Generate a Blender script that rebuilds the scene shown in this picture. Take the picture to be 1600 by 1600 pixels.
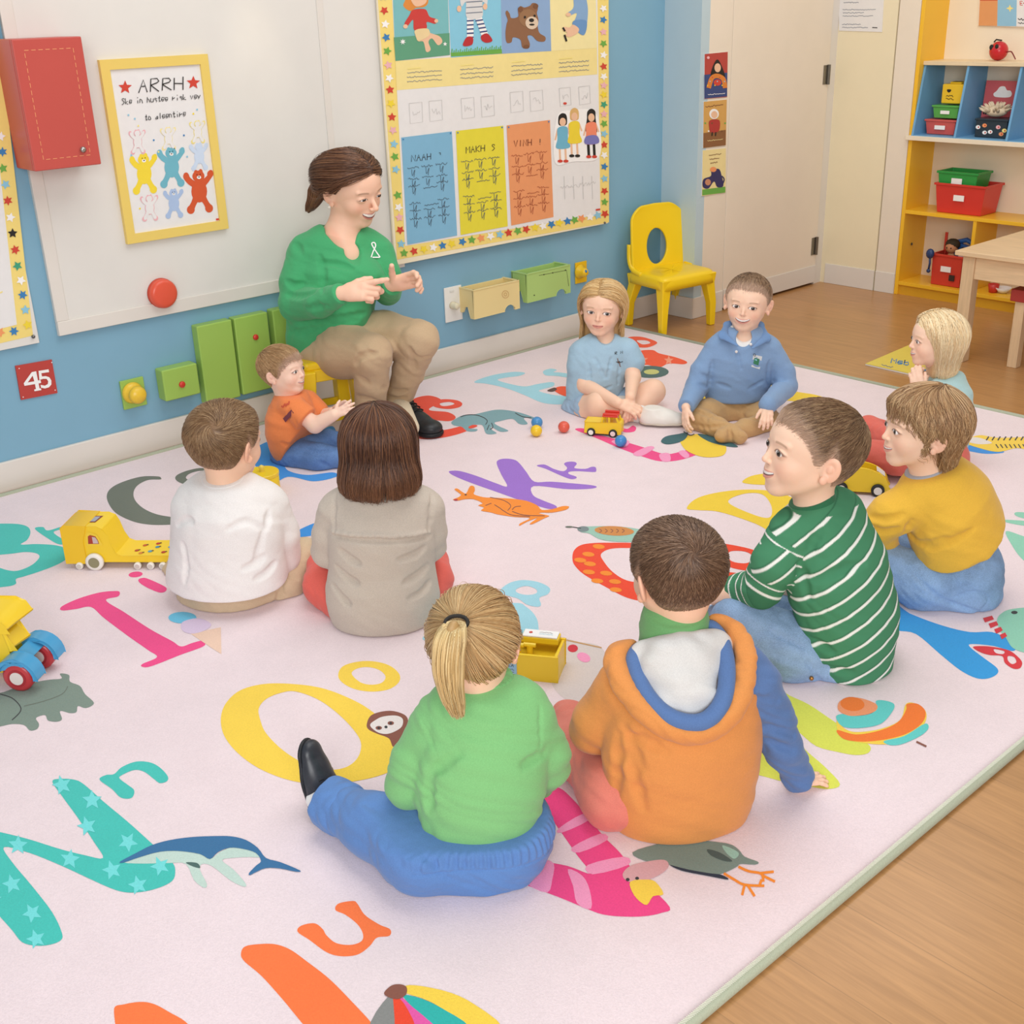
import bpy, math, random
import numpy as np
from mathutils import Vector, Matrix
from mathutils.geometry import tessellate_polygon
random.seed(7); rng = np.random.default_rng(7)
for o in list(bpy.data.objects): bpy.data.objects.remove(o)
SC = bpy.context.scene; COL = SC.collection

# ---------------------------------------------------------------- camera
CH = 1.6; FPX = 1864.61; YAW, PITCH, ROLL = 0.84675344, 0.40459995, -0.03202811
_f = np.array([-math.sin(YAW)*math.cos(PITCH), math.cos(YAW)*math.cos(PITCH), -math.sin(PITCH)])
_r0 = np.array([math.cos(YAW), math.sin(YAW), 0.0]); _u0 = np.cross(_r0, _f)
_r = _r0*math.cos(ROLL)+_u0*math.sin(ROLL); _u = -_r0*math.sin(ROLL)+_u0*math.cos(ROLL)
FH = np.array([_f[0], _f[1], 0.0]); FH /= np.linalg.norm(FH)
RH = np.array([FH[1], -FH[0], 0.0]); CAM = np.array([0, 0, CH])
cd = bpy.data.cameras.new('camera'); cam = bpy.data.objects.new('camera', cd); COL.objects.link(cam)
cam.matrix_world = Matrix([[_r[i], _u[i], -_f[i], CAM[i]] for i in range(3)]+[[0, 0, 0, 1]])
cd.sensor_width = 36; cd.lens = FPX/1600*36; cd.clip_end = 60
SC.camera = cam
# ---------------------------------------------------------------- world, lights, exposure
SC.view_settings.view_transform = 'Standard'; SC.view_settings.look = 'None'
SC.view_settings.exposure = -0.03; SC.view_settings.gamma = 1.0
W = bpy.data.worlds.new('world'); SC.world = W; W.use_nodes = True
W.node_tree.nodes['Background'].inputs[0].default_value = (1.0, 0.985, 0.97, 1)
W.node_tree.nodes['Background'].inputs[1].default_value = 0.40
def area(name, loc, tgt, size, power, col=(1, 1, 1), sy=None):
    l = bpy.data.lights.new(name, 'AREA'); l.energy = power; l.color = col; l.shape = 'RECTANGLE'
    l.size = size; l.size_y = sy or size
    o = bpy.data.objects.new(name, l); COL.objects.link(o); o.location = loc
    o.rotation_euler = (Vector(tgt)-Vector(loc)).to_track_quat('-Z', 'Y').to_euler()
    return o
area('ceiling_light_panel', (-2.2, 2.2, 3.3), (-2.2, 2.2, 0), 2.4, 58, (1, 0.99, 0.97))
area('front_fill_light', (1.6, -1.2, 2.2), (-2.2, 2.4, 0.4), 2.4, 165, (1, 1, 1))  # frontal fill added behind the camera to brighten upright surfaces
area('ceiling_light_panel', (-2.6, 4.9, 3.1), (-2.9, 5.2, 0), 1.4, 26, (1, 0.93, 0.82))
sp = bpy.data.lights.new('wall_washer', 'SPOT'); sp.energy = 2.2; sp.color = (1, 0.82, 0.5); sp.spot_size = 0.6; sp.spot_blend = 1.0; sp.shadow_soft_size = .05
so = bpy.data.objects.new('wall_washer', sp); COL.objects.link(so)

# ---------------------------------------------------------------- picking points of the room
def ray(px, py): return _f+_r*(px-800)/FPX-_u*(py-800)/FPX
def fl(px, py, z=0.0):
    d = ray(px, py); return CAM+d*((z-CH)/d[2])
def onx(px, py, X):
    d = ray(px, py); return CAM+d*(X/d[0])
def ony(px, py, Y):
    d = ray(px, py); return CAM+d*(Y/d[1])
def at(px, py, base, off=0.0):
    d = ray(px, py); return CAM+d*((((np.array(base)-CAM)@FH)+off)/(d@FH))
def nrm(v):
    v = np.array(v, float); return v/np.linalg.norm(v)

# ---------------------------------------------------------------- materials
def lin(c):
    if isinstance(c, str): c = [int(c[i:i+2], 16)/255 for i in (0, 2, 4)]
    return [x/12.92 if x <= .04045 else ((x+.055)/1.055)**2.4 for x in c]
MATS = {}
def mat(hexc, rough=.6, kind='plain', spec=.4, **k):
    key = (hexc, rough, kind, spec, tuple(sorted(k.items())))
    if key in MATS: return MATS[key]
    m = bpy.data.materials.new(k.get('name', kind+'_'+hexc)); m.use_nodes = True; MATS[key] = m
    N, Lk = m.node_tree.nodes, m.node_tree.links; b = N['Principled BSDF']
    b.inputs['Roughness'].default_value = rough; b.inputs['Specular IOR Level'].default_value = spec
    c = (*lin(hexc), 1); b.inputs['Base Color'].default_value = c
    def noise(scale, detail=2, rough_=.5, vec=None, stretch=None):
        t = N.new('ShaderNodeTexNoise'); t.inputs['Scale'].default_value = scale; t.inputs['Detail'].default_value = detail
        t.inputs['Roughness'].default_value = rough_
        tc = N.new('ShaderNodeTexCoord'); mp = N.new('ShaderNodeMapping'); mp.inputs['Scale'].default_value = stretch or (1, 1, 1)
        Lk.new(tc.outputs['Object'], mp.inputs[0]); Lk.new(mp.outputs[0], t.inputs[0]); return t
    def bump(t, s, d=.01):
        bp = N.new('ShaderNodeBump'); bp.inputs['Strength'].default_value = s; bp.inputs['Distance'].default_value = d
        Lk.new(t.outputs[0], bp.inputs['Height']); Lk.new(bp.outputs[0], b.inputs['Normal']); return bp
    def mixcol(fac, c1, c2, lo=.3, hi=.7):
        r = N.new('ShaderNodeValToRGB'); r.color_ramp.elements[0].position = lo; r.color_ramp.elements[1].position = hi
        r.color_ramp.elements[0].color = c1; r.color_ramp.elements[1].color = c2; Lk.new(fac.outputs[0], r.inputs[0])
        Lk.new(r.outputs[0], b.inputs['Base Color']); return r
    def dk(s): return (*[min(1, x*s) for x in c[:3]], 1)
    if kind == 'pile':      # rug pile: fine fuzz
        t = noise(260, 3, .7); t2 = noise(9, 3, .6, stretch=(1, 1, 1)); bump(t, .35, .003)
        mx = N.new('ShaderNodeMath'); mx.operation = 'MULTIPLY_ADD'; Lk.new(t.outputs[0], mx.inputs[0]); mx.inputs[1].default_value = .75
        ad = N.new('ShaderNodeMath'); ad.operation = 'MULTIPLY'; Lk.new(t2.outputs[0], ad.inputs[0]); ad.inputs[1].default_value = .25
        Lk.new(ad.outputs[0], mx.inputs[2]); mixcol(mx, dk(.93), dk(1.05), .35, .65)
        b.inputs['Sheen Weight'].default_value = .2
    elif kind == 'fabric':
        t = noise(k.get('fold', 7), 3, .55, stretch=k.get('st', (1, 1, 1.6))); bp = bump(t, k.get('fs', .35), .02)
        t2 = noise(420, 2, .6); b2 = N.new('ShaderNodeBump'); b2.inputs['Strength'].default_value = .25; b2.inputs['Distance'].default_value = .002
        Lk.new(t2.outputs[0], b2.inputs['Height']); Lk.new(bp.outputs[0], b2.inputs['Normal']); Lk.new(b2.outputs[0], b.inputs['Normal'])
        mixcol(t2, dk(k.get('dark', .93)), dk(1.05)); b.inputs['Sheen Weight'].default_value = .15
    elif kind == 'jeans':
        t = noise(9, 4, .65); t2 = noise(300, 2, .8, stretch=(1, 1, 2.4)); bump(t, .35, .015)
        mx = N.new('ShaderNodeMath'); mx.operation = 'MULTIPLY_ADD'; Lk.new(t2.outputs[0], mx.inputs[0]); mx.inputs[1].default_value = .5
        ad = N.new('ShaderNodeMath'); ad.operation = 'MULTIPLY'; Lk.new(t.outputs[0], ad.inputs[0]); ad.inputs[1].default_value = .5
        Lk.new(ad.outputs[0], mx.inputs[2]); mixcol(mx, dk(.68), dk(1.28), .35, .62)
    elif kind == 'attr':    # colour from the mesh's own colour attribute (skin tones, hair)
        a = N.new('ShaderNodeAttribute'); a.attribute_name = 'Col'; t = noise(60, 3, .5); 
        Lk.new(a.outputs['Color'], b.inputs['Base Color'])
        if k.get('skin'):
            b.inputs['Subsurface Weight'].default_value = .12; b.inputs['Subsurface Radius'].default_value = (.012, .005, .003)
            b.inputs['Subsurface Scale'].default_value = .6; bump(t, .05, .002)
    elif kind == 'stripes':   # knitted stripes around the body, follows the 'stripe' attribute
        a = N.new('ShaderNodeAttribute'); a.attribute_name = 'Col'; Lk.new(a.outputs['Color'], b.inputs['Base Color'])
        t = noise(7, 3, .55, stretch=(1, 1, 1.6)); bump(t, .35, .02)
    elif kind == 'plankwood':
        tc = N.new('ShaderNodeTexCoord'); mp = N.new('ShaderNodeMapping'); Lk.new(tc.outputs['Object'], mp.inputs[0])
        mp.inputs['Rotation'].default_value = (0, 0, k.get('rot', 0))
        br = N.new('ShaderNodeTexBrick'); br.inputs['Scale'].default_value = 1; br.inputs['Brick Width'].default_value = 1.3; br.inputs['Row Height'].default_value = .19
        br.inputs['Mortar Size'].default_value = .0012; br.inputs['Color1'].default_value = dk(.95); br.inputs['Color2'].default_value = dk(1.05); br.inputs['Mortar'].default_value = dk(.8)
        Lk.new(mp.outputs[0], br.inputs[0])
        mp2 = N.new('ShaderNodeMapping'); mp2.inputs['Scale'].default_value = (1.5, 22, 1); Lk.new(mp.outputs[0], mp2.inputs[0])
        t = N.new('ShaderNodeTexNoise'); t.inputs['Scale'].default_value = 3; t.inputs['Detail'].default_value = 6; t.inputs['Roughness'].default_value = .62; t.inputs['Distortion'].default_value = .6
        Lk.new(mp2.outputs[0], t.inputs[0])
        r = N.new('ShaderNodeValToRGB'); r.color_ramp.elements[0].position = .3; r.color_ramp.elements[1].position = .7
        r.color_ramp.elements[0].color = (.80, .76, .72, 1); r.color_ramp.elements[1].color = (1.08, 1.06, 1.05, 1); Lk.new(t.outputs[0], r.inputs[0])
        mx = N.new('ShaderNodeMixRGB'); mx.blend_type = 'MULTIPLY'; mx.inputs[0].default_value = 1
        Lk.new(br.outputs[0], mx.inputs[1]); Lk.new(r.outputs[0], mx.inputs[2]); Lk.new(mx.outputs[0], b.inputs['Base Color'])
        bp = N.new('ShaderNodeBump'); bp.inputs['Strength'].default_value = .05; Lk.new(t.outputs[0], bp.inputs['Height']); Lk.new(bp.outputs[0], b.inputs['Normal'])
    elif kind == 'grain':   # furniture wood
        t = noise(6, 5, .6, stretch=k.get('st', (14, 1, 14))); mixcol(t, dk(.86), dk(1.06), .3, .7); bump(t, .06, .003)
    elif kind == 'wall':
        t = noise(3, 4, .6); mixcol(t, dk(.97), dk(1.02), .3, .7); t2 = noise(160, 3, .6); bump(t2, .04, .002)
    elif kind == 'plastic':
        b.inputs['Coat Weight'].default_value = .15; b.inputs['Coat Roughness'].default_value = .2
        t = noise(4, 2); mixcol(t, dk(.98), dk(1.02))
    elif kind == 'metal':
        b.inputs['Metallic'].default_value = .9; t = noise(40, 2); mixcol(t, dk(.9), dk(1.05))
    elif kind == 'leather':
        t = noise(90, 3, .6); bump(t, .05, .002); mixcol(t, dk(.9), dk(1.2))
    else:
        t = noise(30, 2); mixcol(t, dk(.985), dk(1.015))
    return m

# ---------------------------------------------------------------- mesh helpers
def tag(o, label=None, cat=None, group=None, kind=None):
    if label: o['label'] = label
    if cat: o['category'] = cat
    if group: o['group'] = group
    if kind: o['kind'] = kind
    return o
def thing(name, label, cat, loc=(0, 0, 0), rz=0.0, group=None):
    o = bpy.data.objects.new(name, None); COL.objects.link(o); o.empty_display_size = .05
    o.location = tuple(float(x) for x in loc); o.rotation_euler = (0, 0, rz); return tag(o, label, cat, group)
def root_inv(o):
    M = Matrix.Identity(4)
    ch = []
    while o: ch.append(o); o = o.parent
    for q in reversed(ch): M = M @ (Matrix.Translation(q.location) @ q.rotation_euler.to_matrix().to_4x4())
    return M.inverted()
def link_mesh(name, V, F, mats, idx=None, parent=None, smooth=False, world=True, label=None, cat=None, group=None, kind=None, bevel=0, seg=2, cols=None, sub=0):
    V = np.asarray(V, float).reshape(-1, 3)
    if parent is not None and world:
        M = np.array(root_inv(parent)); V = V @ M[:3, :3].T+M[:3, 3]
    org = None
    if parent is None and world and len(V):
        org = np.array([(V[:, 0].min()+V[:, 0].max())/2, (V[:, 1].min()+V[:, 1].max())/2, V[:, 2].min()]); V = V-org
    me = bpy.data.meshes.new(name)
    if isinstance(F, np.ndarray):
        n, k = F.shape; me.vertices.add(len(V)); me.vertices.foreach_set('co', V.astype(np.float32).ravel())
        me.loops.add(n*k); me.loops.foreach_set('vertex_index', F.astype(np.int32).ravel())
        me.polygons.add(n); me.polygons.foreach_set('loop_start', np.arange(0, n*k, k, dtype=np.int32)); me.polygons.foreach_set('loop_total', np.full(n, k, np.int32))
    else:
        me.from_pydata([tuple(v) for v in V], [], [tuple(f) for f in F])
    for m in (mats if isinstance(mats, (list, tuple)) else [mats]): me.materials.append(m)
    if idx is not None: me.polygons.foreach_set('material_index', np.asarray(idx, np.int32))
    me.update(calc_edges=True); me.validate()
    if smooth is True: me.polygons.foreach_set('use_smooth', np.ones(len(me.polygons), bool))
    elif smooth: me.shade_smooth() if False else me.polygons.foreach_set('use_smooth', np.ones(len(me.polygons), bool)); 
    if cols is not None:
        a = me.color_attributes.new('Col', 'FLOAT_COLOR', 'POINT'); c4 = np.ones((len(V), 4), np.float32); c4[:, :3] = cols
        a.data.foreach_set('color', c4.ravel())
    o = bpy.data.objects.new(name, me); COL.objects.link(o)
    if parent is not None: o.parent = parent
    if org is not None: o.location = org
    if bevel:
        b = o.modifiers.new('bevel', 'BEVEL'); b.width = bevel; b.segments = seg; b.limit_method = 'ANGLE'; b.angle_limit = .7
        me.polygons.foreach_set('use_smooth', np.ones(len(me.polygons), bool)); b.harden_normals = True
    if sub:
        s = o.modifiers.new('sub', 'SUBSURF'); s.levels = s.render_levels = sub
        me.polygons.foreach_set('use_smooth', np.ones(len(me.polygons), bool))
    return tag(o, label, cat, group, kind)

class MB:
    def __init__(s): s.V = []; s.F = []; s.I = []; s.m = 0
    def add(s, V, F, m=None):
        n = len(s.V); s.V += [tuple(map(float, v)) for v in V]; s.F += [tuple(i+n for i in f) for f in F]; s.I += [s.m if m is None else m]*len(F); return s
    def box(s, c, d, rz=0, R=None, m=None, taper=1.0):
        V = []
        for z in (-.5, .5):
            k = taper if z > 0 else 1
            for x, y in ((-.5, -.5), (.5, -.5), (.5, .5), (-.5, .5)): V.append((x*d[0]*k, y*d[1]*k, z*d[2]))
        V = np.array(V)
        if rz: V = V @ np.array(Matrix.Rotation(rz, 3, 'Z')).T
        if R is not None: V = V @ np.array(R).T
        return s.add(V+np.array(c), [(0, 3, 2, 1), (4, 5, 6, 7), (0, 1, 5, 4), (1, 2, 6, 5), (2, 3, 7, 6), (3, 0, 4, 7)], m)
    def tube(s, pts, r, n=10, cap=True, m=None, sx=1.0):
        pts = [np.array(p, float) for p in pts]; rs = r if isinstance(r, (list, tuple)) else [r]*len(pts)
        V = []; a = None
        for i, p in enumerate(pts):
            t = nrm(pts[min(i+1, len(pts)-1)]-pts[max(i-1, 0)])
            if a is None: a = nrm(np.cross(t, [0, 0, 1] if abs(t[2]) < .9 else [1, 0, 0]))
            a = nrm(a-t*(a@t)); b = np.cross(t, a)
            for k in range(n): V.append(p+rs[i]*(a*math.cos(2*math.pi*k/n)*sx+b*math.sin(2*math.pi*k/n)))
        F = [(i*n+k, i*n+(k+1) % n, (i+1)*n+(k+1) % n, (i+1)*n+k) for i in range(len(pts)-1) for k in range(n)]
        if cap: F += [tuple(reversed(range(n))), tuple(range((len(pts)-1)*n, len(pts)*n))]
        return s.add(V, F, m)
    def lathe(s, c, prof, n=24, ax=(0, 0, 1), m=None):
        ax = nrm(ax); a = nrm(np.cross(ax, [1, 0, 0] if abs(ax[0]) < .9 else [0, 1, 0])); b = np.cross(ax, a); c = np.array(c, float); V = []
        for r, h in prof:
            for k in range(n): V.append(c+ax*h+max(r, 1e-4)*(a*math.cos(2*math.pi*k/n)+b*math.sin(2*math.pi*k/n)))
        F = [(i*n+k, i*n+(k+1) % n, (i+1)*n+(k+1) % n, (i+1)*n+k) for i in range(len(prof)-1) for k in range(n)]
        F += [tuple(reversed(range(n))), tuple(range((len(prof)-1)*n, len(prof)*n))]
        return s.add(V, F, m)
    def ball(s, c, r, n=16, m=None, R=None):
        r = (r, r, r) if not isinstance(r, (tuple, list)) else r; V = []; F = []; h = n//2
        for i in range(1, h):
            th = math.pi*i/h
            for k in range(n): V.append((r[0]*math.sin(th)*math.cos(2*math.pi*k/n), r[1]*math.sin(th)*math.sin(2*math.pi*k/n), r[2]*math.cos(th)))
        V += [(0, 0, r[2]), (0, 0, -r[2])]
        for i in range(h-2):
            for k in range(n): F.append((i*n+k, (i+1)*n+k, (i+1)*n+(k+1) % n, i*n+(k+1) % n))
        t = len(V)-2
        for k in range(n): F.append((t, k, (k+1) % n)); F.append((t+1, (h-2)*n+(k+1) % n, (h-2)*n+k))
        V = np.array(V)
        if R is not None: V = V @ np.array(R).T
        return s.add(V+np.array(c), F, m)
    def prism(s, loop, vec, m=None, holes=()):
        """extrude a (possibly concave) 3D loop by vec"""
        loops = [[np.array(p, float) for p in l] for l in (loop, *holes)]; vec = np.array(vec, float)
        tri = tessellate_polygon([[Vector(p) for p in l] for l in loops]); flat = [p for l in loops for p in l]; n = len(flat)
        F = [tuple(t) for t in tri]+[tuple(i+n for i in reversed(t)) for t in tri]; o = 0
        for l in loops:
            k = len(l); F += [(o+i, o+(i+1) % k, o+(i+1) % k+n, o+i+n) for i in range(k)]; o += k
        s.add(flat+[p+vec for p in flat], F, m); return s
    def go(s, name, mats, parent=None, **k): return link_mesh(name, s.V, s.F, mats, s.I, parent, **k)

def spl(pts, n=6, closed=True):
    """Catmull-Rom through the points; a repeated point makes a corner"""
    P = [np.array(p, float) for p in pts]; N = len(P); out = []
    for i in range(N if closed else N-1):
        g = (lambda j: P[j % N]) if closed else (lambda j: P[min(max(j, 0), N-1)])
        a, b, c, d = g(i-1), g(i), g(i+1), g(i+2)
        if np.allclose(b, c): continue
        for k in range(n):
            t = k/n; out.append(.5*((2*b)+(c-a)*t+(2*a-5*b+4*c-d)*t*t+(3*b-a-3*c+d)*t**3))
    if not closed: out.append(P[-1])
    return out
class Flat:
    """printed shapes lying in one surface: to3(u,v,h) -> point, h = height above the surface"""
    def __init__(s, to3): s.to3 = to3; s.mb = MB(); s.mats = []; s.lay = 0
    def mi(s, m):
        if m not in s.mats: s.mats.append(m)
        return s.mats.index(m)
    def poly(s, pts, m, lay=1, smooth=True, holes=(), n=6):
        L = [spl(l, n) if smooth else [np.array(p, float) for p in l] for l in (pts, *holes)]
        s.k = getattr(s, 'k', 0)+1; lay = lay+.075*(s.k % 12)
        L3 = [[Vector(s.to3(p[0], p[1], lay)) for p in l] for l in L]
        tri = tessellate_polygon(L3); s.mb.add([p for l in L3 for p in l], [tuple(t) for t in tri], s.mi(m)); return s
    def line(s, pts, w, m, lay=2, smooth=True, n=5):
        P = spl(pts, n, False) if smooth and len(pts) > 2 else [np.array(p, float) for p in pts]
        V = []; s.k = getattr(s, 'k', 0)+1; lay = lay+.075*(s.k % 12)
        for i, p in enumerate(P):
            t = P[min(i+1, len(P)-1)]-P[max(i-1, 0)]; L = np.hypot(*t) or 1; nn = np.array([-t[1], t[0]])/L*w/2
            V += [s.to3(*(p+nn), lay), s.to3(*(p-nn), lay)]
        s.mb.add(V, [(2*i, 2*i+1, 2*i+3, 2*i+2) for i in range(len(P)-1)], s.mi(m)); return s
    def ell(s, c, rx, ry, m, lay=2, rot=0, n=20, hole=0):
        L = lambda k: [(c[0]+k*(rx*math.cos(a)*math.cos(rot)-ry*math.sin(a)*math.sin(rot)), c[1]+k*(rx*math.cos(a)*math.sin(rot)+ry*math.sin(a)*math.cos(rot))) for a in [2*math.pi*i/n for i in range(n)]]
        return s.poly(L(1), m, lay, False, holes=[L(hole)] if hole else ())
    def star(s, c, r, m, lay=2, rot=0, k=.45, n=5):
        return s.poly([(c[0]+(r if i % 2 == 0 else r*k)*math.sin(rot+math.pi*i/n), c[1]-(r if i % 2 == 0 else r*k)*math.cos(rot+math.pi*i/n)) for i in range(2*n)], m, lay, False)
# ================================================================ room shell
XW, XP, YB = -4.288, -4.05, 6.11
st = dict(kind='structure')
M_blue = mat('80adc5', .55, 'wall'); M_cream = mat('e8dccb', .5, 'wall'); M_white = mat('e0ddd7', .45, 'wall'); M_trim = mat('e0dad2', .4, 'wall')
M_yel = mat('f5cf1c', .3, 'plastic'); M_shelf = mat('f2bd2e', .35, 'plastic'); M_line = mat('7d6f62', .8)
def sbox(name, x0, x1, y0, y1, z0, z1, m, parent=None, bevel=0, **k):
    return MB().box(((x0+x1)/2, (y0+y1)/2, (z0+z1)/2), (abs(x1-x0), abs(y1-y0), abs(z1-z0))).go(name, [m], parent, bevel=bevel, **k)
sbox('floor', -4.6, 2.5, -2.0, 6.8, -.06, 0, mat('b98a58', .28, 'plankwood', .5, rot=.0), **st)
sbox('wall_left', XW-.12, XW, -2.0, 4.92, 0, 3.2, M_blue, **st)
sbox('wall_pillar', XW-.12, XP, 4.92, 4.985, 0, 3.2, mat('b9cdd6', .5, 'wall'), **st)
sbox('wall_poster_side', XP-.12, XP, 4.985, 5.165, 0, 3.2, M_cream, **st)
sbox('wall_behind_door', XP-.2, XP-.08, 5.165, 6.4, 0, 3.2, M_cream, **st)
d1 = sbox('door_1', XP-.045, XP-.001, 5.171, 6.035, 0.012, 3.0, M_cream, bevel=.003, **st)
sbox('trim_1', XP-.05, XP-.01, 6.04, YB+.03, 0, 3.2, M_trim, **st)
sbox('wall_back', -4.2, -3.70, YB, YB+.12, 0, 3.2, mat('ece0c0', .5, 'wall'), **st)
sbox('wall_back_strip', -3.692, -3.568, YB, YB+.12, 0, 3.2, M_cream, **st)
sbox('wall_back_niche', -3.70, 2.5, YB+.26, YB+.38, 0, 3.2, M_cream, **st)
sbox('baseboard_left', XW, XW+.016, -2.0, 4.92, 0, .113, M_trim, bevel=.004, **st)
sbox('baseboard_pillar', XW, XP+.006, 4.906, 4.92, 0, .113, M_trim, bevel=.003, **st)
sbox('baseboard_corner', XP, XP+.006, 4.906, 5.166, 0, .113, M_trim, bevel=.003, **st)
sbox('baseboard_door', XP, XP+.005, 5.174, 6.03, .014, .115, M_trim, d1, bevel=.002)
sbox('baseboard_back', -4.03, -3.70, YB-.006, YB, 0, .115, M_trim, bevel=.002, **st)
sbox('baseboard_strip', -3.692, -3.57, YB-.006, YB, 0, .115, M_trim, bevel=.002, **st)
for z in (1.172, .228):
    h = MB().tube([(XP+.008, 6.0+.022, z-.052), (XP+.008, 6.0+.022, z+.052)], .009, 10); h.box((XP+.001, 6.0, z), (.004, .036, .1))
    h.go('hinge', [mat('8a857c', .35, 'metal')], d1, label='worn steel hinge')
# white panel on the blue wall
wp = thing('wall_panel', 'large off-white wall panel on the blue wall behind the seated woman', 'wall panel', (XW, 1.9, .52))
pz = onx(90, 526, XW); pr = onx(612, 418, XW); y0 = pz[1]; z0 = (pz[2]+pr[2])/2
sbox('panel_board', XW+.001, XW+.014, y0, 3.19, z0, 2.6, M_white, wp)
sbox('bottom_rail', XW+.014, XW+.022, y0, 3.16, z0, z0+.052, M_trim, wp, bevel=.003)
sbox('side_rail', XW+.014, XW+.019, y0, y0+.045, z0+.052, 2.6, M_trim, wp, bevel=.002)
ys = onx(490, 0, XW)[1]
sbox('joint_strip', XW+.014, XW+.018, ys, ys+.03, z0+.052, 2.6, M_trim, wp, bevel=.0015)
XPn = XW+.018
so.location = (XPn+.30, onx(400, 60, XW)[1], onx(400, 40, XW)[2]+.42); so.rotation_euler = (Vector(onx(400, 110, XW))-Vector(so.location)).to_track_quat('-Z', 'Y').to_euler()

# ---------------------------------------------------------------- stroke lettering
FONT = dict(A='002640 1333', R='00065646340 3040', H='0006 4046 0343', M='0006234640', N='00064046', K='0006 460340', V='062046', I='2026', S='453616051433421000', W='0610233046',
  E='46060040 0333', O='1636453310011516', B='00063645043 0434421200', C='4536160501103041', a='4110011333 4340', b='0006 0233414010', c='4333021030', d='4640 4333021030', e='0242433302103041', f='1014253 0333', g='4333021141 430'
  , h='0006 03143340', i='2023 2526', k='0006 330140', l='2026', n='0004 03143340', o='1003143341301', r='0004 0314334', s='43330213220110', t='2620304 0444', u='0401103040 4044', v='042044', w='0410223044', y='042 440', z='04440040', p='0004 0314331', m='0004 0314233 2034', x='0440 0044', q='4440 4333021141', S_='')
FONT['!'] = '2622 2120'; FONT['4'] = '30360242'; FONT['5'] = '46060333421000'; FONT['?'] = '1636341'; FONT[','] = '2120'
FONT.update({'R': '0006364534030340', 'a': '43330110414340', 'b': '00060334413010', 'c': '433302113041', 'd': '46404333020110304', 'f': '1015263 0434', 'g': '43330213414340', 'o': '10021433413010',
  'r': '0004 0243', 's': '4314034130 10', 'y': '0421 4410', 'B': '00062635240333421000', 'p': '0004 0443410', 'e': '02424414021041', 'C': '45361605011030', 'O': '1605011030414536161', 'u': '04011040 4440', 'n': '0004 03143340', 't': '26203041 0444'})
def strokes(ch):
    for s in FONT.get(ch, '').split():
        s = s if len(s) % 2 == 0 else s[:-1]
        if len(s) >= 4: yield [(int(s[i])/4, int(s[i+1])/6) for i in range(0, len(s), 2)]
def write(F, txt, p0, p1, h, w, m, lay=3, up=(0, -1), jitter=.06, gap=.45):
    """hand lettering from p0 towards p1, letter height h (in the surface's own units)"""
    p0 = np.array(p0, float); p1 = np.array(p1, float); up = np.array(up, float); n = len(txt); step = (p1-p0)/max(n, 1); cw = step*(1-gap*.6)
    R = random.Random(txt)
    for i, ch in enumerate(txt):
        o = p0+step*i; k = 1.0
        for s in strokes(ch):
            F.line([tuple(o+cw*(x+R.uniform(-jitter, jitter))+up*h*k*(y+R.uniform(-jitter, jitter)*.6)) for x, y in s], w, m, lay, smooth=False)
def scrib(F, p0, p1, h, w, m, n=14, lay=3, seed=1):
    R = random.Random(seed); p0 = np.array(p0, float); p1 = np.array(p1, float); up = np.array([0, -1.0]); pts = []
    for i in range(n+1): pts.append(tuple(p0+(p1-p0)*(i+R.uniform(-.3, .3))/n+up*h*R.uniform(-.5, .5)))
    F.line(pts, w, m, lay, smooth=True, n=2)
INK = mat('33302e', .7); PEN = mat('7b8390', .8); PALE = mat('c9c6c4', .8)
RED = mat('cf4636', .5); TEA = mat('3f9f7a', .6); LB = mat('8cc4dc', .6); BLU = mat('3b7fb8', .6); GRN = mat('6dab4a', .6); PNK = mat('eab3b8', .6); YLW = mat('efd53c', .6); WHT = mat('f4f2f0', .6); ORG = mat('ef9a63', .6); BRN = mat('7a4f33', .7); SKN = mat('e9bd9c', .7); BLK = mat('26221f', .7); NAVY = mat('3b4a7c', .7); PURP = mat('7a78b8', .7); CRM = mat('f3e3a2', .7); PAPER = mat('e6e4e3', .6); LPNK = mat('f2dcdc', .7); LLB = mat('c9d8ec', .7); DY = mat('f0df8a', .6)
CYC = [LB, RED, WHT, BLU, GRN, PNK, WHT, RED, YLW, RED, PNK, LB, GRN, LB, GRN, WHT, PNK, RED]
def wallflat(X, step=.0007): return Flat(lambda u, v, h: onx(u, v, X)+np.array([step*h, 0, 0]))

# ---------------------------------------------------------------- framed poster
fr = thing('framed_poster', 'yellow framed white bear poster headed ARRH on the off-white panel', 'poster', onx(200, 382, XPn))
X = XPn+.014; c = [onx(*p, X) for p in ((155, 94), (325, 84), (357, 357), (200, 382))]
ya, yb, zt, zb = (c[0][1]+c[3][1])/2, (c[1][1]+c[2][1])/2, (c[0][2]+c[1][2])/2, (c[2][2]+c[3][2])/2; t = .034
mf = MB().prism([(X-.018, ya, zb), (X-.018, yb, zb), (X-.018, yb, zt), (X-.018, ya, zt)], (.018, 0, 0), holes=[[(X-.018, ya+t, zb+t), (X-.018, yb-t, zb+t), (X-.018, yb-t, zt-t), (X-.018, ya+t, zt-t)]])
mf.go('frame', [mat('e9cc6c', .4, 'plastic')], fr)
sbox('backing_sheet', X-.016, X-.008, ya+.01, yb-.01, zb+.01, zt-.01, PAPER, fr)
F = wallflat(X-.008); q = lambda l: [(x/2.909, y/2.909) for x, y in l]
F.star((568/2.909, 397/2.909), 11, RED); F.star((878/2.909, 376/2.909), 11, RED)
write(F, 'ARRH', (217, 144.5), (290, 139.5), 19.5, 1.7, INK); write(F, 'Ske in hustee risk vey', (190, 163), (314, 154), 9, 1.1, INK, jitter=.09); write(F, 'to aleentire', (226, 188), (291, 181), 8.5, 1.1, INK, jitter=.09)
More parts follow.
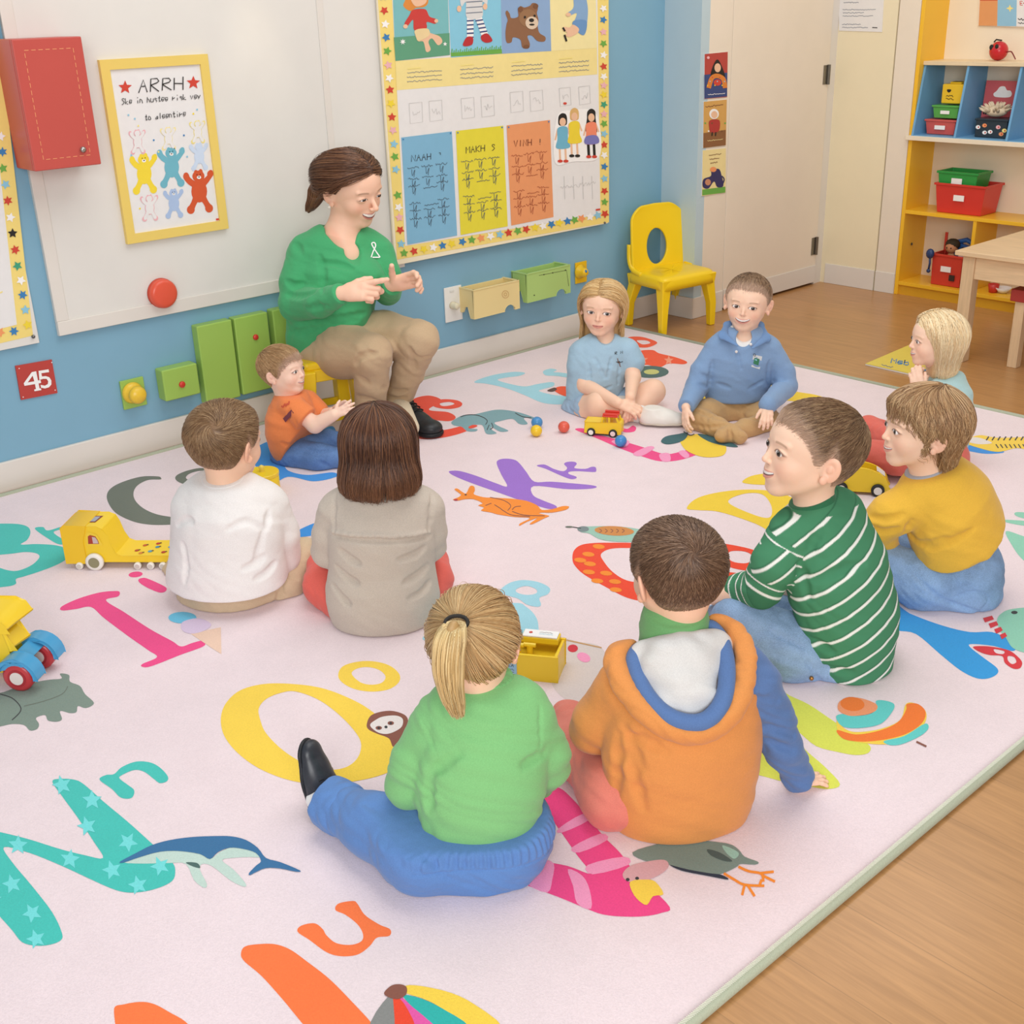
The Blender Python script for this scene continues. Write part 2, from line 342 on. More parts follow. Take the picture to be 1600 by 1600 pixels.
def bear(F, cx, cy, s, m, m2=None, a=.06, arm=1):
    P = [(-.22, -1), (-.1, -1.05), (0, -.98), (.12, -1.08), (.24, -1), (.25, -.72), (.2, -.55), (.5, -.75), (.62, -.98), (.8, -.95), (.78, -.7), (.55, -.42), (.36, -.2), (.35, .2), (.5, .55), (.68, .78), (.62, 1), (.38, .98), (.22, .65), (0, .42), (-.22, .65), (-.4, .98), (-.66, 1), (-.68, .78), (-.48, .5), (-.36, .2), (-.36, -.2), (-.6, -.4), (-.82, -.68), (-.8, -.92), (-.6, -.95), (-.46, -.7), (-.2, -.52), (-.26, -.75)]
    f = lambda x, y: (cx+s*(x+a*y), cy+s*(y*1.15)-x*s*.08); F.poly([f(*p) for p in P], m, 1, n=3); F.ell(f(0, .0), s*.44, s*.62, m, 1); F.ell(f(0, -.74), s*.34, s*.32, m, 1); F.ell(f(-.52, .85), s*.22, s*.24, m, 1); F.ell(f(.5, .85), s*.22, s*.24, m, 1); F.ell(f(-.68, -.78), s*.17, s*.2, m, 1); F.ell(f(.66, -.8), s*.17, s*.2, m, 1)
    if m2: F.poly([f(x*.86, y*.9) for x, y in P], m2, 2, n=2); F.ell(f(0, .0), s*.38, s*.55, m2, 2); F.ell(f(0, -.74), s*.27, s*.26, m2, 2)
    else: F.ell(f(.02, -.68), s*.12, s*.09, WHT, 2); F.ell(f(-.08, -.82), s*.03, s*.03, INK, 3); F.ell(f(.1, -.83), s*.03, s*.03, INK, 3); F.ell(f(.02, -.7), s*.05, s*.03, INK, 3)
for x, y, s, m, m2 in ((655, 790, 26, YLW, None), (780, 760, 26, mat('6fb3c4', .6), None), (905, 870, 28, mat('d2572f', .6), None), (625, 645, 16, PNK, PAPER), (765, 630, 15, CRM, PAPER), (898, 600, 15, DY, PAPER), (905, 712, 18, LLB, LLB), (680, 945, 17, PNK, PAPER), (790, 925, 19, mat('a9bfe0', .7), None)): bear(F, x/2.909, y/2.909, s, m, m2)
for i, (x, y) in enumerate(((583, 523), (612, 540), (628, 572), (878, 517), (895, 498), (698, 637), (835, 615), (596, 706), (635, 948), (850, 712), (720, 690))): F.ell((x/2.909, y/2.909), 1.5, 1.6, [LB, LB, DY, YLW, LB, BLU, BLU, LB, YLW, LB, DY][i], 2, n=8)
F.poly([(337, 341.5), (345, 340.5), (345.4, 343.5), (337.4, 344.5)], RED, 2, False)
F.mb.go('printed_sheet', F.mats, fr, label='white sheet with hand lettering and coloured bears')

# ---------------------------------------------------------------- big notice board
XB_ = XW+.02; X = XB_+.014
nb = thing('notice_board', 'large yellow bordered notice board with star stickers and worksheets on the blue wall', 'notice board', (XB_, 3.8, z0))
P = [onx(*p, X) for p in ((617, 411), (952, 352), (949, 0), (590, 0))]; ya = (P[0][1]+P[3][1])/2; yb = (P[1][1]+P[2][1])/2; zb = (P[0][2]+P[1][2])/2
sbox('backing_board', XW+.022, X, ya, yb, zb, 1.95, mat('efe4c8', .5), nb, bevel=.002)
F = wallflat(X); G = lambda l: [(550+x/2.909, y/2.909) for x, y in l]; g1 = lambda x, y: (550+x/2.909, y/2.909)
BORD = mat('f1d87e', .55)
F.poly(G([(95, -300), (1165, -300), (1168, 1010), (205, 1180)]), BORD, 1, False)
F.poly(G([(166, -300), (1110, -300), (1128, 975), (240, 1118)]), PAPER, 2, False)
for sx, (xa, xb) in enumerate(((145, 235),)):
    for i, y in enumerate((-15, 48, 110, 170, 232, 296, 355, 408, 470, 532, 592, 655, 712, 770, 887, 942, 988, 1045, 1108)):
        F.star(g1(145+(y-48)*.0726, y), 7.2, CYC[i % 18], 4, rot=i*.7, k=.5)
for i, x in enumerate((235, 280, 325, 368, 410, 452, 500, 543, 585, 628, 670, 710, 752, 790, 830, 867, 905, 940, 978, 1010, 1042, 1080, 1115, 1148)):
    F.star(g1(x, 1150-(x-235)*.195), 7, [GRN, RED, YLW, WHT, BLU, YLW, BLU, GRN, ORG, WHT, LB, RED][i % 12], 4, rot=i*.9, k=.5)
for i, y in enumerate((-15, 38, 90, 145, 198, 250, 302, 348, 388, 430, 475, 518, 562, 608, 658, 705, 757, 812, 868, 918)):
    F.star(g1(1140+y*.007, y), 6.4, [WHT, WHT, BLU, PNK, GRN, WHT, RED, WHT, PNK, YLW, TEA, PNK, GRN, LB, RED, WHT, BLU, LB, RED, GRN][i], 4, rot=i*.8, k=.5)
# picture cards
F.poly(G([(172, -300), (425, -300), (443, 250), (196, 277)]), mat('79b9bd', .6), 3, False); F.poly(G([(188, 170), (441, 150), (443, 250), (196, 277)]), mat('5f9d7c', .6), 4, False)
F.poly(G([(425, -300), (668, -300), (680, 243), (448, 262)]), mat('86c6de', .6), 3, False); F.poly(G([(446, 240), (678, 222), (680, 243), (448, 257)]), GRN, 4, False)
for i in range(24): F.line(G([(450+i*9.6, 245-i*.8), (453+i*9.6, 222-i*.8+(i*7) % 12)]), 1.4, GRN, 5, False)
F.poly(G([(668, -300), (890, -300), (904, 232), (680, 244)]), mat('8ba9cf', .6), 3, False)
F.poly(G([(890, -300), (1100, -300), (1112, 218), (904, 232)]), mat('f0e2a6', .6), 3, False)
F.poly(G([(196, 277), (1112, 216), (1114, 338), (202, 410)]), mat('f0dd95', .6), 3, False)
# girl in red
F.poly(G([(240, 0), (262, -60), (320, -60), (345, 0), (330, 30), (290, 36), (262, 50), (232, 28)]), mat('d98a3d', .7), 4); F.poly(G([(262, -10), (270, -40), (325, -30), (338, 0), (322, 22), (285, 28)]), SKN, 5)
F.poly(G([(275, 45), (330, 42), (350, 75), (382, 88), (376, 108), (338, 100), (335, 130), (282, 138), (275, 90), (250, 118), (236, 108), (258, 70)]), mat('c93f3a', .6), 5)
F.poly(G([(285, 138), (340, 130), (350, 148), (395, 165), (408, 190), (388, 205), (362, 175), (345, 190), (355, 225), (335, 235), (322, 190), (296, 185)]), SKN, 5); F.poly(G([(284, 138), (340, 130), (348, 160), (300, 186), (288, 165)]), mat('e8cf9c', .6), 6)
F.ell(g1(240, 120), 3.6, 3.4, SKN, 6); F.ell(g1(380, 95), 3, 3, SKN, 6)
F.star(g1(228, 190), 5, WHT, 6, k=.4, n=7); F.star(g1(420, 200), 3.5, WHT, 6)
# child in stripes
F.poly(G([(488, -20), (505, -60), (600, -60), (612, 20), (590, 10), (588, 78), (520, 80), (515, 10), (495, 30)]), mat('d8d7d6', .6), 5)
for y in (10, 35, 60): F.line(G([(516, y), (590, y-5)]), 1.6, PEN, 6, False)
F.poly(G([(520, 80), (550, 78), (550, 175), (520, 185)]), WHT, 5, False); F.poly(G([(556, 78), (588, 78), (618, 160), (588, 168)]), WHT, 5, False)
for i in range(5): F.line(G([(519, 95+i*19), (550, 93+i*19)]), 2.2, NAVY, 6, False); F.line(G([(558+i*7, 95+i*17), (592+i*6.5, 90+i*17)]), 2.2, NAVY, 6, False)
F.poly(G([(503, 195), (520, 168), (546, 170), (545, 200), (522, 210), (503, 208)]), mat('b92f34', .6), 6); F.poly(G([(585, 162), (612, 152), (634, 178), (630, 190), (605, 194), (586, 182)]), mat('b92f34', .6), 6)
F.ell(g1(484, 40), 3.6, 5, SKN, 6); F.ell(g1(602, 30), 3.6, 5, SKN, 6)
# toy bear
BR = mat('8c6347', .7); BR2 = mat('7a5239', .7)
F.poly(G([(700, 110), (705, 90), (695, 60), (702, 48), (714, 62), (722, 82), (752, 76), (752, 48), (762, 28), (782, 34), (806, 26), (818, 14), (838, 18), (842, 40), (838, 60), (845, 90), (842, 120), (850, 150), (876, 168), (872, 188), (840, 186), (815, 162), (795, 165), (806, 200), (798, 220), (772, 216), (762, 180), (730, 170), (722, 192), (700, 192), (695, 150)]), BR, 5)
F.ell(g1(797, 82), 14, 14, mat('97704f', .7), 6); F.ell(g1(814, 104), 10, 10, mat('dcc6ae', .7), 7); F.ell(g1(812, 92), 4, 3, BLK, 8); F.ell(g1(782, 78), 1.7, 2, BLK, 8); F.ell(g1(826, 72), 1.7, 2, BLK, 8); F.ell(g1(814, 112), 4.2, 1.6, BLK, 8); F.ell(g1(762, 42), 4, 4, BR2, 7); F.ell(g1(832, 28), 4, 4, BR2, 7); F.ell(g1(790, 212), 5, 3, BR2, 6)
# seated child in blue
F.poly(G([(1000, -60), (1050, -60), (1064, 0), (1070, 60), (1058, 150), (1035, 155), (1000, 115), (1010, 92), (1018, 60), (985, 72), (976, 60), (1005, 30)]), mat('86a9cf', .6), 5); F.poly(G([(1010, 92), (1062, 95), (1058, 150), (1035, 155), (1000, 115)]), mat('6a94c4', .6), 6)
F.poly(G([(1002, 112), (1028, 130), (1020, 152), (985, 168), (968, 160), (975, 148), (955, 138), (960, 122), (985, 125)]), SKN, 6); F.line(G([(955, 125), (965, 142)]), 3, BLK, 7, False); F.line(G([(962, 158), (972, 188)]), 3, BLK, 7, False); F.ell(g1(980, 66), 4, 3, SKN, 7)
for i, (x0_, y0_) in enumerate(((248, 325), (490, 310), (722, 295), (938, 280))):
    F.line(G([(x0_+2, y0_-12), (x0_+62, y0_-18)]), 1.6, DY, 5, False)
    for k in range(3): scrib(F, g1(x0_, y0_+6+k*20), g1(x0_+(158, 150, 142, 136)[i], y0_-4+k*20), 2.2, .8, PEN, 34, 5, i*3+k)
# pale drawn frames
for i, (x, y) in enumerate(((258, 470), (348, 460), (494, 448), (584, 440), (716, 420), (806, 415), (940, 402), (1028, 395))):
    w, h = (58, 92) if i < 6 else (50, 82); F.line(G([(x, y), (x+w, y-6), (x+w+4, y+h-8), (x+5, y+h), (x, y)]), .8, PALE, 4, False); scrib(F, g1(x+15, y+h*.5), g1(x+w-8, y+h*.45), 12, .7, PALE, 6, 4, i)
# worksheets
for k, (L, m, tx, tp) in enumerate((([(222, 625), (452, 597), (476, 1070), (250, 1112)], mat('7fb4d2', .6), 'NAAH', (268, 735, 362, 724)), ([(470, 595), (686, 571), (706, 1028), (492, 1068)], mat('e3d63e', .6), 'MAKH', (516, 697, 606, 686)), ([(701, 570), (898, 545), (914, 986), (722, 1025)], mat('e79a68', .6), 'VINH', (734, 668, 818, 660)))):
    F.poly(G(L), m, 4, False); cx = (L[0][0]+L[1][0])/2; wd = L[1][0]-L[0][0]
    write(F, tx, g1(tp[0], tp[1]), g1(tp[2], tp[3]), 10, 1.0, INK if k < 2 else mat('7a3a22', .7), 6, jitter=.05); write(F, '?S!'[k], g1(tp[2]+28, tp[3]-2), g1(tp[2]+44, tp[3]-4), 9, 1, INK, 6)
    inkc = mat('4c5a66', .8) if k < 2 else mat('a8583a', .8)
    for r, yy in enumerate((140, 190, 222, 300, 335, 372)):
        for c_ in range(3):
            if r in (2, 3) and c_ == 1: scrib(F, g1(L[0][0]+wd*.38+r*6, L[0][1]+yy+20-wd*.05), g1(L[0][0]+wd*.66+r*6, L[0][1]+yy+14-wd*.07), 2, .8, inkc, 12, 6, k*9+r); continue
            x = L[0][0]+wd*(.2+.28*c_)+yy*.05; y = L[0][1]+yy-c_*9
            scrib(F, g1(x-26, y), g1(x+26, y-5), 3.5, .75, inkc, 12, 6, k*40+r*5+c_); F.line(G([(x-6, y+4), (x-3, y+34), (x+8, y+6), (x+4, y+40)]), .7, inkc, 6)
    F.ell(g1(L[0][0]+8, L[0][1]+8), 1.3, 1.3, BLU, 7, n=8); F.ell(g1(L[1][0]-7, L[1][1]+8), 1.3, 1.3, BLU, 7, n=8)
# three figures
def kid(x, y, dress, d2, hair, leg, shoe, s=1.0, long=False):
    F.poly(G([(x-20*s, y-72), (x-18*s, y-104), (x, y-118), (x+18*s, y-106), (x+20*s, y-72), (x+(26 if long else 12)*s, y-(10 if long else 62)), (x, y-60), (x-(26 if long else 14)*s, y-(14 if long else 62))]), hair, 5)
    F.ell(g1(x, y-78), 5, 6.5, SKN, 6); F.poly(G([(x-22*s, y-50), (x+20*s, y-54), (x+24*s, y), (x+32*s, y+38), (x-28*s, y+42), (x-24*s, y)]), dress, 6)
    if d2: F.poly(G([(x-24*s, y+8), (x+24*s, y+4), (x+32*s, y+38), (x-28*s, y+42)]), d2, 7)
    for d in (-14, 12): F.line(G([(x+d, y+38), (x+d+3, y+96)]), 4.2 if leg is BLK else 3.2, leg, 5, False); F.ell(g1(x+d+2, y+100), 4.2, 2.4, shoe, 7, n=10)
    F.line(G([(x-22*s, y-46), (x-34*s, y+5)]), 2.6, SKN, 5, False); F.line(G([(x+20*s, y-50), (x+34*s, y-12)]), 2.6, SKN, 5, False)
F.poly(G([(915, 640), (935, 520), (1000, 500), (1085, 500), (1122, 560), (1120, 715), (1000, 735), (925, 745)]), WHT, 4)
kid(955, 632, mat('6fb2cc', .6), None, BLK, SKN, RED); kid(1008, 608, mat('ecd23a', .6), None, mat('d9b070', .6), SKN, BLK); kid(1085, 612, mat('ef8a6a', .6), PURP, BLK, BLK, RED, 1, True)
F.ell(g1(962, 524), 3, 3, BLK, 5)
for i in range(4): scrib(F, g1(945+i*40, 855-i*6), g1(985+i*40, 848-i*6), 8, .7, PALE, 8, 4, i+60); F.line(G([(962+i*42, 800), (966+i*42, 905)]), .8, PALE, 4)
F.ell(g1(966, 470), 3, 2, RED, 5, n=8); F.poly(G([(1106, 950), (1126, 947), (1126, 955), (1106, 958)]), RED, 5, False)
F.mb.go('printed_sheet', F.mats, nb, label='yellow bordered sheet with star stickers, cards and drawings')
for px, py in ((945, 348), (150, 0)):
    if py: MB().ball(onx(px, py, X+.004), .006, 10).go('pin', [mat('777777', .3, 'metal')], nb)

# ---------------------------------------------------------------- left notice board, cut by the frame
X = XW+.016
nb2 = thing('notice_board', 'narrow notice board with yellow star border, below the red wall cabinet', 'notice board', (XW, .9, .5))
zb2 = (onx(62, 535, X)[2]+onx(0, 549, X)[2])/2; yb2 = onx(62, 535, X)[1]
sbox('backing_board', XW+.001, X, .3, yb2, zb2, 1.9, M_white, nb2, bevel=.002)
F = wallflat(X); a_ = lambda l: [(x/2.909, y/2.909) for x, y in l]
F.poly(a_([(-400, -400), (-68, -400), (150, 1525), (-400, 1655)]), BORD, 1, False); F.poly(a_([(-400, -400), (-130, -400), (76, 1475), (-400, 1595)]), PAPER, 2, False)
for i, (x, y) in enumerate(((10, 690), (12, 765), (24, 838), (34, 912), (46, 988), (56, 1060), (68, 1135), (78, 1208), (94, 1274), (102, 1340), (114, 1408), (124, 1476), (62, 1505), (0, 1510), (2, 620))):
    F.star((x/2.909, y/2.909), 8, [BLU, GRN, LB, RED, WHT, BLK, RED, TEA, WHT, BLU, LB, YLW, BLU, ORG, WHT][i], 4, rot=i, k=.5, n=5 if i % 3 else 6)
F.line(a_([(-30, 1345), (10, 1325)]), 2, DY, 4, False)
F.mb.go('printed_sheet', F.mats, nb2, label='yellow bordered sheet with star stickers')
MB().ball(onx(52, 526, X+.004), .007, 10).go('pin', [mat('777777', .3, 'metal')], nb2)

# ---------------------------------------------------------------- red wall cabinet
X = -4.115; c = [onx(*p, X) for p in ((17, 61), (128, 57), (158, 257), (55, 268))]
ya, yb, zt, zb = (c[0][1]+c[3][1])/2, (c[1][1]+c[2][1])/2, (c[0][2]+c[1][2])/2, (c[2][2]+c[3][2])/2
rc = thing('wall_cabinet', 'red wall cabinet mounted high beside the ARRH poster', 'cabinet', (XW, (ya+yb)/2, zb)); MR = mat('c2534a', .38, 'plastic')
sbox('body', XW+.015, X-.016, ya, yb, zb, zt, MR, rc, bevel=.004)
dr = sbox('door', X-.015, X, ya, yb, zb, zt, MR, rc, bevel=.004)
F = Flat(lambda u, v, h: np.array([X+.0006*h, u, v])); SE = mat('e79a6c', .7); i_ = .035
for (a, b) in (((ya+i_, zt-i_), (yb-i_, zt-i_)), ((yb-i_, zt-i_), (yb-i_, zb+i_)), ((yb-i_, zb+i_), (ya+i_, zb+i_)), ((ya+i_, zb+i_), (ya+i_, zt-i_))):
    a = np.array(a); b = np.array(b); n = int(np.linalg.norm(b-a)/.022)
    for k in range(n): F.line([tuple(a+(b-a)*k/n), tuple(a+(b-a)*(k+.62)/n)], .0022, SE, 1, False)
F.mb.go('stitched_line', F.mats, dr)
MB().lathe((X, yb-.06, zb+.055), [(.006, 0), (.010, .004), (.010, .010), (.004, .014)], 14, (1, 0, 0)).go('lock', [mat('b9b6b0', .25, 'metal')], rc, label='small steel lock', smooth=True)
# red dome button
b = onx(256, 459, XPn+.02); bt = thing('round_button', 'round red button fixed on the lower edge of the off-white panel', 'button', b)
MB().lathe((XPn, b[1], b[2]), [(.052, 0), (.055, .006), (.055, .022), (.050, .030), (.040, .033), (0, .034)], 36, (1, 0, 0), ).go('button_disc', [mat('e0583f', .35, 'plastic')], bt, smooth=True)
MB().lathe((XPn-.003, b[1], b[2]), [(.057, 0), (.057, .008), (.0535, .010)], 36, (1, 0, 0)).go('base_ring', [mat('c8452f', .4, 'plastic')], bt, smooth=True)
# number plate 45
X = XW+.006; pl = thing('number_plate', 'red square plate reading 45 on the blue wall', 'plate', onx(60, 620, X))
c = [onx(*p, X) for p in ((24, 572), (81, 562), (90, 614), (33, 625))]
MB().prism([p-np.array([.006, 0, 0]) for p in reversed(c)], (.006, 0, 0)).go('plate', [mat('b9433c', .5)], pl)
F = wallflat(X); z_ = lambda l: [(x/3.2, 400+y/3.2) for x, y in l]
F.poly(z_([(158, 580), (180, 576), (189, 622), (202, 620), (205, 634), (192, 637), (197, 662), (204, 661), (206, 670), (172, 676), (170, 667), (179, 665), (174, 640), (122, 649), (118, 636)]), WHT, 2, False, holes=[z_([(162, 598), (171, 626), (138, 632)])])
F.poly(z_([(192, 574), (242, 566), (245, 580), (206, 586), (209, 602), (228, 600), (246, 606), (256, 622), (256, 642), (244, 656), (224, 662), (204, 658), (202, 644), (224, 648), (238, 640), (240, 626), (232, 614), (214, 614), (196, 620)]), WHT, 2, False)
for x, y in ((95, 562), (258, 532), (275, 670), (115, 705)): F.ell((x/3.2, 400+y/3.2), .9, .9, WHT, 2, n=8)
F.mb.go('numerals', F.mats, pl, label='white numerals 45')
# yellow knob on green plate
MG = mat('9fc35c', .42, 'plastic')
def wallbox(name, pix, D, label, cat, m, group=None, bevel=.006, part='body'):
    X = XW+D; c = [onx(*p, X) for p in pix]; ya, yb, zt, zb = (c[0][1]+c[3][1])/2, (c[1][1]+c[2][1])/2, (c[0][2]+c[1][2])/2, (c[2][2]+c[3][2])/2
    t = thing(name, label, cat, (XW, (ya+yb)/2, zb), 0, group); sbox(part, XW+.001, X, ya, yb, zb, zt, m, t, bevel=bevel); return t, X, ya, yb, zb, zt
t, X, ya, yb, zb, zt = wallbox('wall_peg', ((187, 597), (224, 588), (230, 632), (195, 641)), .012, 'yellow round knob on a small green plate below the off-white panel', 'knob', MG, bevel=.002, part='back_plate')
k = onx(208, 614, X+.01); MB().lathe((X, k[1], k[2]), [(.040, 0), (.042, .008), (.034, .016), (.024, .022), (.026, .032), (.033, .042), (.034, .054), (.026, .066), (0, .070)], 30, (1, 0, 0)).go('knob', [mat('eec53a', .35, 'plastic')], t, smooth=True)
def button(X, px, py, r, t, col='d43a2c'):
    k = onx(px, py, X+.004); MB().lathe((X-.001, k[1], k[2]), [(r, 0), (r, .005), (r*.8, .009), (0, .010)], 20, (1, 0, 0)).go('button', [mat(col, .35, 'plastic')], t, smooth=True, label='small red button')
t, X, ya, yb, zb, zt = wallbox('wall_box', ((252, 579), (308, 568), (314, 615), (260, 628)), .062, 'small green wall box with a red button, right of the yellow knob', 'box', MG); button(X, 285, 601, .013, t)
t, X, ya, yb, zb, zt = wallbox('wall_box', ((309, 510), (363, 499), (376, 620), (322, 634)), .05, 'tall plain green wall box beside the small box with a red button', 'box', MG, 'tall green wall boxes')
t, X, ya, yb, zb, zt = wallbox('wall_box', ((367, 498), (422, 486), (427, 606), (379, 618)), .05, 'tall green wall box with a red button near its top', 'box', MG, 'tall green wall boxes'); button(X, 400, 527, .012, t)
t, X, ya, yb, zb, zt = wallbox('wall_box', ((426, 485), (470, 476), (478, 594), (438, 603)), .05, 'tall green wall box partly behind the toddler and the seated woman', 'box', MG, 'tall green wall boxes')
# socket plate with round plug
t, X, ya, yb, zb, zt = wallbox('wall_socket', ((693, 451), (720, 445), (724, 497), (698, 506)), .008, 'white wall socket plate with a cream round dial', 'socket', mat('e9e7e2', .35, 'plastic'), bevel=.002, part='face_plate')
k = onx(711, 478, X+.02); MB().lathe((X, k[1], k[2]), [(.018, 0), (.018, .012), (.014, .016), (.016, .034), (.012, .040), (0, .041)], 20, (1, 0, 0)).go('dial', [mat('dfd5b8', .4, 'plastic')], t, smooth=True)
sbox('switch', X, X+.003, k[1]-.012, k[1]+.014, k[2]+.062, k[2]+.072, mat('dcdad4', .4), t, bevel=.001)
# wall bins
def wall_bin(name, pix, D, label, col, notch, dets):
    X = XW+D; c = [onx(*p, X) for p in pix]; ya, yb, zt, zb = (c[0][1]+c[3][1])/2, (c[1][1]+c[2][1])/2, (c[0][2]+c[1][2])/2, (c[2][2]+c[3][2])/2
    t = thing(name, label, 'bin', (XW, (ya+yb)/2, zb)); m = mat(col, .4, 'plastic'); w = .008; mb = MB()
    ny = ya+(yb-ya)*notch; r = .034
    front = [(ya, zb), (ny-r, zb)]+[(ny-r*math.cos(a), zb+r*.85*math.sin(a)) for a in [math.pi*i/10 for i in range(1, 10)]]+[(ny+r, zb), (yb, zb), (yb, zt), (ya, zt)]
    mb.prism([(X-w, y, z) for y, z in front], (w, 0, 0)); mb.box((XW+w/2+.001, (ya+yb)/2, (zb+zt)/2+.02), (w, yb-ya, zt-zb-.04))
    sd = [(XW+.002, zt), (XW+.002, zb+.02), (XW+D*.25, zb+.02), (XW+D*.4, zb+.05), (XW+D*.6, zb+.05), (XW+D*.75, zb), (X-w, zb), (X-w, zt)]
    mb.prism([(x, ya, z) for x, z in sd], (0, w, 0)); mb.prism([(x, yb-w, z) for x, z in sd], (0, w, 0)); mb.box(((XW+X)/2, (ya+yb)/2, zb+.075), (D-2*w, yb-ya-2*w, .006))
    for y in (ya, yb): mb.box(((XW+X)/2, y+(w/2 if y == ya else -w/2), zt), (D, w*1.7, .006))
    mb.box((X-w/2, (ya+yb)/2, zt), (w*1.6, yb-ya, .006)); mb.go('bin_shell', [m], t, bevel=.0025)
    F = wallflat(X); dets(F); F.mb.go('front_mark', F.mats, t); return t
def d1_(F):
    m = mat('c9a26a', .5); F.ell(g1(697, 1338), 5.6, 6.2, m, 1, hole=.82); F.ell(g1(697, 1338), 2.6, 3, m, 1, hole=.6)
def d2_(F):
    m = mat('5f6b42', .6); F.line(G([(850, 1252), (975, 1228), (985, 1300)]), .8, m, 1, False)
    for x, y in ((872, 1248), (970, 1228), (828, 1342), (912, 1240)): F.ell(g1(x, y), 1, 1, BLK, 1, n=8)
wall_bin('wall_bin', ((738, 453), (811, 440), (812, 482), (743, 498)), .11, 'pale cream wall bin with an arched foot, next to the socket plate', 'e5cf93', .78, d1_)
wall_bin('wall_bin', ((823, 429), (890, 414), (892, 456), (824, 474)), .11, 'pale green wall bin with an arched foot, behind the girl in blue', 'a9c876', .78, d2_)
t, X, ya, yb, zb, zt = wallbox('wall_peg', ((898, 411), (915, 408), (919, 440), (901, 443)), .008, 'yellow wall knob beside the pale green bin', 'knob', mat('e5b91f', .4, 'plastic'), bevel=.002, part='back_plate')
k = onx(910, 425, X+.02); MB().lathe((X, k[1], k[2]), [(.036, 0), (.036, .008), (.022, .016), (.022, .04), (.014, .05), (0, .052)], 22, (1, 0, 0)).go('knob', [mat('efc21f', .35, 'plastic')], t, smooth=True)
MB().ball((X+.048, k[1]-.004, k[2]+.008), .008, 10).go('knob_eye', [BLU], t, smooth=True)

# ---------------------------------------------------------------- three small posters by the door
X = XP+.0035
def small_poster(pix, label, draw):
    c = [onx(*p, X) for p in pix]; t = thing('small_poster', label, 'poster', c[3], 0, 'picture cards beside the door')
    MB().prism([p-np.array([.003, 0, 0]) for p in reversed(c)], (.003, 0, 0)).go('card', [PAPER], t)
    F = wallflat(X, .0005); F.poly(pix, draw[0], 1, False); draw[1](F); F.mb.go('print', F.mats, t)
Q = lambda l: [(1050+x/2.909, y/2.909) for x, y in l]; Q1 = lambda x, y: (1050+x/2.909, y/2.909)
def a1(F):
    F.poly(Q([(146, 340), (251, 330), (250, 438), (146, 448)]), NAVY, 2, False); F.poly(Q([(175, 345), (185, 300), (205, 270), (225, 300), (240, 350), (205, 335)]), BLK, 3); F.ell(Q1(206, 308), 5, 7, SKN, 4)
    F.line(Q([(165, 400), (180, 355), (205, 345), (232, 360), (240, 400)]), 7, mat('d98236', .6), 4); F.ell(Q1(205, 375), 6, 5, RED, 4)
    for i in range(8): F.ell(Q1(160+i*11, 388-(i % 3)*18), 1.1, 1.1, [YLW, LB, RED][i % 3], 5, n=6)
    scrib(F, Q1(162, 430), Q1(238, 424), 1.5, .7, WHT, 20, 5); F.ell(Q1(163, 262), 2.3, 2.3, PNK, 5, n=8)
def a2(F):
    F.poly(Q([(142, 605), (244, 590), (243, 660), (142, 672)]), mat('8a5f3b', .7), 2, False); scrib(F, Q1(152, 486), Q1(232, 474), 2.4, .9, BRN, 16, 3)
    F.ell(Q1(190, 518), 7.5, 8, WHT, 3); F.ell(Q1(191, 521), 5, 5.6, SKN, 4); F.poly(Q([(170, 548), (212, 545), (216, 580), (205, 600), (175, 602), (168, 580)]), mat('b03a35', .6), 4)
    for d in (-8, 8): F.line(Q([(190+d, 600), (188+d, 618)]), 1.8, BLK, 4, False)
    for i in range(7): F.ell(Q1(150+i*15, 560+(i % 2)*36), 1.5, 1.5, [GRN, WHT, BRN][i % 3], 4, n=6)
    scrib(F, Q1(160, 640), Q1(228, 632), 1.5, .7, CRM, 20, 5)
def a3(F):
    F.poly(Q([(137, 862), (242, 848), (242, 875), (137, 888)]), GRN, 2, False); F.poly(Q([(140, 850), (142, 815), (175, 800), (180, 775), (212, 768), (225, 800), (232, 845), (205, 850), (190, 825), (165, 856)]), mat('3a3560', .7), 3); F.ell(Q1(162, 828), 4.5, 5, mat('c88b6a', .7), 4)
    F.line(Q([(225, 800), (236, 815), (228, 840)]), 2, mat('3a3560', .7), 3); F.ell(Q1(186, 770), 5, 4, ORG, 4)
    for k in range(3): scrib(F, Q1(166+k*4, 706+k*18), Q1(222-k*8, 700+k*18), 1.6, .8, BRN, 14, 3, k)
small_poster(((1101, 84.5), (1137, 81), (1136, 151.5), (1100.5, 154.5)), 'small picture card in red and navy, topmost of three beside the door', (mat('b5453c', .6), a1))
small_poster(((1099.5, 159), (1135.5, 155.5), (1134, 226.5), (1098.5, 231.5)), 'small ochre picture card with a figure in red, middle of three', (mat('d2a25a', .6), a2))
small_poster(((1098, 235), (1134, 231.5), (1133.5, 300.5), (1096.5, 306.5)), 'small pale picture card with a navy animal, lowest of three', (mat('ebd99c', .6), a3))
# paper notice on the back wall
Y = YB-.003; c = [ony(*p, Y) for p in ((1311, -30), (1382, -24), (1378, 50), (1311, 48))]; t = thing('paper_notice', 'white printed paper notice on the cream wall left of the shelves', 'notice', c[3])
MB().prism([p+np.array([0, .0025, 0]) for p in c], (0, -.0025, 0)).go('sheet', [PAPER], t)
F = Flat(lambda u, v, h: ony(u, v, Y)-np.array([0, .0006*h, 0]))
for k, (y, xa, xb) in enumerate(((4, 1318, 1342), (15, 1317, 1368), (20, 1317, 1350), (25, 1317, 1364), (38, 1316, 1345), (43, 1316, 1356))): scrib(F, (xa, y), (xb, y), 1.3, .8, PEN, 26, 1, k)
F.line([(1363, 43), (1371, 43.4)], 1.4, INK, 1, False); F.mb.go('print', F.mats, t)
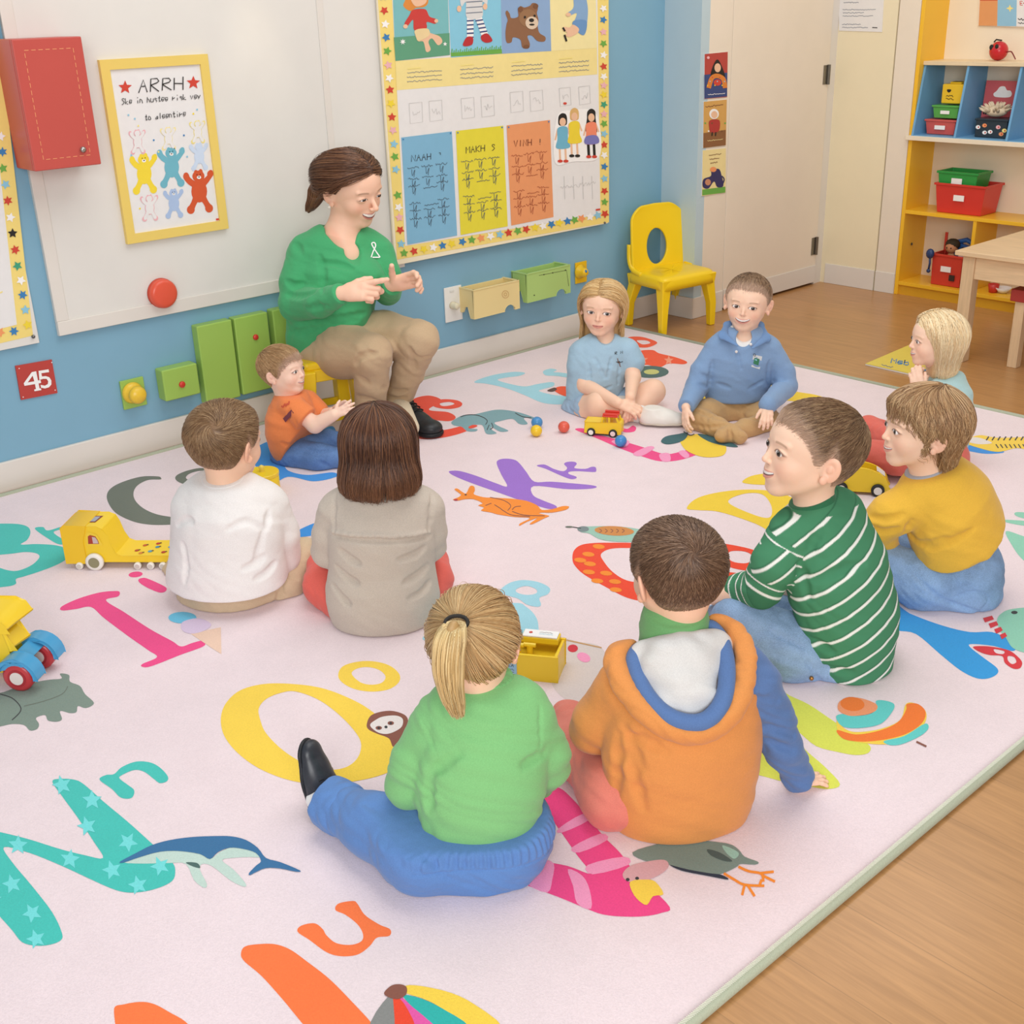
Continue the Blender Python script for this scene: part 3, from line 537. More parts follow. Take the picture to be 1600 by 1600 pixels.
# ================================================================ shelf unit on the back wall
YF, YK = YB, YB+.245
su = thing('shelf_unit', 'tall yellow shelf unit with blue slanted cubbies against the back wall', 'shelf', (-3.0, YF, 0)); MWd = mat('e8d3b0', .45, 'grain', st=(1, 14, 14))
sbox('side_panel', -3.566, -3.544, YF, YK, 0, 2.5, M_shelf, su, bevel=.002)
sbox('bottom_shelf', -3.544, -1.9, YF+.002, YK, .055, .075, M_shelf, su, bevel=.002)
sbox('plinth', -3.544, -1.9, YF+.015, YF+.03, 0, .055, mat('dba52a', .4), su)
sbox('middle_shelf', -3.544, -1.9, YF, YK, .452, .472, M_shelf, su, bevel=.002)
sbox('divider', -3.142, -3.122, YF+.003, YK, .075, .452, M_shelf, su, bevel=.002)
sbox('cubby_floor', -3.570, -1.9, YF-.03, YK, .845, .868, mat('ecdfc8', .45), su, bevel=.002)
sbox('cubby_top', -3.544, -1.9, YF+.035, YK, 1.222, 1.242, MWd, su, bevel=.002)
sbox('back_panel', -3.544, -1.9, YK-.004, YK, .075, 2.5, mat('efe2cb', .5, 'wall'), su)
MBl = mat('6fa6cf', .45)
for x in (-3.541, -3.296, -3.012, -2.72):
    MB().prism([(x, YF-.02, .868), (x, YK-.006, .868), (x, YK-.006, 1.222), (x, YF+.045, 1.222)], (.012, 0, 0)).go('cubby_divider', [MBl], su, bevel=.001, label='pale blue slanted divider')
sbox('cubby_mat', -3.529, -1.95, YF-.015, YK-.006, .868, .872, MBl, su)
MB().lathe((-3.543, YF+.10, .27), [(.008, 0), (.008, .004), (0, .005)], 10, (1, 0, 0)).go('screw', [mat('777777', .3, 'metal')], su)

def bin_(name, x0, x1, y0, y1, z0, z1, col, label, cat='box', group=None, lid=False, tag_=True, taper=.9, rim=.006, mark=None, rz=0):
    """open tapered plastic tub, or a closed one with a lid"""
    t = thing(name, label, cat, ((x0+x1)/2, (y0+y1)/2, z0), rz, group); w, d, h = x1-x0, y1-y0, z1-z0; m = mat(col, .35, 'plastic'); th = .005; mb = MB()
    lo = [(-w/2*taper, -d/2*taper), (w/2*taper, -d/2*taper), (w/2*taper, d/2*taper), (-w/2*taper, d/2*taper)]; hi = [(-w/2, -d/2), (w/2, -d/2), (w/2, d/2), (-w/2, d/2)]
    V = [(x, y, .001) for x, y in lo]+[(x, y, h) for x, y in hi]+[(x*(1-2*th/w), y*(1-2*th/d), h) for x, y in hi]+[(x*(1-2*th/w), y*(1-2*th/d), th) for x, y in lo]
    F_ = [(3, 2, 1, 0)]+[(i, (i+1) % 4, (i+1) % 4+4, i+4) for i in range(4)]+[(i+4, (i+1) % 4+4, (i+1) % 4+8, i+8) for i in range(4)]+[(i+8, (i+1) % 4+8, (i+1) % 4+12, i+12) for i in range(4)]+[(12, 13, 14, 15)]
    mb.add(V, F_); mb.go('tub', [m], t, world=False, bevel=.002)
    rb = MB()
    if lid: rb.box((0, 0, h+.004), (w+.012, d+.012, .010)); rb.go('lid', [m], t, world=False, bevel=.003)
    else:
        for s in (-1, 1): rb.box((0, s*(d/2), h-.004), (w+.014, .010, .012)); rb.box((s*(w/2), 0, h-.004), (.010, d+.014, .012))
        rb.go('rim', [m], t, world=False, bevel=.002)
    if tag_:
        lb = MB().box((0, -d/2*(.5+.5*(taper+(1-taper)*.6))-.0045, h*.55), (min(.06, w*.35), .003, min(.03, h*.3))); q = lb.go('label_tag', [WHT], t, world=False, label='white label tag')
    return t
z = .873; Yt = YF+.06
def xx(px, py, Y=None): return ony(px, py, Y or Yt)[0]
bin_('storage_box', xx(1446, 208), xx(1493, 208), Yt-.01, Yt+.14, z, z+.068, 'cf5a56', 'small red lidded box, lowest of the stack in the left blue cubby', lid=True)
bin_('storage_box', xx(1456, 185), xx(1496, 185), Yt, Yt+.13, z+.083, z+.140, '56a84e', 'small green lidded box between the red box and the yellow box', lid=True)
t = thing('toy_box', 'small yellow box with a smiling face on top of the green box', 'box', ((xx(1467, 165)+xx(1500, 165))/2, Yt+.065, z+.156)); w = xx(1500, 165)-xx(1467, 165)
MB().box((0, 0, .05), (w, .10, .098)).box((0, 0, .103), (w*.55, .05, .012)).go('box_body', [mat('e8bf2a', .4, 'plastic')], t, world=False, bevel=.006)
sl = MB().box((0, 0, .1095), (w*.35, .03, .002)).go('slot', [BLK], t, world=False)
F = Flat(lambda u, v, h: np.array([u, -.0505-.0006*h, v]))
F.poly([(-.03, .072), (-.008, .072), (-.01, .062), (-.02, .057), (-.028, .062)], BLK, 1); scrib(F, (-.032, .04), (.01, .04), .008, .003, BLK, 8, 1); scrib(F, (-.032, .025), (.012, .025), .008, .003, BLK, 8, 1, 4)
F.mb.go('face_print', F.mats, t, world=False)
t = thing('backdrop_card', 'pink upright card with a white cloud in the middle blue cubby', 'card', (xx(1560, 187, YK-.06), YK-.06, z)); w = xx(1590, 187, YK-.03)-xx(1536, 187, YK-.03)
MB().box((0, 0, .135), (w, .006, .27), R=Matrix.Rotation(-.08, 3, 'X')).go('card', [mat('cf5f64', .5)], t, world=False)
F = Flat(lambda u, v, h: np.array([u, -.004+(v-.135)*.0802-.0007*h, v]))
F.poly([(-.03, .19), (-.045, .205), (-.03, .22), (-.015, .24), (.01, .242), (.025, .225), (.045, .222), (.055, .205), (.04, .19)], WHT, 1); F.mb.go('cloud', F.mats, t, world=False)
t = bin_('pattern_box', xx(1524, 212), xx(1573, 212), Yt-.01, Yt+.10, z, z+.085, '243440', 'dark box with small printed pictures in the middle blue cubby', lid=True, tag_=False, taper=1)
F = Flat(lambda u, v, h: np.array([u, -.0565-.0006*h, v]))
for i, (x, y) in enumerate(((-.07, .05), (-.035, .06), (.0, .03), (.04, .055), (.075, .04), (-.03, .025), (.06, .022))): F.ell((x, y), .013, .010, [WHT, ORG, WHT, PNK, DY, WHT, ORG][i], 1, n=10); F.ell((x+.003, y), .004, .005, RED, 2, n=8)
F.mb.go('printed_pictures', F.mats, t, world=False)
t = thing('plush_toy', 'cream plush with spiky fur lying on the dark printed box', 'plush', (xx(1549, 186), Yt+.04, z+.099)); mb = MB().ball((0, 0, .028), (.06, .04, .028))
for i in range(46):
    a = rng.uniform(0, 2*math.pi); e = rng.uniform(.0, 1.3); d = np.array([math.cos(a)*math.cos(e)*.06, math.sin(a)*math.cos(e)*.04, .028*math.sin(e)]); p = d+np.array([0, 0, .028]); mb.tube([p*.9, p+d*.55+np.array([0, 0, .008])], [.010, .001], 6)
mb.go('plush_body', [mat('ddcbb0', .9, 'fabric')], t, world=False, smooth=True); MB().ball((-.05, -.03, .02), .006, 8).ball((-.035, -.038, .018), .005, 8).go('plush_eyes', [BLK], t, world=False)
t = thing('toy_ball', 'red ball toy with black eyes and a thin tail on the shelf top', 'toy', (xx(1545, 97), Yt+.09, 1.2425))
MB().ball((0, 0, .047), .047, 20).go('ball_body', [mat('c4202a', .25, 'plastic')], t, world=False, smooth=True); MB().ball((-.022, -.038, .066), (.012, .006, .014), 10).ball((.008, -.042, .07), (.010, .006, .012), 10).go('eyes', [BLK], t, world=False, smooth=True)
MB().tube([(-.03, -.0, .09), (-.01, -.02, .102), (.01, 0, .097)], .004, 6).go('brow', [BLK], t, world=False); MB().tube(spl([(.04, 0, .04), (.07, -.01, .045), (.085, -.01, .03), (.1, -.01, .008)], 5, False), .003, 6).go('tail', [mat('7a2420', .5)], t, world=False)
zm = .4725
bin_('storage_bin', xx(1462, 328), xx(1540, 330), YF+.03, YF+.22, zm, zm+.155, 'd3382f', 'large red open bin on the middle yellow shelf', cat='bin', taper=.88)
bin_('storage_bin', xx(1465, 292), xx(1527, 292), YF+.05, YF+.2, zm+.112, zm+.215, '2f9a45', 'green open bin resting in the large red bin', cat='bin', taper=.9)
zl = .0755
t = bin_('toy_basket', xx(1453, 450), xx(1500, 450), YF+.05, YF+.18, zl, zl+.17, 'cf3f30', 'red toy basket full of toys on the bottom shelf', cat='basket', taper=.95)
sbox('backrest_flap', -.09, -.075, .05, .056, .15, .27, mat('cf3f30', .4, 'plastic'), t, world=False); MB().box((.04, -.0685, .05), (.032, .003, .032)).go('badge', [mat('3a2a26', .5)], t, world=False)
bx_ = (xx(1453, 450)+xx(1500, 450))/2; by_ = YF+.115
u = thing('toy_doll', 'small doll with brown hair sticking out of the red basket', 'doll', (bx_-.01, by_-.01, zl+.08)); MB().ball((0, 0, .125), .034, 14).ball((0, 0, .05), (.028, .02, .05), 12).go('doll_body', [mat('c98f66', .6)], u, world=False, smooth=True); MB().ball((0, .008, .140), (.041, .036, .032), 14).go('hair', [mat('3a3222', .8)], u, world=False, smooth=True); MB().ball((-.012, -.032, .125), .004, 8).ball((.012, -.032, .125), .004, 8).go('eyes', [BLK], u, world=False)
u = thing('toy_block', 'blue toy standing in the red basket behind the doll', 'toy', (bx_+.03, by_+.035, zl+.10)); MB().box((0, 0, .07), (.08, .03, .10), R=Matrix.Rotation(.25, 3, 'Y')).tube([(-.06, 0, .12), (.02, 0, .145), (.08, 0, .12)], .014, 8).go('toy_body', [mat('2f62a8', .4, 'plastic')], u, world=False, bevel=.004)
u = thing('toy_figure', 'white and black toy figure at the right of the red basket', 'toy', (bx_+.06, by_-.02, zl+.10)); MB().ball((0, 0, .075), .022, 12).ball((0, 0, .04), (.02, .018, .03), 12).go('figure_body', [WHT], u, world=False, smooth=True); MB().ball((0, .005, .103), (.016, .016, .012), 10).go('cap', [BLK], u, world=False, smooth=True)
u = thing('toy_string', 'blue toy hanging over the left side of the red basket', 'toy', (bx_-.095, by_-.082, zl+.06)); MB().ball((0, 0, .11), (.024, .018, .028), 12).tube([(0, 0, .1), (.006, -.004, .06), (0, 0, .02)], .006, 8).ball((0, 0, .015), (.012, .01, .012), 10).go('toy_body', [mat('27406f', .4, 'plastic')], u, world=False, smooth=True)
u = thing('plastic_cup', 'small red plastic cup on the bottom shelf behind the table leg', 'cup', (xx(1552, 452, YF+.08), YF+.08, zl)); MB().lathe((0, 0, 0), [(.022, .001), (.030, .045), (.027, .045), (.020, .004), (0, .004)], 20).go('cup_body', [mat('cf3b33', .4, 'plastic')], u, world=False, smooth=True)
u = thing('plastic_bowl', 'white bowl beside the small red cup on the bottom shelf', 'bowl', (xx(1567, 454, YF+.1), YF+.1, zl)); MB().lathe((0, 0, 0), [(.02, .001), (.045, .03), (.042, .03), (.018, .005), (0, .005)], 22).go('bowl_body', [WHT], u, world=False, smooth=True)
# poster above the shelf
Y = YK-.006; t = thing('wall_picture', 'orange and blue picture hanging above the shelf at the top right', 'picture', ony(1529, 40, Y))
c = [ony(1529, 40, Y), ony(1640, 44, Y), ony(1640, -60, Y), ony(1533, -60, Y)]
MB().prism([p for p in c], (0, -.008, 0)).go('panel', [mat('ecdcc8', .6)], t)
F = Flat(lambda u, v, h: ony(u, v, Y-.0085-.0006*h))
F.poly([(1529, 40), (1558, 40.6), (1560, 1), (1531, 1)], mat('dd9a63', .6), 1, False); F.poly([(1531, 1), (1560, 1), (1560, -3), (1531, -3)], RED, 1, False); F.poly([(1558, 40.6), (1588, 41), (1590, -60), (1560, -60)], mat('8fbfda', .6), 1, False); F.poly([(1588, 41), (1640, 43), (1640, -60), (1590, -60)], PAPER, 1, False)
F.star((1578, 13), 6, DY, 2, k=.4, n=4); scrib(F, (1591, 30), (1605, 30), 4, 1.2, BLK, 8, 2); scrib(F, (1591, 36), (1605, 36), 3, 1, BLK, 8, 2, 3); write(F, 'Es', (1594, 8), (1604, 8), 6, 1.2, RED, 2)
F.mb.go('print', F.mats, t)

# ================================================================ table and red stool
TW = mat('e3c39b', .4, 'grain', st=(1, 12, 12)); b0 = fl(1510, 562); hT = .50
tx, ty = b0[0], b0[1]; t = thing('activity_table', 'light wooden low table at the right edge of the photo before the shelves', 'table', (tx+.55, ty+.3, 0))
c0 = at(1492, 391, b0, .0); x0, y0, zt = c0[0], c0[1], c0[2]
sbox('table_top', x0, x0+1.2, y0, y0+.75, zt-.022, zt, TW, t, bevel=.004)
LW = .058; lx, ly = x0+.028, y0+.028
for dx, dy in ((0, 0), (1.2-.056-LW, 0), (0, .75-.056-LW), (1.2-.056-LW, .75-.056-LW)): sbox('leg', lx+dx, lx+dx+LW, ly+dy, ly+dy+LW, 0, zt-.022, mat('ddbd96', .45, 'grain', st=(12, 12, 1)), t, bevel=.003)
sbox('apron', lx+LW, lx+1.2-.056-LW, ly+.008, ly+.028, zt-.125, zt-.022, TW, t, bevel=.002); sbox('apron', lx+.008, lx+.028, ly+LW, ly+.75-.056-LW, zt-.125, zt-.022, mat('e3c39b', .4, 'grain', st=(12, 1, 12)), t, bevel=.002)
s0 = fl(1578, 573); t = thing('low_stool', 'wooden stool with a red seat tucked under the light wooden table', 'stool', (s0[0]+.15, s0[1]+.17, 0)); zs = at(1558, 452, s0, .0)[2]
sbox('seat', s0[0]-.03, s0[0]+.30, s0[1]-.03, s0[1]+.30, zs-.055, zs, mat('a5352f', .4, 'plastic'), t, bevel=.005)
for dx in (-.012, .235):
    for dy in (-.012, .235): sbox('leg', s0[0]+dx, s0[0]+dx+.045, s0[1]+dy, s0[1]+dy+.045, 0, zs-.055, mat('ddbd96', .45, 'grain', st=(12, 12, 1)), t, bevel=.003)
# book on the floor
c = [fl(1351, 572), fl(1424, 540), fl(1500, 560), fl(1440, 590)]; c = [fl(1352, 571), fl(1424, 540), fl(1495, 556), fl(1428, 588)]; t = thing('picture_book', 'thin yellow picture book lying on the wooden floor behind the blond child', 'book', (sum(c)/4)*[1, 1, 0])
MB().prism([p+np.array([0, 0, .001]) for p in c], (0, 0, .006)).go('pages', [WHT], t); MB().prism([p+np.array([0, 0, .0075]) for p in c], (0, 0, .0015)).go('cover', [mat('e2cd5b', .45)], t)
F = Flat(lambda u, v, h: fl(u, v, .0092+.0004*h)); write(F, 'Meb', (1392, 567), (1422, 571), 7, 1.6, BLU, 1, up=(.3, -1)); scrib(F, (1378, 570), (1396, 574), 2, 1, PEN, 8, 1); scrib(F, (1430, 556), (1455, 560), 4, 1.5, RED, 8, 1)
for i in range(9): F.ell((1430+i*4, 575+(i % 3)*3), 2, 1.2, [RED, BLU, ORG][i % 3], 1, n=8)
F.mb.go('cover_print', F.mats, t)

# ================================================================ yellow moulded chair
def moulded_chair():
    A, B = fl(1035, 523), fl(1113, 506); dv = nrm(B-A); fw = np.array([dv[1], -dv[0], 0]); Wd = np.linalg.norm(B-A)-.01; D = .25; o = (A+B)/2-fw*D/2-dv*.01
    t = thing('chair', 'yellow moulded plastic chair with an oval opening in its backrest', 'chair', o); zs = .295; H = .615
    P = lambda a, b, z: o+dv*a+fw*b+np.array([0, 0, z])      # a along the width, b towards the front
    # seat: rounded shell built as a grid with a rolled skirt
    mb = MB(); n = 18; V = []; prof = [(0, .0), (.6, 0), (.86, .0), (.95, -.004), (.99, -.016), (1.0, -.035), (1.0, -.062)]
    ang = [2*math.pi*i/40 for i in range(40)]; sq = lambda a: (abs(math.cos(a))**.24*(1 if math.cos(a) > 0 else -1), abs(math.sin(a))**.24*(1 if math.sin(a) > 0 else -1))
    hw, hd = Wd/2+.018, D/2+.022
    for k, dz in prof:
        for a in ang:
            s = sq(a); V.append(P(s[0]*hw*k, s[1]*hd*k, zs+dz-(.02*(s[1]*k > .6)*(s[1]*k-.6))))
    F_ = [(i*40+j, i*40+(j+1) % 40, (i+1)*40+(j+1) % 40, (i+1)*40+j) for i in range(len(prof)-1) for j in range(40)]
    s_ = mb.add(V, F_).go('seat', [M_yel], t, smooth=True); m = s_.modifiers.new('th', 'SOLIDIFY'); m.thickness = .006; m.offset = -1
    # backrest with an oval opening, curved
    mb = MB(); nu, nv = 28, 30; V = []; idx = {}; zb = zs-.02
    def bp(u, v):      # u -1..1, v 0..1
        wv = hw*(1.0-.06*v); z = zb+(H-zb)*v; rnd = max(0, (v-.86)/.14); wv *= math.sqrt(max(0, 1-(rnd**3)*.35)) if v > .86 else 1
        return P(u*wv, -hd+.03-.03*v-.022*(1-u*u)+.02, z-(.035*u**6)*(v > .5)*v)
    nr = 48
    outer = []; 
    for k in range(nr):
        a = 2*math.pi*k/nr; cx, sy = math.cos(a), math.sin(a); e = .22; ux = abs(cx)**e*(1 if cx > 0 else -1); vy = .5+.5*abs(sy)**e*(1 if sy > 0 else -1); outer.append((ux, vy))
    hole = [(.38*math.cos(2*math.pi*k/nr), .36+.27*math.sin(2*math.pi*k/nr)) for k in range(nr)]
    rings = 8
    for r_ in range(rings+1):
        f_ = r_/rings
        for k in range(nr): V.append(bp(hole[k][0]*(1-f_)+outer[k][0]*f_, hole[k][1]*(1-f_)+outer[k][1]*f_))
    F_ = [(i*nr+j, (i+1)*nr+j, (i+1)*nr+(j+1) % nr, i*nr+(j+1) % nr) for i in range(rings) for j in range(nr)]
    s_ = mb.add(V, F_).go('backrest', [M_yel], t, smooth=True); m = s_.modifiers.new('th', 'SOLIDIFY'); m.thickness = .014; m.offset = 0; bv = s_.modifiers.new('b', 'BEVEL'); bv.width = .004; bv.segments = 3; bv.limit_method = 'ANGLE'; bv.angle_limit = 1
    for sa in (-1, 1):
        for sb in (-1, 1):
            a0, b0_ = sa*(hw-.036), sb*(hd-.036); a1, b1 = sa*(Wd/2-.002), sb*(D/2+(.004 if sb > 0 else .02))
            mb = MB(); V = []
            for zz, aa, bb, w_ in ((0, a1, b1, .017), (.12, a1*.99, b1*.985, .021), (zs-.07, a0, b0_, .028), (zs-.016, a0, b0_, .034)):
                V += [P(aa-w_, bb-w_, zz), P(aa+w_, bb-w_, zz), P(aa+w_, bb+w_, zz), P(aa-w_, bb+w_, zz)]
            mb.add(V, [(3, 2, 1, 0)]+[(i*4+j, i*4+(j+1) % 4, (i+1)*4+(j+1) % 4, (i+1)*4+j) for i in range(3) for j in range(4)]+[(12, 13, 14, 15)]); mb.go('leg', [M_yel], t, bevel=.006, seg=3)
    # armlike web from backrest to seat
    for sa in (-1, 1):
        pts = [P(sa*(hw-.012), -hd+.012, zs+.13), P(sa*(hw-.008), -hd+.02, zs+.05), P(sa*(hw-.008), -hd+.05, zs+.005), P(sa*(hw-.012), -hd+.11, zs-.012)]
        MB().tube(spl(pts, 6, False), .014, 10).go('side_web', [M_yel], t, smooth=True)
moulded_chair()
# ================================================================ yellow stool under the woman
RZ = .010
def yellow_stool():
    c = fl(513, 668, RZ+.001); t = thing('stool', 'yellow plastic stool under the seated woman', 'stool', c); H = .31; w = .115
    ang = -.25; ca, sa = math.cos(ang), math.sin(ang); Pq = lambda a, b, z: c+np.array([ca*a-sa*b, sa*a+ca*b, z])
    mb = MB(); mb.box(c+np.array([0, 0, H-.018]), (2*w*.94, 2*w*.94, .036), rz=ang); mb.go('seat', [M_yel], t, bevel=.014, seg=4)
    for a in (-1, 1):
        for b in (-1, 1):
            V = []
            for z, k, q in ((0, .99, .036), (.15, .93, .034), (H-.03, .83, .036)):
                for da, db in ((-1, -1), (1, -1), (1, 1), (-1, 1)): V.append(Pq(a*w*k+da*q, b*w*k+db*q*.75, z))
            MB().add(V, [(3, 2, 1, 0)]+[(i*4+j, i*4+(j+1) % 4, (i+1)*4+(j+1) % 4, (i+1)*4+j) for i in range(2) for j in range(4)]+[(8, 9, 10, 11)]).go('leg', [M_yel], t, bevel=.008, seg=3)
    for a, b in ((0, 1), (0, -1), (1, 0), (-1, 0)):
        mb = MB().box(Pq(a*w*.86, b*w*.86, H-.055), (2*w*.8 if a == 0 else .02, 2*w*.8 if b == 0 else .02, .05), rz=ang); mb.go('apron', [M_yel], t, bevel=.004)
    for a in (1, -1): MB().box(Pq(a*w*.93, 0, .075), (.018, 2*w*.85, .03), rz=ang).go('stretcher', [M_yel], t, bevel=.004)
yellow_stool()
# ================================================================ rug with printed letters
RZ = .010
rx0, rx1, ry0, ry1 = -2.64*1.6, -.5905*1.6, -.45, 2.828*1.6
rug = thing('rug', 'large pale pink alphabet rug with animals and a grey green bound edge', 'rug', ((rx0+rx1)/2, (ry0+ry1)/2, 0))
sbox('rug_base', rx0, rx1, ry0, ry1, .001, RZ, mat('ecdade', .95, 'pile', .1), rug)
BE = mat('b3b8a0', .8, 'fabric', st=(60, 60, 1))
bt_ = MB()
for a, b in (((rx0, ry0), (rx0, ry1)), ((rx1, ry0), (rx1, ry1)), ((rx0, ry0), (rx1, ry0)), ((rx0, ry1), (rx1, ry1))): bt_.tube([(*a, .0098), (*b, .0098)], .0095, 12)
bt_.go('bound_edge', [BE], rug, smooth=True, label='grey green whipped edge')
st_ = MB(); SM = mat('dfe0cf', .8)
for i in range(1150):
    y = ry0+.35+i*.0042
    if y < ry1: st_.box((rx1-.006, y, .0178), (.010, .0018, .0022), rz=.5)
st_.go('edge_stitching', [SM], rug)
F = Flat(lambda u, v, h: fl(u, v, RZ+.0004*h))
pc = lambda c, **k: mat(c, .95, 'pile', .1)
TEAL = pc('45c3b8'); AQ = pc('74dcdc'); PK = pc('f0488a'); PK2 = pc('f59cc4'); YE = pc('f7d24c'); OR = pc('ff7a42'); OR2 = pc('f4562a'); GY = pc('6d7468'); GY2 = pc('7f9085'); PU = pc('9c6fce'); LBL = pc('a2d6e6'); BL = pc('2e9be0'); BB = pc('3a96e8'); KO = pc('f58e2c'); RD = pc('ee4a2e'); BK = pc('3a3a3c'); BRW = pc('8a5648'); WH = pc('e8e0dc'); LG = pc('dbe058'); NV = pc('3a719f'); SG = pc('9cc4b4'); MINT = pc('8fcdb4'); EL = pc('7fa6ae'); PCH = pc('eccab4'); LIL = pc('dcc8e2'); DRED = pc('c73c48'); FOR = pc('4d6a66'); LY = pc('f2cf3a'); MGN = pc('e65aa8')
def zf(x0, y0, s): return lambda l: [(x0+x/s, y0+y/s) for x, y in l]
z7 = zf(0, 700, 3.2); zB = zf(0, 1100, 3.2); z3 = zf(300, 1000, 2.666); z4 = zf(780, 1150, 3.077); z6 = zf(1100, 950, 3.2); zm_ = zf(680, 600, 4.3243); zn = zf(680, 400, 4.0)
# B b
F.poly(z7([(-140, 380), (0, 378), (90, 380), (140, 395), (152, 425), (135, 460), (105, 482), (180, 480), (270, 485), (325, 500), (342, 525), (325, 560), (270, 590), (190, 620), (120, 642), (80, 655), (78, 680), (20, 694), (-140, 700), (-240, 620), (-240, 450)]), TEAL, 1, holes=[z7([(-60, 545), (60, 528), (130, 520), (185, 528), (195, 550), (150, 590), (70, 615), (-20, 590)])])
F.poly(z7([(175, 405), (215, 395), (240, 412), (330, 388), (420, 388), (425, 400), (360, 400), (268, 420), (335, 468), (335, 478), (300, 482), (260, 465)]), TEAL, 1)
# C c
F.poly(z7([(805, 150), (790, 142), (715, 142), (640, 160), (570, 190), (537, 225), (540, 270), (580, 325), (660, 365), (740, 382), (830, 384), (960, 375), (960, 355), (860, 345), (780, 330), (715, 300), (675, 260), (668, 220), (690, 185), (740, 160), (800, 157)]), GY, 1)
F.poly(z7([(1045, 105), (1000, 100), (940, 112), (890, 132), (876, 150), (890, 168), (930, 182), (1000, 180), (1020, 165), (960, 165), (930, 150), (945, 130), (990, 115), (1040, 112)]), GY, 1)
# I i
F.poly(z7([(300, 805), (320, 785), (400, 750), (500, 722), (575, 715), (598, 720), (590, 742), (530, 762), (620, 820), (750, 905), (860, 965), (905, 992), (960, 975), (1010, 963), (1026, 975), (1010, 995), (900, 1035), (800, 1075), (740, 1095), (708, 1092), (715, 1078), (785, 1045), (740, 1010), (640, 940), (520, 850), (455, 795), (380, 805), (320, 812)]), PK, 1)
F.ell((678/3.2, 700+632/3.2), 11, 4.4, PK, 1, rot=-.1); F.poly(z7([(692, 658), (710, 650), (735, 652), (800, 680), (832, 700), (825, 718), (795, 722), (740, 700), (700, 675)]), PK, 1)
# rhino
F.poly(z7([(-60, 1250), (20, 1220), (90, 1195), (180, 1170), (250, 1158), (308, 1152), (300, 1128), (345, 1135), (350, 1168), (400, 1190), (425, 1230), (470, 1275), (430, 1300), (390, 1290), (382, 1320), (350, 1325), (300, 1315), (310, 1355), (285, 1368), (240, 1362), (225, 1335), (180, 1350), (195, 1380), (185, 1405), (150, 1412), (120, 1385), (60, 1380), (0, 1392), (-60, 1395)]), GY2, 1, n=4)
F.line(z7([(0, 1230), (60, 1250), (100, 1290), (100, 1320), (60, 1360)]), 1.5, BK, 2); F.line(z7([(120, 1290), (220, 1265), (310, 1230), (340, 1190)]), 1, GY, 2)
# O o, sloth
F.poly(z3([(120, 330), (140, 265), (200, 210), (300, 183), (420, 183), (540, 200), (650, 240), (740, 290), (830, 370), (880, 450), (870, 520), (780, 565), (650, 592), (520, 600), (400, 582), (280, 535), (190, 470), (135, 400)]), YE, 1, holes=[z3([(278, 285), (310, 245), (370, 220), (430, 214), (520, 245), (600, 300), (670, 370), (704, 430), (690, 490), (640, 530), (560, 540), (470, 515), (380, 460), (310, 390), (285, 335)])])
F.poly(z3([(609, 150), (625, 112), (680, 92), (750, 88), (820, 105), (862, 140), (862, 175), (820, 205), (750, 215), (680, 205), (630, 180)]), YE, 1, holes=[z3([(665, 140), (690, 118), (735, 113), (780, 125), (806, 152), (790, 178), (745, 186), (700, 175)])])
F.poly(z3([(728, 350), (745, 315), (790, 298), (840, 296), (890, 315), (900, 350), (880, 400), (840, 445), (820, 410), (770, 390), (735, 372)]), BRW, 2)
F.poly(z3([(742, 355), (770, 330), (800, 318), (850, 315), (878, 330), (870, 365), (820, 390), (775, 385)]), WH, 3); F.ell((300+778/2.666, 1000+366/2.666), 5, 3, BRW, 4); F.ell((300+828/2.666, 1000+346/2.666), 5, 3, BRW, 4); F.ell((300+778/2.666, 1000+366/2.666), 2, 1.8, BK, 5); F.ell((300+828/2.666, 1000+346/2.666), 2, 1.8, BK, 5); F.ell((300+808/2.666, 1000+362/2.666), 2.5, 2, BK, 4)
# N n
Npoly = zB([(262, 388), (300, 374), (370, 378), (420, 402), (520, 490), (640, 590), (762, 700), (860, 790), (876, 840), (860, 885), (790, 920), (700, 940), (620, 940), (540, 915), (430, 865), (300, 805), (150, 745), (20, 715), (60, 790), (160, 910), (260, 1040), (308, 1140), (305, 1180), (250, 1203), (180, 1208), (110, 1190), (60, 1130), (-20, 1040), (-140, 900), (-240, 760), (-240, 640), (-100, 622), (20, 645), (150, 678), (300, 725), (420, 755), (515, 770), (470, 690), (390, 570), (310, 460)])
F.poly(Npoly, TEAL, 1, n=4)
for x, y in ((310, 405), (460, 480), (435, 610), (640, 690), (350, 775), (90, 705), (560, 830), (60, 900), (160, 1045), (690, 905), (180, 1175), (800, 810), (-40, 980)): F.star((x/3.2, 1100+y/3.2), 16, AQ, 2, rot=.4+x*.01, k=.45)
F.poly(zB([(498, 378), (530, 355), (570, 350), (610, 315), (680, 288), (750, 292), (800, 318), (838, 360), (835, 385), (800, 395), (770, 375), (720, 338), (670, 330), (610, 355), (598, 372), (640, 405), (670, 430), (665, 462), (640, 473), (600, 465), (560, 425)]), TEAL, 1)
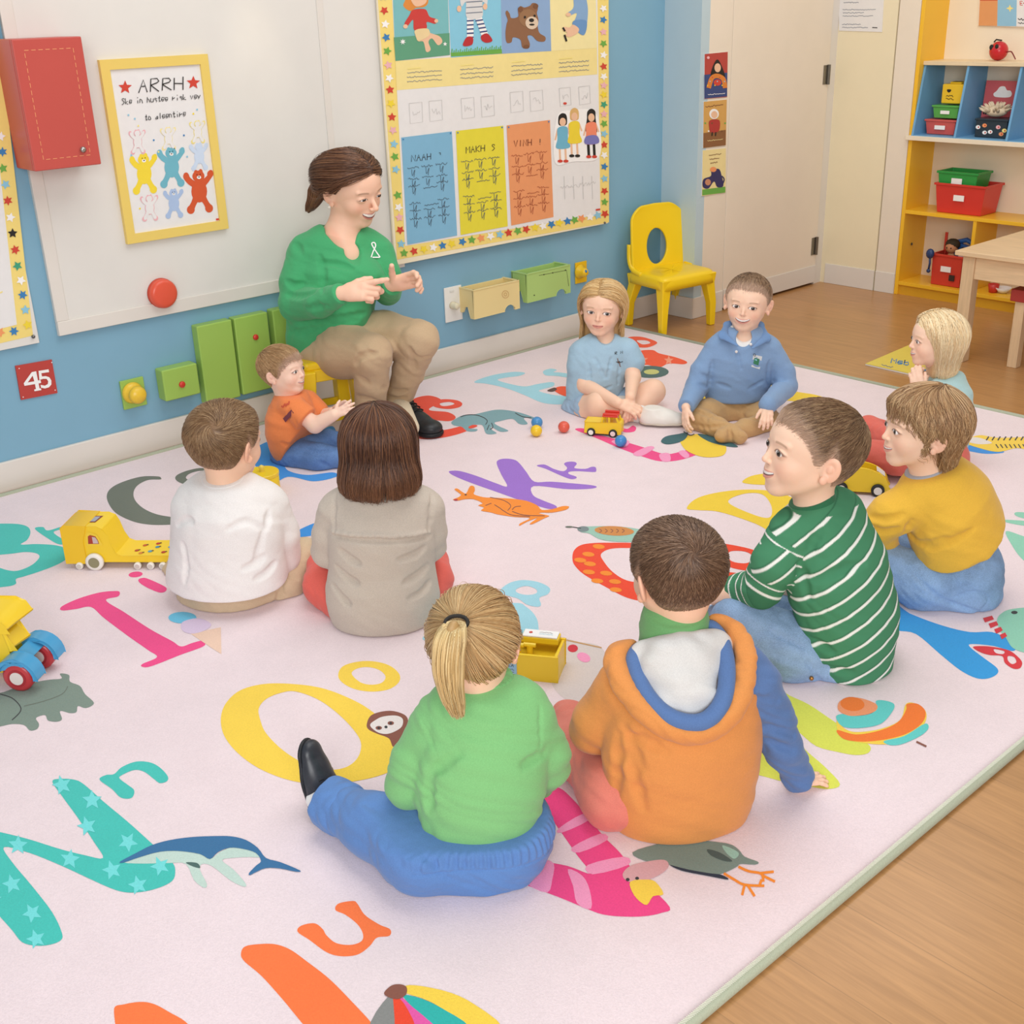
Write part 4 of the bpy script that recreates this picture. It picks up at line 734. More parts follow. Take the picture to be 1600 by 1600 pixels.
# whale
F.poly(zB([(600, 788), (680, 745), (760, 705), (850, 680), (960, 665), (1080, 660), (1160, 662), (1230, 680), (1290, 720), (1330, 770), (1400, 790), (1500, 832), (1480, 838), (1400, 822), (1330, 820), (1280, 840), (1250, 855), (1245, 845), (1280, 808), (1305, 785), (1280, 745), (1220, 725), (1150, 718), (1090, 740), (1050, 775), (1000, 750), (900, 735), (800, 738), (700, 765), (620, 792)]), NV, 3, n=3)
F.poly(zB([(620, 792), (700, 765), (800, 738), (900, 735), (1000, 750), (1050, 775), (1100, 740), (1160, 715), (1220, 708), (1280, 735), (1305, 765), (1250, 765), (1180, 768), (1110, 780), (1170, 830), (1230, 900), (1215, 912), (1150, 880), (1060, 810), (1010, 800), (1000, 830), (1035, 900), (1020, 918), (970, 880), (930, 800), (850, 795), (720, 798)]), pc('c3d9cf'), 2, n=3)
F.poly(zB([(930, 792), (985, 795), (1000, 820), (960, 810)]), FOR, 3)
# u U umbrella
F.poly(z3([(440, 1215), (455, 1190), (510, 1180), (545, 1205), (560, 1230), (600, 1262), (660, 1270), (705, 1255), (712, 1225), (690, 1185), (640, 1145), (598, 1125), (610, 1098), (670, 1087), (690, 1100), (720, 1145), (780, 1185), (825, 1205), (822, 1232), (770, 1240), (740, 1275), (690, 1310), (620, 1317), (560, 1300), (490, 1250)]), OR, 1)
F.poly(z3([(205, 1300), (225, 1275), (290, 1266), (350, 1268), (410, 1290), (480, 1340), (570, 1410), (660, 1500), (760, 1610), (850, 1740), (600, 1740), (480, 1620), (380, 1500), (290, 1400), (215, 1335)]), OR, 1)
F.poly([(178, 1580), (195, 1569), (230, 1566), (262, 1580), (300, 1610), (300, 1680), (200, 1640)], OR, 1)
F.poly(z3([(800, 1470), (830, 1440), (865, 1434), (893, 1445), (892, 1475), (860, 1495), (820, 1488)]), BRW, 4)
for l, m in (([(890, 1440), (960, 1442), (1080, 1470), (1180, 1520), (1300, 1620), (1300, 1760), (1200, 1640), (1000, 1510), (890, 1470)], YE), ([(880, 1478), (960, 1495), (1060, 1545), (1160, 1620), (1160, 1760), (1060, 1700), (900, 1510)], pc('2fb3ac')), ([(865, 1490), (920, 1530), (980, 1580), (1010, 1620), (1010, 1760), (930, 1660)], MGN), ([(830, 1490), (870, 1498), (910, 1560), (930, 1620), (930, 1760), (850, 1700), (825, 1580)], RD), ([(815, 1488), (838, 1500), (835, 1760), (700, 1760), (745, 1590)], pc('8a8a88'))): F.poly(z3(l), m, 2, n=3)
# V v with stripes, vulture
F.poly(z4([(215, 245), (290, 250), (350, 300), (420, 380), (500, 480), (580, 560), (640, 640), (700, 700), (820, 822), (780, 850), (700, 866), (600, 868), (500, 858), (420, 830), (300, 780), (180, 735), (60, 690), (-60, 640), (40, 560), (200, 600), (330, 625), (440, 662), (380, 580), (310, 480), (240, 380), (160, 260)]), PK, 1, n=4)
for l in ([(285, 445), (300, 465), (430, 405), (400, 375)], [(350, 535), (385, 560), (520, 500), (485, 470)], [(425, 620), (450, 665), (620, 620), (600, 580)], [(200, 600), (262, 612), (255, 690), (232, 752), (140, 715), (170, 680)], [(330, 640), (400, 672), (435, 740), (442, 830), (375, 805), (355, 720)]): F.poly(z4(l), PK2, 2, n=3)
F.poly(z4([(595, 660), (630, 625), (700, 605), (790, 595), (815, 620), (790, 655), (720, 690), (650, 705), (605, 690)]), pc('dba9ae'), 3); F.poly(z4([(630, 700), (700, 690), (750, 700), (790, 760), (740, 770), (710, 812), (670, 790), (640, 750)]), YE, 3, n=3)
F.ell((780+618/3.077, 1150+690/3.077), 3, 2.6, BK, 4); F.ell((780+663/3.077, 1150+684/3.077), 3, 2.4, BK, 4)
F.poly(z4([(640, 560), (760, 520), (900, 500), (1090, 515), (1150, 545), (1180, 580), (1245, 605), (1230, 618), (1160, 615), (1140, 630), (1060, 665), (980, 660), (900, 640), (820, 620), (700, 600)]), pc('7d8f86'), 2, n=3); F.poly(z4([(820, 620), (900, 640), (1000, 658), (1070, 668), (1100, 690), (1000, 672), (880, 648)]), pc('2c3344'), 3); F.poly(z4([(1000, 545), (1060, 560), (1120, 600), (1080, 600), (1020, 575)]), pc('4d5c58'), 3); F.poly(z4([(1075, 525), (1150, 560), (1130, 590), (1090, 560)]), SG, 3)
for l in ([(1080, 660), (1130, 690), (1180, 715), (1275, 720)], [(1180, 715), (1168, 765)], [(1195, 718), (1228, 770)], [(1150, 628), (1200, 650), (1260, 662), (1270, 700)], [(1250, 660), (1320, 652)], [(1262, 668), (1326, 700)], [(1262, 690), (1250, 722)]): F.line(z4(l), 4, KO, 3, n=4)
# Y y (yellow green), spinning top
F.poly(z6([(330, 330), (400, 420), (520, 480), (640, 560), (760, 640), (830, 690), (820, 725), (760, 735), (680, 722), (560, 690), (470, 620), (500, 700), (600, 790), (680, 880), (620, 905), (520, 890), (330, 850), (200, 780), (200, 500), (250, 300)]), LG, 1, n=4)
F.poly(z6([(665, 560), (700, 600), (760, 620), (880, 605), (980, 560), (1010, 480), (1060, 478), (1105, 510), (1110, 560), (1070, 620), (1000, 665), (900, 682), (780, 672), (700, 650), (668, 610)]), YE, 2)
F.poly(z6([(660, 545), (690, 590), (770, 600), (880, 580), (940, 520), (950, 480), (900, 462), (860, 465), (865, 500), (830, 530), (750, 540), (690, 530)]), pc('62cdc8'), 3); F.poly(z6([(668, 500), (680, 465), (730, 448), (790, 452), (860, 480), (862, 510), (820, 530), (740, 540), (690, 525)]), pc('f0986a'), 3); F.ell((1100+742/3.2, 950+480/3.2), 19, 11, pc('f07a2a'), 4, rot=.1)
F.poly(z6([(665, 610), (760, 632), (880, 612), (970, 570), (1010, 510), (1015, 480), (1070, 480), (1108, 520), (1090, 575), (1020, 625), (920, 655), (800, 668), (700, 655)]), pc('f47a2c'), 3); F.poly(z6([(900, 665), (1000, 640), (1090, 585), (1118, 580), (1120, 605), (1080, 640), (990, 680), (930, 685)]), pc('62cdc8'), 3); F.line(z6([(1062, 668), (1112, 692)]), 3, BRW, 3, False)
# blue X, bow, fish
F.poly(z6([(800, -160), (990, 0), (1060, 40), (1200, 90), (1330, 120), (1440, 120), (1530, 160), (1560, 195), (1540, 215), (1450, 190), (1340, 180), (1330, 195), (1400, 250), (1465, 300), (1465, 330), (1420, 352), (1360, 350), (1280, 310), (1180, 230), (1060, 130), (960, 110), (850, 60), (700, -60)]), BL, 1, n=4)
F.poly(z6([(1345, 195), (1390, 190), (1450, 195), (1520, 210), (1560, 235), (1590, 270), (1580, 300), (1545, 302), (1505, 275), (1490, 240), (1430, 235), (1380, 220)]), pc('d8323c'), 2, holes=[z6([(1450, 205), (1500, 215), (1495, 230), (1460, 225)]), z6([(1520, 240), (1550, 245), (1562, 270), (1540, 280), (1520, 262)])])
F.poly(z6([(1465, 60), (1490, 25), (1540, 5), (1640, 0), (1720, 40), (1720, 220), (1620, 225), (1545, 200), (1510, 150), (1480, 110)]), MINT, 2); F.ell((1100+1552/3.2, 950+22/3.2), 5, 2.6, BK, 3)
for k in range(4): F.poly(z6([(1395+k*28, 50+k*28), (1440+k*22, 38+k*28), (1450+k*22, 56+k*28), (1405+k*28, 72+k*28)]), pc('d8323c'), 3, False)
# Q q, quail
F.poly(zm_([(928, 1190), (935, 1130), (980, 1090), (1060, 1075), (1180, 1072), (1350, 1075), (1500, 1100), (1600, 1160), (1600, 1300), (1550, 1430), (1450, 1470), (1300, 1445), (1150, 1370), (1010, 1290), (950, 1235)]), RD, 1, holes=[zm_([(1120, 1150), (1180, 1115), (1300, 1108), (1450, 1120), (1530, 1200), (1500, 1320), (1400, 1340), (1290, 1325), (1200, 1270), (1140, 1200)])])
for x, y in ((1105, 1098), (1035, 1150), (1045, 1215), (1038, 1270), (1155, 1278), (1095, 1330), (1215, 1335), (1220, 1390), (980, 1190)): F.ell((680+x/4.3243, 600+y/4.3243), 9.5, 3.6, KO, 2, rot=.1)
F.poly(zm_([(960, 975), (990, 962), (1040, 962), (1120, 960), (1240, 962), (1400, 985), (1480, 1020), (1400, 1060), (1250, 1066), (1120, 1050), (1040, 1010), (985, 1000)]), SG, 2); F.ell((680+1210/4.3243, 600+992/4.3243), 31, 7.4, pc('cf8a4a'), 3, rot=.05); F.ell((680+1000/4.3243, 600+980/4.3243), 9, 4.5, pc('7c8a8c'), 3); F.line(zm_([(985, 975), (930, 966), (880, 964)]), 1.2, BK, 3); F.ell((680+905/4.3243, 600+965/4.3243), 6, 1.4, GY, 3)
for k in range(5): F.line(zm_([(1110+k*38, 980), (1125+k*38, 992), (1110+k*38, 1004)]), 1.1, BRW, 4)
F.poly([(1127, 852), (1142, 851), (1185, 862), (1200, 880), (1180, 892), (1140, 886), (1125, 872)], RD, 1, holes=[[(1140, 862), (1165, 862), (1178, 872), (1165, 880), (1142, 876)]]); F.poly([(1118, 893), (1150, 895), (1185, 900), (1180, 908), (1140, 905), (1115, 900)], RD, 1)
# P p light blue
F.poly(zm_([(440, 1390), (500, 1345), (580, 1325), (670, 1332), (740, 1355), (776, 1385), (760, 1420), (705, 1445), (715, 1490), (690, 1505), (620, 1490), (560, 1450), (490, 1430), (450, 1410)]), LBL, 1, holes=[zm_([(545, 1390), (590, 1368), (640, 1368), (685, 1390), (680, 1415), (620, 1425), (560, 1412)])])
F.poly([(800, 942), (822, 948), (838, 965), (842, 985), (845, 1010), (790, 1040), (740, 1030), (700, 1010), (660, 998), (690, 975), (700, 950)], LBL, 1)
# K k, kangaroo
F.poly(zn([(85, 1350), (105, 1342), (160, 1345), (260, 1375), (380, 1420), (450, 1440), (415, 1370), (385, 1300), (395, 1275), (440, 1266), (500, 1275), (535, 1305), (570, 1350), (620, 1410), (720, 1410), (850, 1420), (960, 1430), (1008, 1440), (990, 1452), (900, 1458), (800, 1455), (615, 1438), (612, 1495), (680, 1530), (750, 1558), (758, 1575), (720, 1582), (660, 1568), (540, 1530), (400, 1480), (230, 1420), (120, 1375)]), PU, 1, n=4)
F.poly(zn([(635, 1312), (655, 1304), (690, 1305), (740, 1330), (800, 1345), (825, 1325), (805, 1300), (825, 1287), (870, 1286), (885, 1300), (870, 1325), (940, 1330), (975, 1318), (1002, 1320), (1006, 1345), (985, 1350), (900, 1345), (840, 1348), (835, 1362), (880, 1378), (880, 1390), (845, 1394), (780, 1370), (690, 1330)]), PU, 1, n=3)
F.poly(zm_([(120, 780), (150, 768), (175, 750), (160, 735), (130, 712), (150, 706), (185, 730), (210, 738), (235, 690), (262, 692), (268, 720), (262, 745), (330, 765), (400, 768), (520, 775), (620, 790), (690, 820), (720, 850), (790, 845), (860, 825), (905, 828), (880, 850), (790, 868), (720, 868), (705, 875), (770, 890), (740, 905), (660, 945), (640, 942), (690, 905), (620, 930), (570, 957), (575, 940), (640, 905), (540, 898), (420, 880), (380, 868), (310, 855), (330, 835), (290, 820), (320, 805), (260, 778), (200, 778), (150, 788)]), KO, 3, n=3)
for l in ([(370, 765), (460, 785), (510, 820), (490, 855)], [(520, 850), (540, 830), (580, 825)], [(400, 815), (440, 840), (460, 855), (520, 885), (640, 895)], [(520, 860), (600, 885), (740, 890)], [(340, 820), (380, 805)]): F.line(zm_(l), 1.1, BRW, 4)
F.ell((680+206/4.3243, 600+748/4.3243), 1.8, 1, BK, 4); F.ell((680+140/4.3243, 600+782/4.3243), 3, 1.4, DRED, 4)
# D d yellow
F.poly([(1073, 794), (1090, 778), (1130, 768), (1180, 765), (1225, 772), (1262, 795), (1260, 830), (1220, 838), (1180, 818), (1125, 800), (1090, 797)], LY, 1, holes=[[(1138, 785), (1160, 772), (1190, 772), (1205, 790), (1203, 808), (1180, 805)]])
F.poly([(1160, 752), (1180, 742), (1230, 738), (1260, 748), (1260, 762), (1200, 758), (1170, 756)], LY, 1)
# L l pink striped, lemon
F.poly(zn([(875, 1085), (930, 1078), (1000, 1110), (1150, 1150), (1300, 1195), (1440, 1238), (1560, 1215), (1620, 1200), (1700, 1210), (1600, 1255), (1500, 1280), (1400, 1282), (1300, 1255), (1150, 1200), (1000, 1135)]), PK, 1, n=4)
for l in ([(1100, 1160), (1160, 1145), (1215, 1160), (1180, 1195)], [(1235, 1235), (1330, 1190), (1370, 1200), (1290, 1250)], [(1400, 1240), (1460, 1232), (1470, 1280), (1420, 1282)], [(1520, 1225), (1560, 1215), (1590, 1250), (1560, 1262)]): F.poly(zn(l), PK2, 2, n=3)
F.poly(zn([(1150, 1070), (1200, 1080), (1235, 1060), (1256, 1075), (1240, 1098), (1180, 1100)]), PK, 1)
F.poly([(1063, 685), (1075, 680), (1100, 678), (1125, 685), (1135, 700), (1128, 712), (1100, 714), (1076, 706), (1065, 695)], LY, 3); F.poly([(1033, 690), (1040, 682), (1060, 678), (1075, 676), (1068, 688), (1045, 694)], pc('35646a'), 4); F.poly([(1090, 678), (1112, 681), (1140, 690), (1153, 698), (1135, 697), (1108, 690)], pc('35646a'), 4); F.line([(1068, 674), (1078, 680), (1085, 678)], 1.5, BK, 4)
# E e, elephant
F.poly(z4([(0, 0)]*3) if 0 else [(640, 628), (668, 618), (690, 626), (670, 640), (700, 644), (712, 652), (700, 658), (660, 655), (662, 668), (690, 672), (720, 666), (740, 662), (728, 674), (690, 684), (650, 684), (630, 660)], RD, 1)
F.poly([(676, 630), (690, 624), (712, 625), (722, 630), (718, 636), (700, 639), (680, 636)], RD, 1, holes=[[(688, 630), (702, 628), (710, 631), (700, 634), (690, 634)]])
F.poly(zm_([(108, 262), (130, 240), (190, 210), (260, 205), (320, 192), (400, 175), (470, 175), (560, 190), (640, 215), (700, 240), (690, 246), (620, 228), (600, 235), (625, 268), (590, 274), (560, 265), (520, 235), (440, 250), (400, 262), (430, 285), (495, 315), (440, 322), (380, 290), (385, 310), (415, 332), (370, 340), (340, 330), (320, 280), (280, 275), (240, 285), (235, 300), (285, 305), (270, 320), (215, 318), (180, 290), (130, 280)]), EL, 2, n=4)
for l in ([(170, 222), (220, 208), (280, 210), (330, 228), (352, 250), (340, 275)], [(380, 262), (390, 290), (370, 308)], [(540, 195), (590, 220), (650, 228)], [(365, 275), (350, 310)]): F.line(zm_(l), 1.2, BK, 3)
F.poly(zm_([(225, 290), (255, 276), (285, 280), (270, 292), (235, 300)]), RD, 3)
# F f, fox
F.poly(zn([(245, 790), (290, 765), (380, 740), (480, 725), (545, 726), (560, 735), (520, 750), (440, 760), (390, 775), (470, 800), (560, 815), (640, 800), (720, 788), (745, 795), (735, 815), (680, 830), (650, 845), (740, 868), (840, 880), (900, 900), (820, 925), (720, 925), (650, 910), (560, 870), (440, 825), (320, 798)]), LBL, 1)
F.poly(zn([(675, 720), (720, 704), (760, 712), (740, 725), (780, 728), (850, 740), (850, 760), (760, 750), (690, 745)]), LBL, 1)
F.poly(zn([(740, 835), (780, 815), (840, 820), (900, 850), (850, 880), (790, 868)]), OR2, 2); F.poly(zn([(700, 840), (745, 822), (760, 835), (730, 848)]), pc('5a4038'), 3)
# G g, giraffe patches, green ring
F.poly([(980, 528), (1000, 526), (1022, 532), (1026, 537), (1010, 543), (990, 540)], OR2, 1, holes=[[(995, 532), (1010, 532), (1016, 536), (1004, 538)]])
F.poly([(975, 556), (1000, 548), (1020, 547), (1030, 552), (1055, 558), (1073, 565), (1068, 569), (1045, 568), (1030, 574), (1010, 570), (990, 574), (985, 565)], OR2, 1); F.star((1045, 563), 8, pc('f59a7c'), 2, k=.4); F.star((1005, 562), 8, pc('f59a7c'), 2, k=.4)
F.ell((1016, 581), 29, 9.5, FOR, 2); F.ell((1018, 581), 12, 4, pc('c9c87a'), 3)
# M yellow
F.poly([(1065, 622), (1072, 610), (1100, 604), (1150, 600), (1200, 600), (1240, 611), (1275, 617), (1296, 625), (1285, 629), (1230, 626), (1180, 618), (1120, 618), (1112, 628), (1090, 632)], LY, 1)
# tiger and blue T
F.poly([(1506, 690), (1530, 680), (1560, 684), (1620, 684), (1660, 700), (1620, 706), (1590, 700), (1560, 706), (1530, 700)], YE, 2)
for i in range(9): F.line([(1545+i*9, 682), (1541+i*9, 688)], 2, BK, 3, False); F.line([(1560+i*7, 700), (1556+i*7, 694)], 1.6, BK, 3, False)
F.poly([(1500, 690), (1530, 692), (1560, 701), (1568, 707), (1540, 709), (1510, 704), (1490, 700)], BB, 1); F.poly([(1505, 660), (1512, 656), (1517, 662), (1508, 666)], BB, 1); F.poly([(1510, 684), (1530, 684), (1550, 692), (1530, 694), (1512, 690)], WH, 3)
# mint letters at the right edge
F.poly([(1572, 830), (1600, 838), (1640, 850), (1640, 900), (1600, 876), (1580, 850)], MINT, 1); F.poly([(1590, 800), (1640, 806), (1640, 816), (1592, 808)], MINT, 1); F.poly([(1572, 812), (1640, 818), (1640, 826), (1580, 818)], MINT, 1)
# blue letters near the boys
F.poly([(452, 838), (475, 824), (500, 815), (530, 812), (535, 822), (510, 830), (480, 838)], BB, 1); F.poly([(395, 745), (420, 715), (440, 720), (450, 735), (480, 742), (520, 738), (525, 745), (490, 752), (450, 745), (420, 760)], BB, 1); F.poly([(505, 672), (520, 666), (525, 680), (515, 700), (500, 690)], BB, 1); F.poly([(400, 700), (425, 690), (430, 715), (410, 735), (395, 720)], BB, 1)
# ice cream under the boy in white
F.ell((285, 965), 22, 9, pc('6cc6e8'), 2); F.poly([(285, 972), (310, 966), (330, 975), (320, 985), (300, 990), (285, 985)], LIL, 2); F.poly([(298, 990), (345, 980), (346, 1022), (330, 1012)], PCH, 2, False)
# grey rocket near the toy box
F.poly([(878, 1000), (905, 1003), (940, 1012), (950, 1050), (930, 1110), (880, 1090), (860, 1060), (880, 1040)], pc('d9cdca'), 1); F.line([(885, 1000), (940, 1012)], 2, pc('c79a6a'), 2, False); F.ell((895, 1013), 8, 6, pc('d23a48'), 2); F.ell((912, 1027), 11, 7, PK2, 2, rot=.4)
ru = F.mb.go('printed_letters', F.mats, rug, label='printed capital and small letters with animal drawings')
# ================================================================ figures: smooth bodies grown from rounded limbs
UP = np.array([0, 0, 1.0])
def ss(x, a, b):
    t = np.clip((x-a)/(b-a), 0, 1); return t*t*(3-2*t)
class Sdf:
    def __init__(s): s.ops = []
    def cone(s, a, b, ra, rb, k=.02, flat=None, op='u', fs=1.0):
        a = np.array(a, np.float64); b = np.array(b, np.float64); R = max(ra, rb)
        lo = np.minimum(a-ra, b-rb); hi = np.maximum(a+ra, b+rb)
        if flat is None:
            ab = b-a; L2 = max(ab@ab, 1e-9)
            def f(P):
                q = P-a; t = np.clip(q@ab/L2, 0, 1); return np.sqrt(np.maximum(((q-t[:, None]*ab)**2).sum(1), 1e-12))-(ra+(rb-ra)*t)
        else:   # squashed along unit vector flat by factor fs (<1: thinner)
            n = nrm(flat); iv = 1/fs-1; ab = b-a; ab2 = ab+n*(ab@n)*iv; L2 = max(ab2@ab2, 1e-9); sc = min(1, fs)**.5
            def f(P):
                q = P-a; q = q+np.outer(q@n*iv, n); t = np.clip(q@ab2/L2, 0, 1); return (np.sqrt(np.maximum(((q-t[:, None]*ab2)**2).sum(1), 1e-12))-(ra+(rb-ra)*t))*sc
            if fs > 1: lo -= R*(fs-1); hi += R*(fs-1)
        s.ops.append((op, f, lo, hi, k)); return s
    def chain(s, pts, k=.02, flat=None, fs=1.0, op='u'):
        for (a, ra), (b, rb) in zip(pts[:-1], pts[1:]): s.cone(a, b, ra, rb, k, flat, op, fs)
        return s
    def ell(s, c, r, R=None, k=.02, op='u'):
        c = np.array(c, float); r = np.array(r, float); R = np.eye(3) if R is None else np.array(R, float); e = float(r.max())
        def f(P):
            q = (P-c) @ R; k0 = np.sqrt(((q/r)**2).sum(1)); k1 = np.sqrt(((q/(r*r))**2).sum(1)); return k0*(k0-1)/np.maximum(k1, 1e-6)
        s.ops.append((op, f, c-e, c+e, k)); return s
    def cut(s, p, n, k=.004):
        p = np.array(p, float); n = nrm(n); s.ops.append(('i', lambda P: (P-p)@n, None, None, k)); return s
    def fn(s, f, op='f', k=0): s.ops.append((op, f, None, None, k)); return s
    def __call__(s, P, cull=True):
        d = np.full(len(P), 1.0)
        for op, f, lo, hi, k in s.ops:
            if lo is not None and cull:
                m = k+.02; ix = np.nonzero(np.all((P > lo-m) & (P < hi+m), 1))[0]
                if not len(ix): continue
                Q = P[ix]; a = d[ix]
            else: ix = slice(None); Q = P; a = d
            b = f(Q) if op != 'f' else None
            if op == 'u': h = np.clip(.5+.5*(b-a)/k, 0, 1); r = b*(1-h)+a*h-k*h*(1-h)
            elif op == 's': h = np.clip(.5-.5*(b+a)/k, 0, 1); r = a+(-b-a)*h+k*h*(1-h)
            elif op == 'i': h = np.clip(.5-.5*(b-a)/k, 0, 1); r = b*(1-h)+a*h+k*h*(1-h)
            elif op == 'd': r = a+b
            else: r = f(Q, a)
            d[ix] = r
        return d
    def bounds(s):
        B = [(lo, hi) for op, f, lo, hi, k in s.ops if lo is not None and op == 'u']
        return np.min([b[0] for b in B], 0)-.03, np.max([b[1] for b in B], 0)+.03
def isosurf(S, h, lo=None, hi=None, B=8):
    l, u = S.bounds(); lo = l if lo is None else np.maximum(l, lo); hi = u if hi is None else np.minimum(u, hi)
    nb = np.maximum(1, np.ceil((hi-lo)/(h*B)).astype(int)); n = nb*B+1
    c = np.stack(np.meshgrid(*[np.arange(k) for k in nb], indexing='ij'), -1).reshape(-1, 3)
    dc = S(lo+(c+.5)*B*h, cull=False)
    G = np.repeat(np.repeat(np.repeat(np.where(dc.reshape(nb) < 0, -1, 1).astype(np.float32), B, 0), B, 1), B, 2); G = np.pad(G, ((0, 1), (0, 1), (0, 1)), mode='edge')
    act = c[np.abs(dc) < B*h*1.35+.012]; o = np.stack(np.meshgrid(*[np.arange(B+1)]*3, indexing='ij'), -1).reshape(-1, 3)
    for i in range(0, len(act), 400):
        idx = (act[i:i+400, None, :]*B+o[None]).reshape(-1, 3); G[idx[:, 0], idx[:, 1], idx[:, 2]] = S(lo+idx*h)
    I = G < 0; A = I[:-1, :-1, :-1].copy(); O = A.copy()
    for a in (0, 1):
        for b in (0, 1):
            for d in (0, 1):
                q = I[a:I.shape[0]-1+a, b:I.shape[1]-1+b, d:I.shape[2]-1+d]; A &= q; O |= q
    cells = np.argwhere(O & ~A); ids = np.full(A.shape, -1, np.int32); ids[tuple(cells.T)] = np.arange(len(cells))
    if not len(cells): return np.zeros((0, 3)), np.zeros((0, 4), int)
    acc = np.zeros((len(cells), 3)); cnt = np.zeros(len(cells)); cor = [(a, b, d) for a in (0, 1) for b in (0, 1) for d in (0, 1)]
    val = {q: G[cells[:, 0]+q[0], cells[:, 1]+q[1], cells[:, 2]+q[2]] for q in cor}
    for p in cor:
        for ax in range(3):
            if p[ax] == 0:
                q = tuple(1 if i == ax else p[i] for i in range(3)); g0, g1 = val[p], val[q]; m = (g0 < 0) != (g1 < 0)
                t = np.where(m, g0/np.where(m, g0-g1, 1), 0); pos = np.array(p, float)[None]+0*acc; pos[:, ax] = t; acc[m] += pos[m]; cnt[m] += 1
    V = lo+(cells+acc/cnt[:, None])*h; Fs = []
    for ax, (u_, v_) in enumerate(((1, 2), (2, 0), (0, 1))):
        s0 = [slice(None)]*3; s1 = [slice(None)]*3; s0[ax] = slice(0, -1); s1[ax] = slice(1, None)
        E = np.argwhere(I[tuple(s0)] != I[tuple(s1)]); E = E[(E[:, u_] > 0) & (E[:, v_] > 0) & (E[:, u_] < A.shape[u_]) & (E[:, v_] < A.shape[v_])]
        def g(du, dv):
            q = E.copy(); q[:, u_] -= du; q[:, v_] -= dv; return ids[q[:, 0], q[:, 1], q[:, 2]]
        Q = np.stack([g(1, 1), g(0, 1), g(0, 0), g(1, 0)], 1); fl_ = ~I[E[:, 0], E[:, 1], E[:, 2]]; Q[fl_] = Q[fl_][:, ::-1]; Fs.append(Q[(Q >= 0).all(1)])
    return V, np.concatenate(Fs)
def folds(amp, f=(75, 75, 110), seed=0, ridge=True):
    """cloth folds: gentle ridges running through the surface"""
    R = np.random.default_rng(seed); ph = R.uniform(0, 6, 8); f = np.array(f, float)
    def g(P):
        x, y, z = (P*f).T; w = .9*np.sin(.5*x+ph[0])+.9*np.sin(.43*z+.3*y+ph[1])
        v = np.sin(.6*x+.5*y+.9*z+w*1.6+ph[2])*.6+np.sin(-.8*x+.7*y+.55*z-w*1.3+ph[3])*.4
        return -amp*(np.abs(v)**1.5*1.6-.5) if ridge else amp*v
    return g
# ---------------------------------------------------------------- frame of one figure
class Fig:
    def __init__(s, name, label, base, back=0.0, zp=.09, cat='person'):
        b = fl(*base)+FH*back; s.b = b*np.array([1, 1, 0]); s.m = float((s.b+[0, 0, .3]-CAM)@_f)/FPX; s.pel = s.b+np.array([0, 0, zp])
        s.root = thing(name, label, cat, s.b)
        s.SV = []; s.SF = []; s.SC = []; s.n = 0
    def A(s, px, py, off=0.0):
        if isinstance(off, complex): return fl(px, py, off.imag)
        return at(px, py, s.b, off)
    def L(s, pts): return [(s.A(*p[:3]), p[3]*s.m) for p in pts]
    def limb(s, S, pts, k=.02, flat=None, fs=1.0): return S.chain(s.L(pts), k, flat, fs)
    def skin(s, S, h, colf, lo=None, hi=None):
        S.cut((0, 0, RZ+.0015), -UP, .002); V, Fq = isosurf(S, h, lo, hi)
        if len(V): s.SV.append(V); s.SF.append(Fq+s.n); s.SC.append(colf(V)); s.n += len(V)
    def finish(s, mat_=None):
        link_mesh('body', np.concatenate(s.SV), np.concatenate(s.SF), [M_SKIN], None, s.root, smooth=True, cols=np.concatenate(s.SC))
    def wear(s, name, S, h, m, label=None, lo=None, hi=None, colf=None):
        S.cut((0, 0, RZ+.0012), -UP, .003); V, Fq = isosurf(S, h, lo, hi)
        return link_mesh(name, V, Fq, [m], None, s.root, smooth=True, label=label, cols=None if colf is None else colf(V))
M_SKIN = mat('e8b898', .48, 'attr', .35, skin=1, name='skin'); M_HAIR = mat('6b4a33', .42, 'attr', .5, name='hair'); M_SHOE = mat('2e3138', .35, 'leather')
def heading(phi, pitch=0, roll=0):
    """columns: head's right, forward, up. phi 0 = towards the camera, 90 = image right, 180 = away"""
    a = math.radians(phi); f = math.sin(a)*RH-math.cos(a)*FH; f = nrm(f); r = nrm(np.cross(f, [0, 0, 1])); u = np.array([0, 0, 1.0])
    p = math.radians(pitch); f2 = f*math.cos(p)+u*math.sin(p); u2 = -f*math.sin(p)+u*math.cos(p); q = math.radians(roll)
    return np.stack([r*math.cos(q)+u2*math.sin(q), f2, -r*math.sin(q)+u2*math.cos(q)], 1)
SKIN0 = np.array(lin('f6cdb2'))
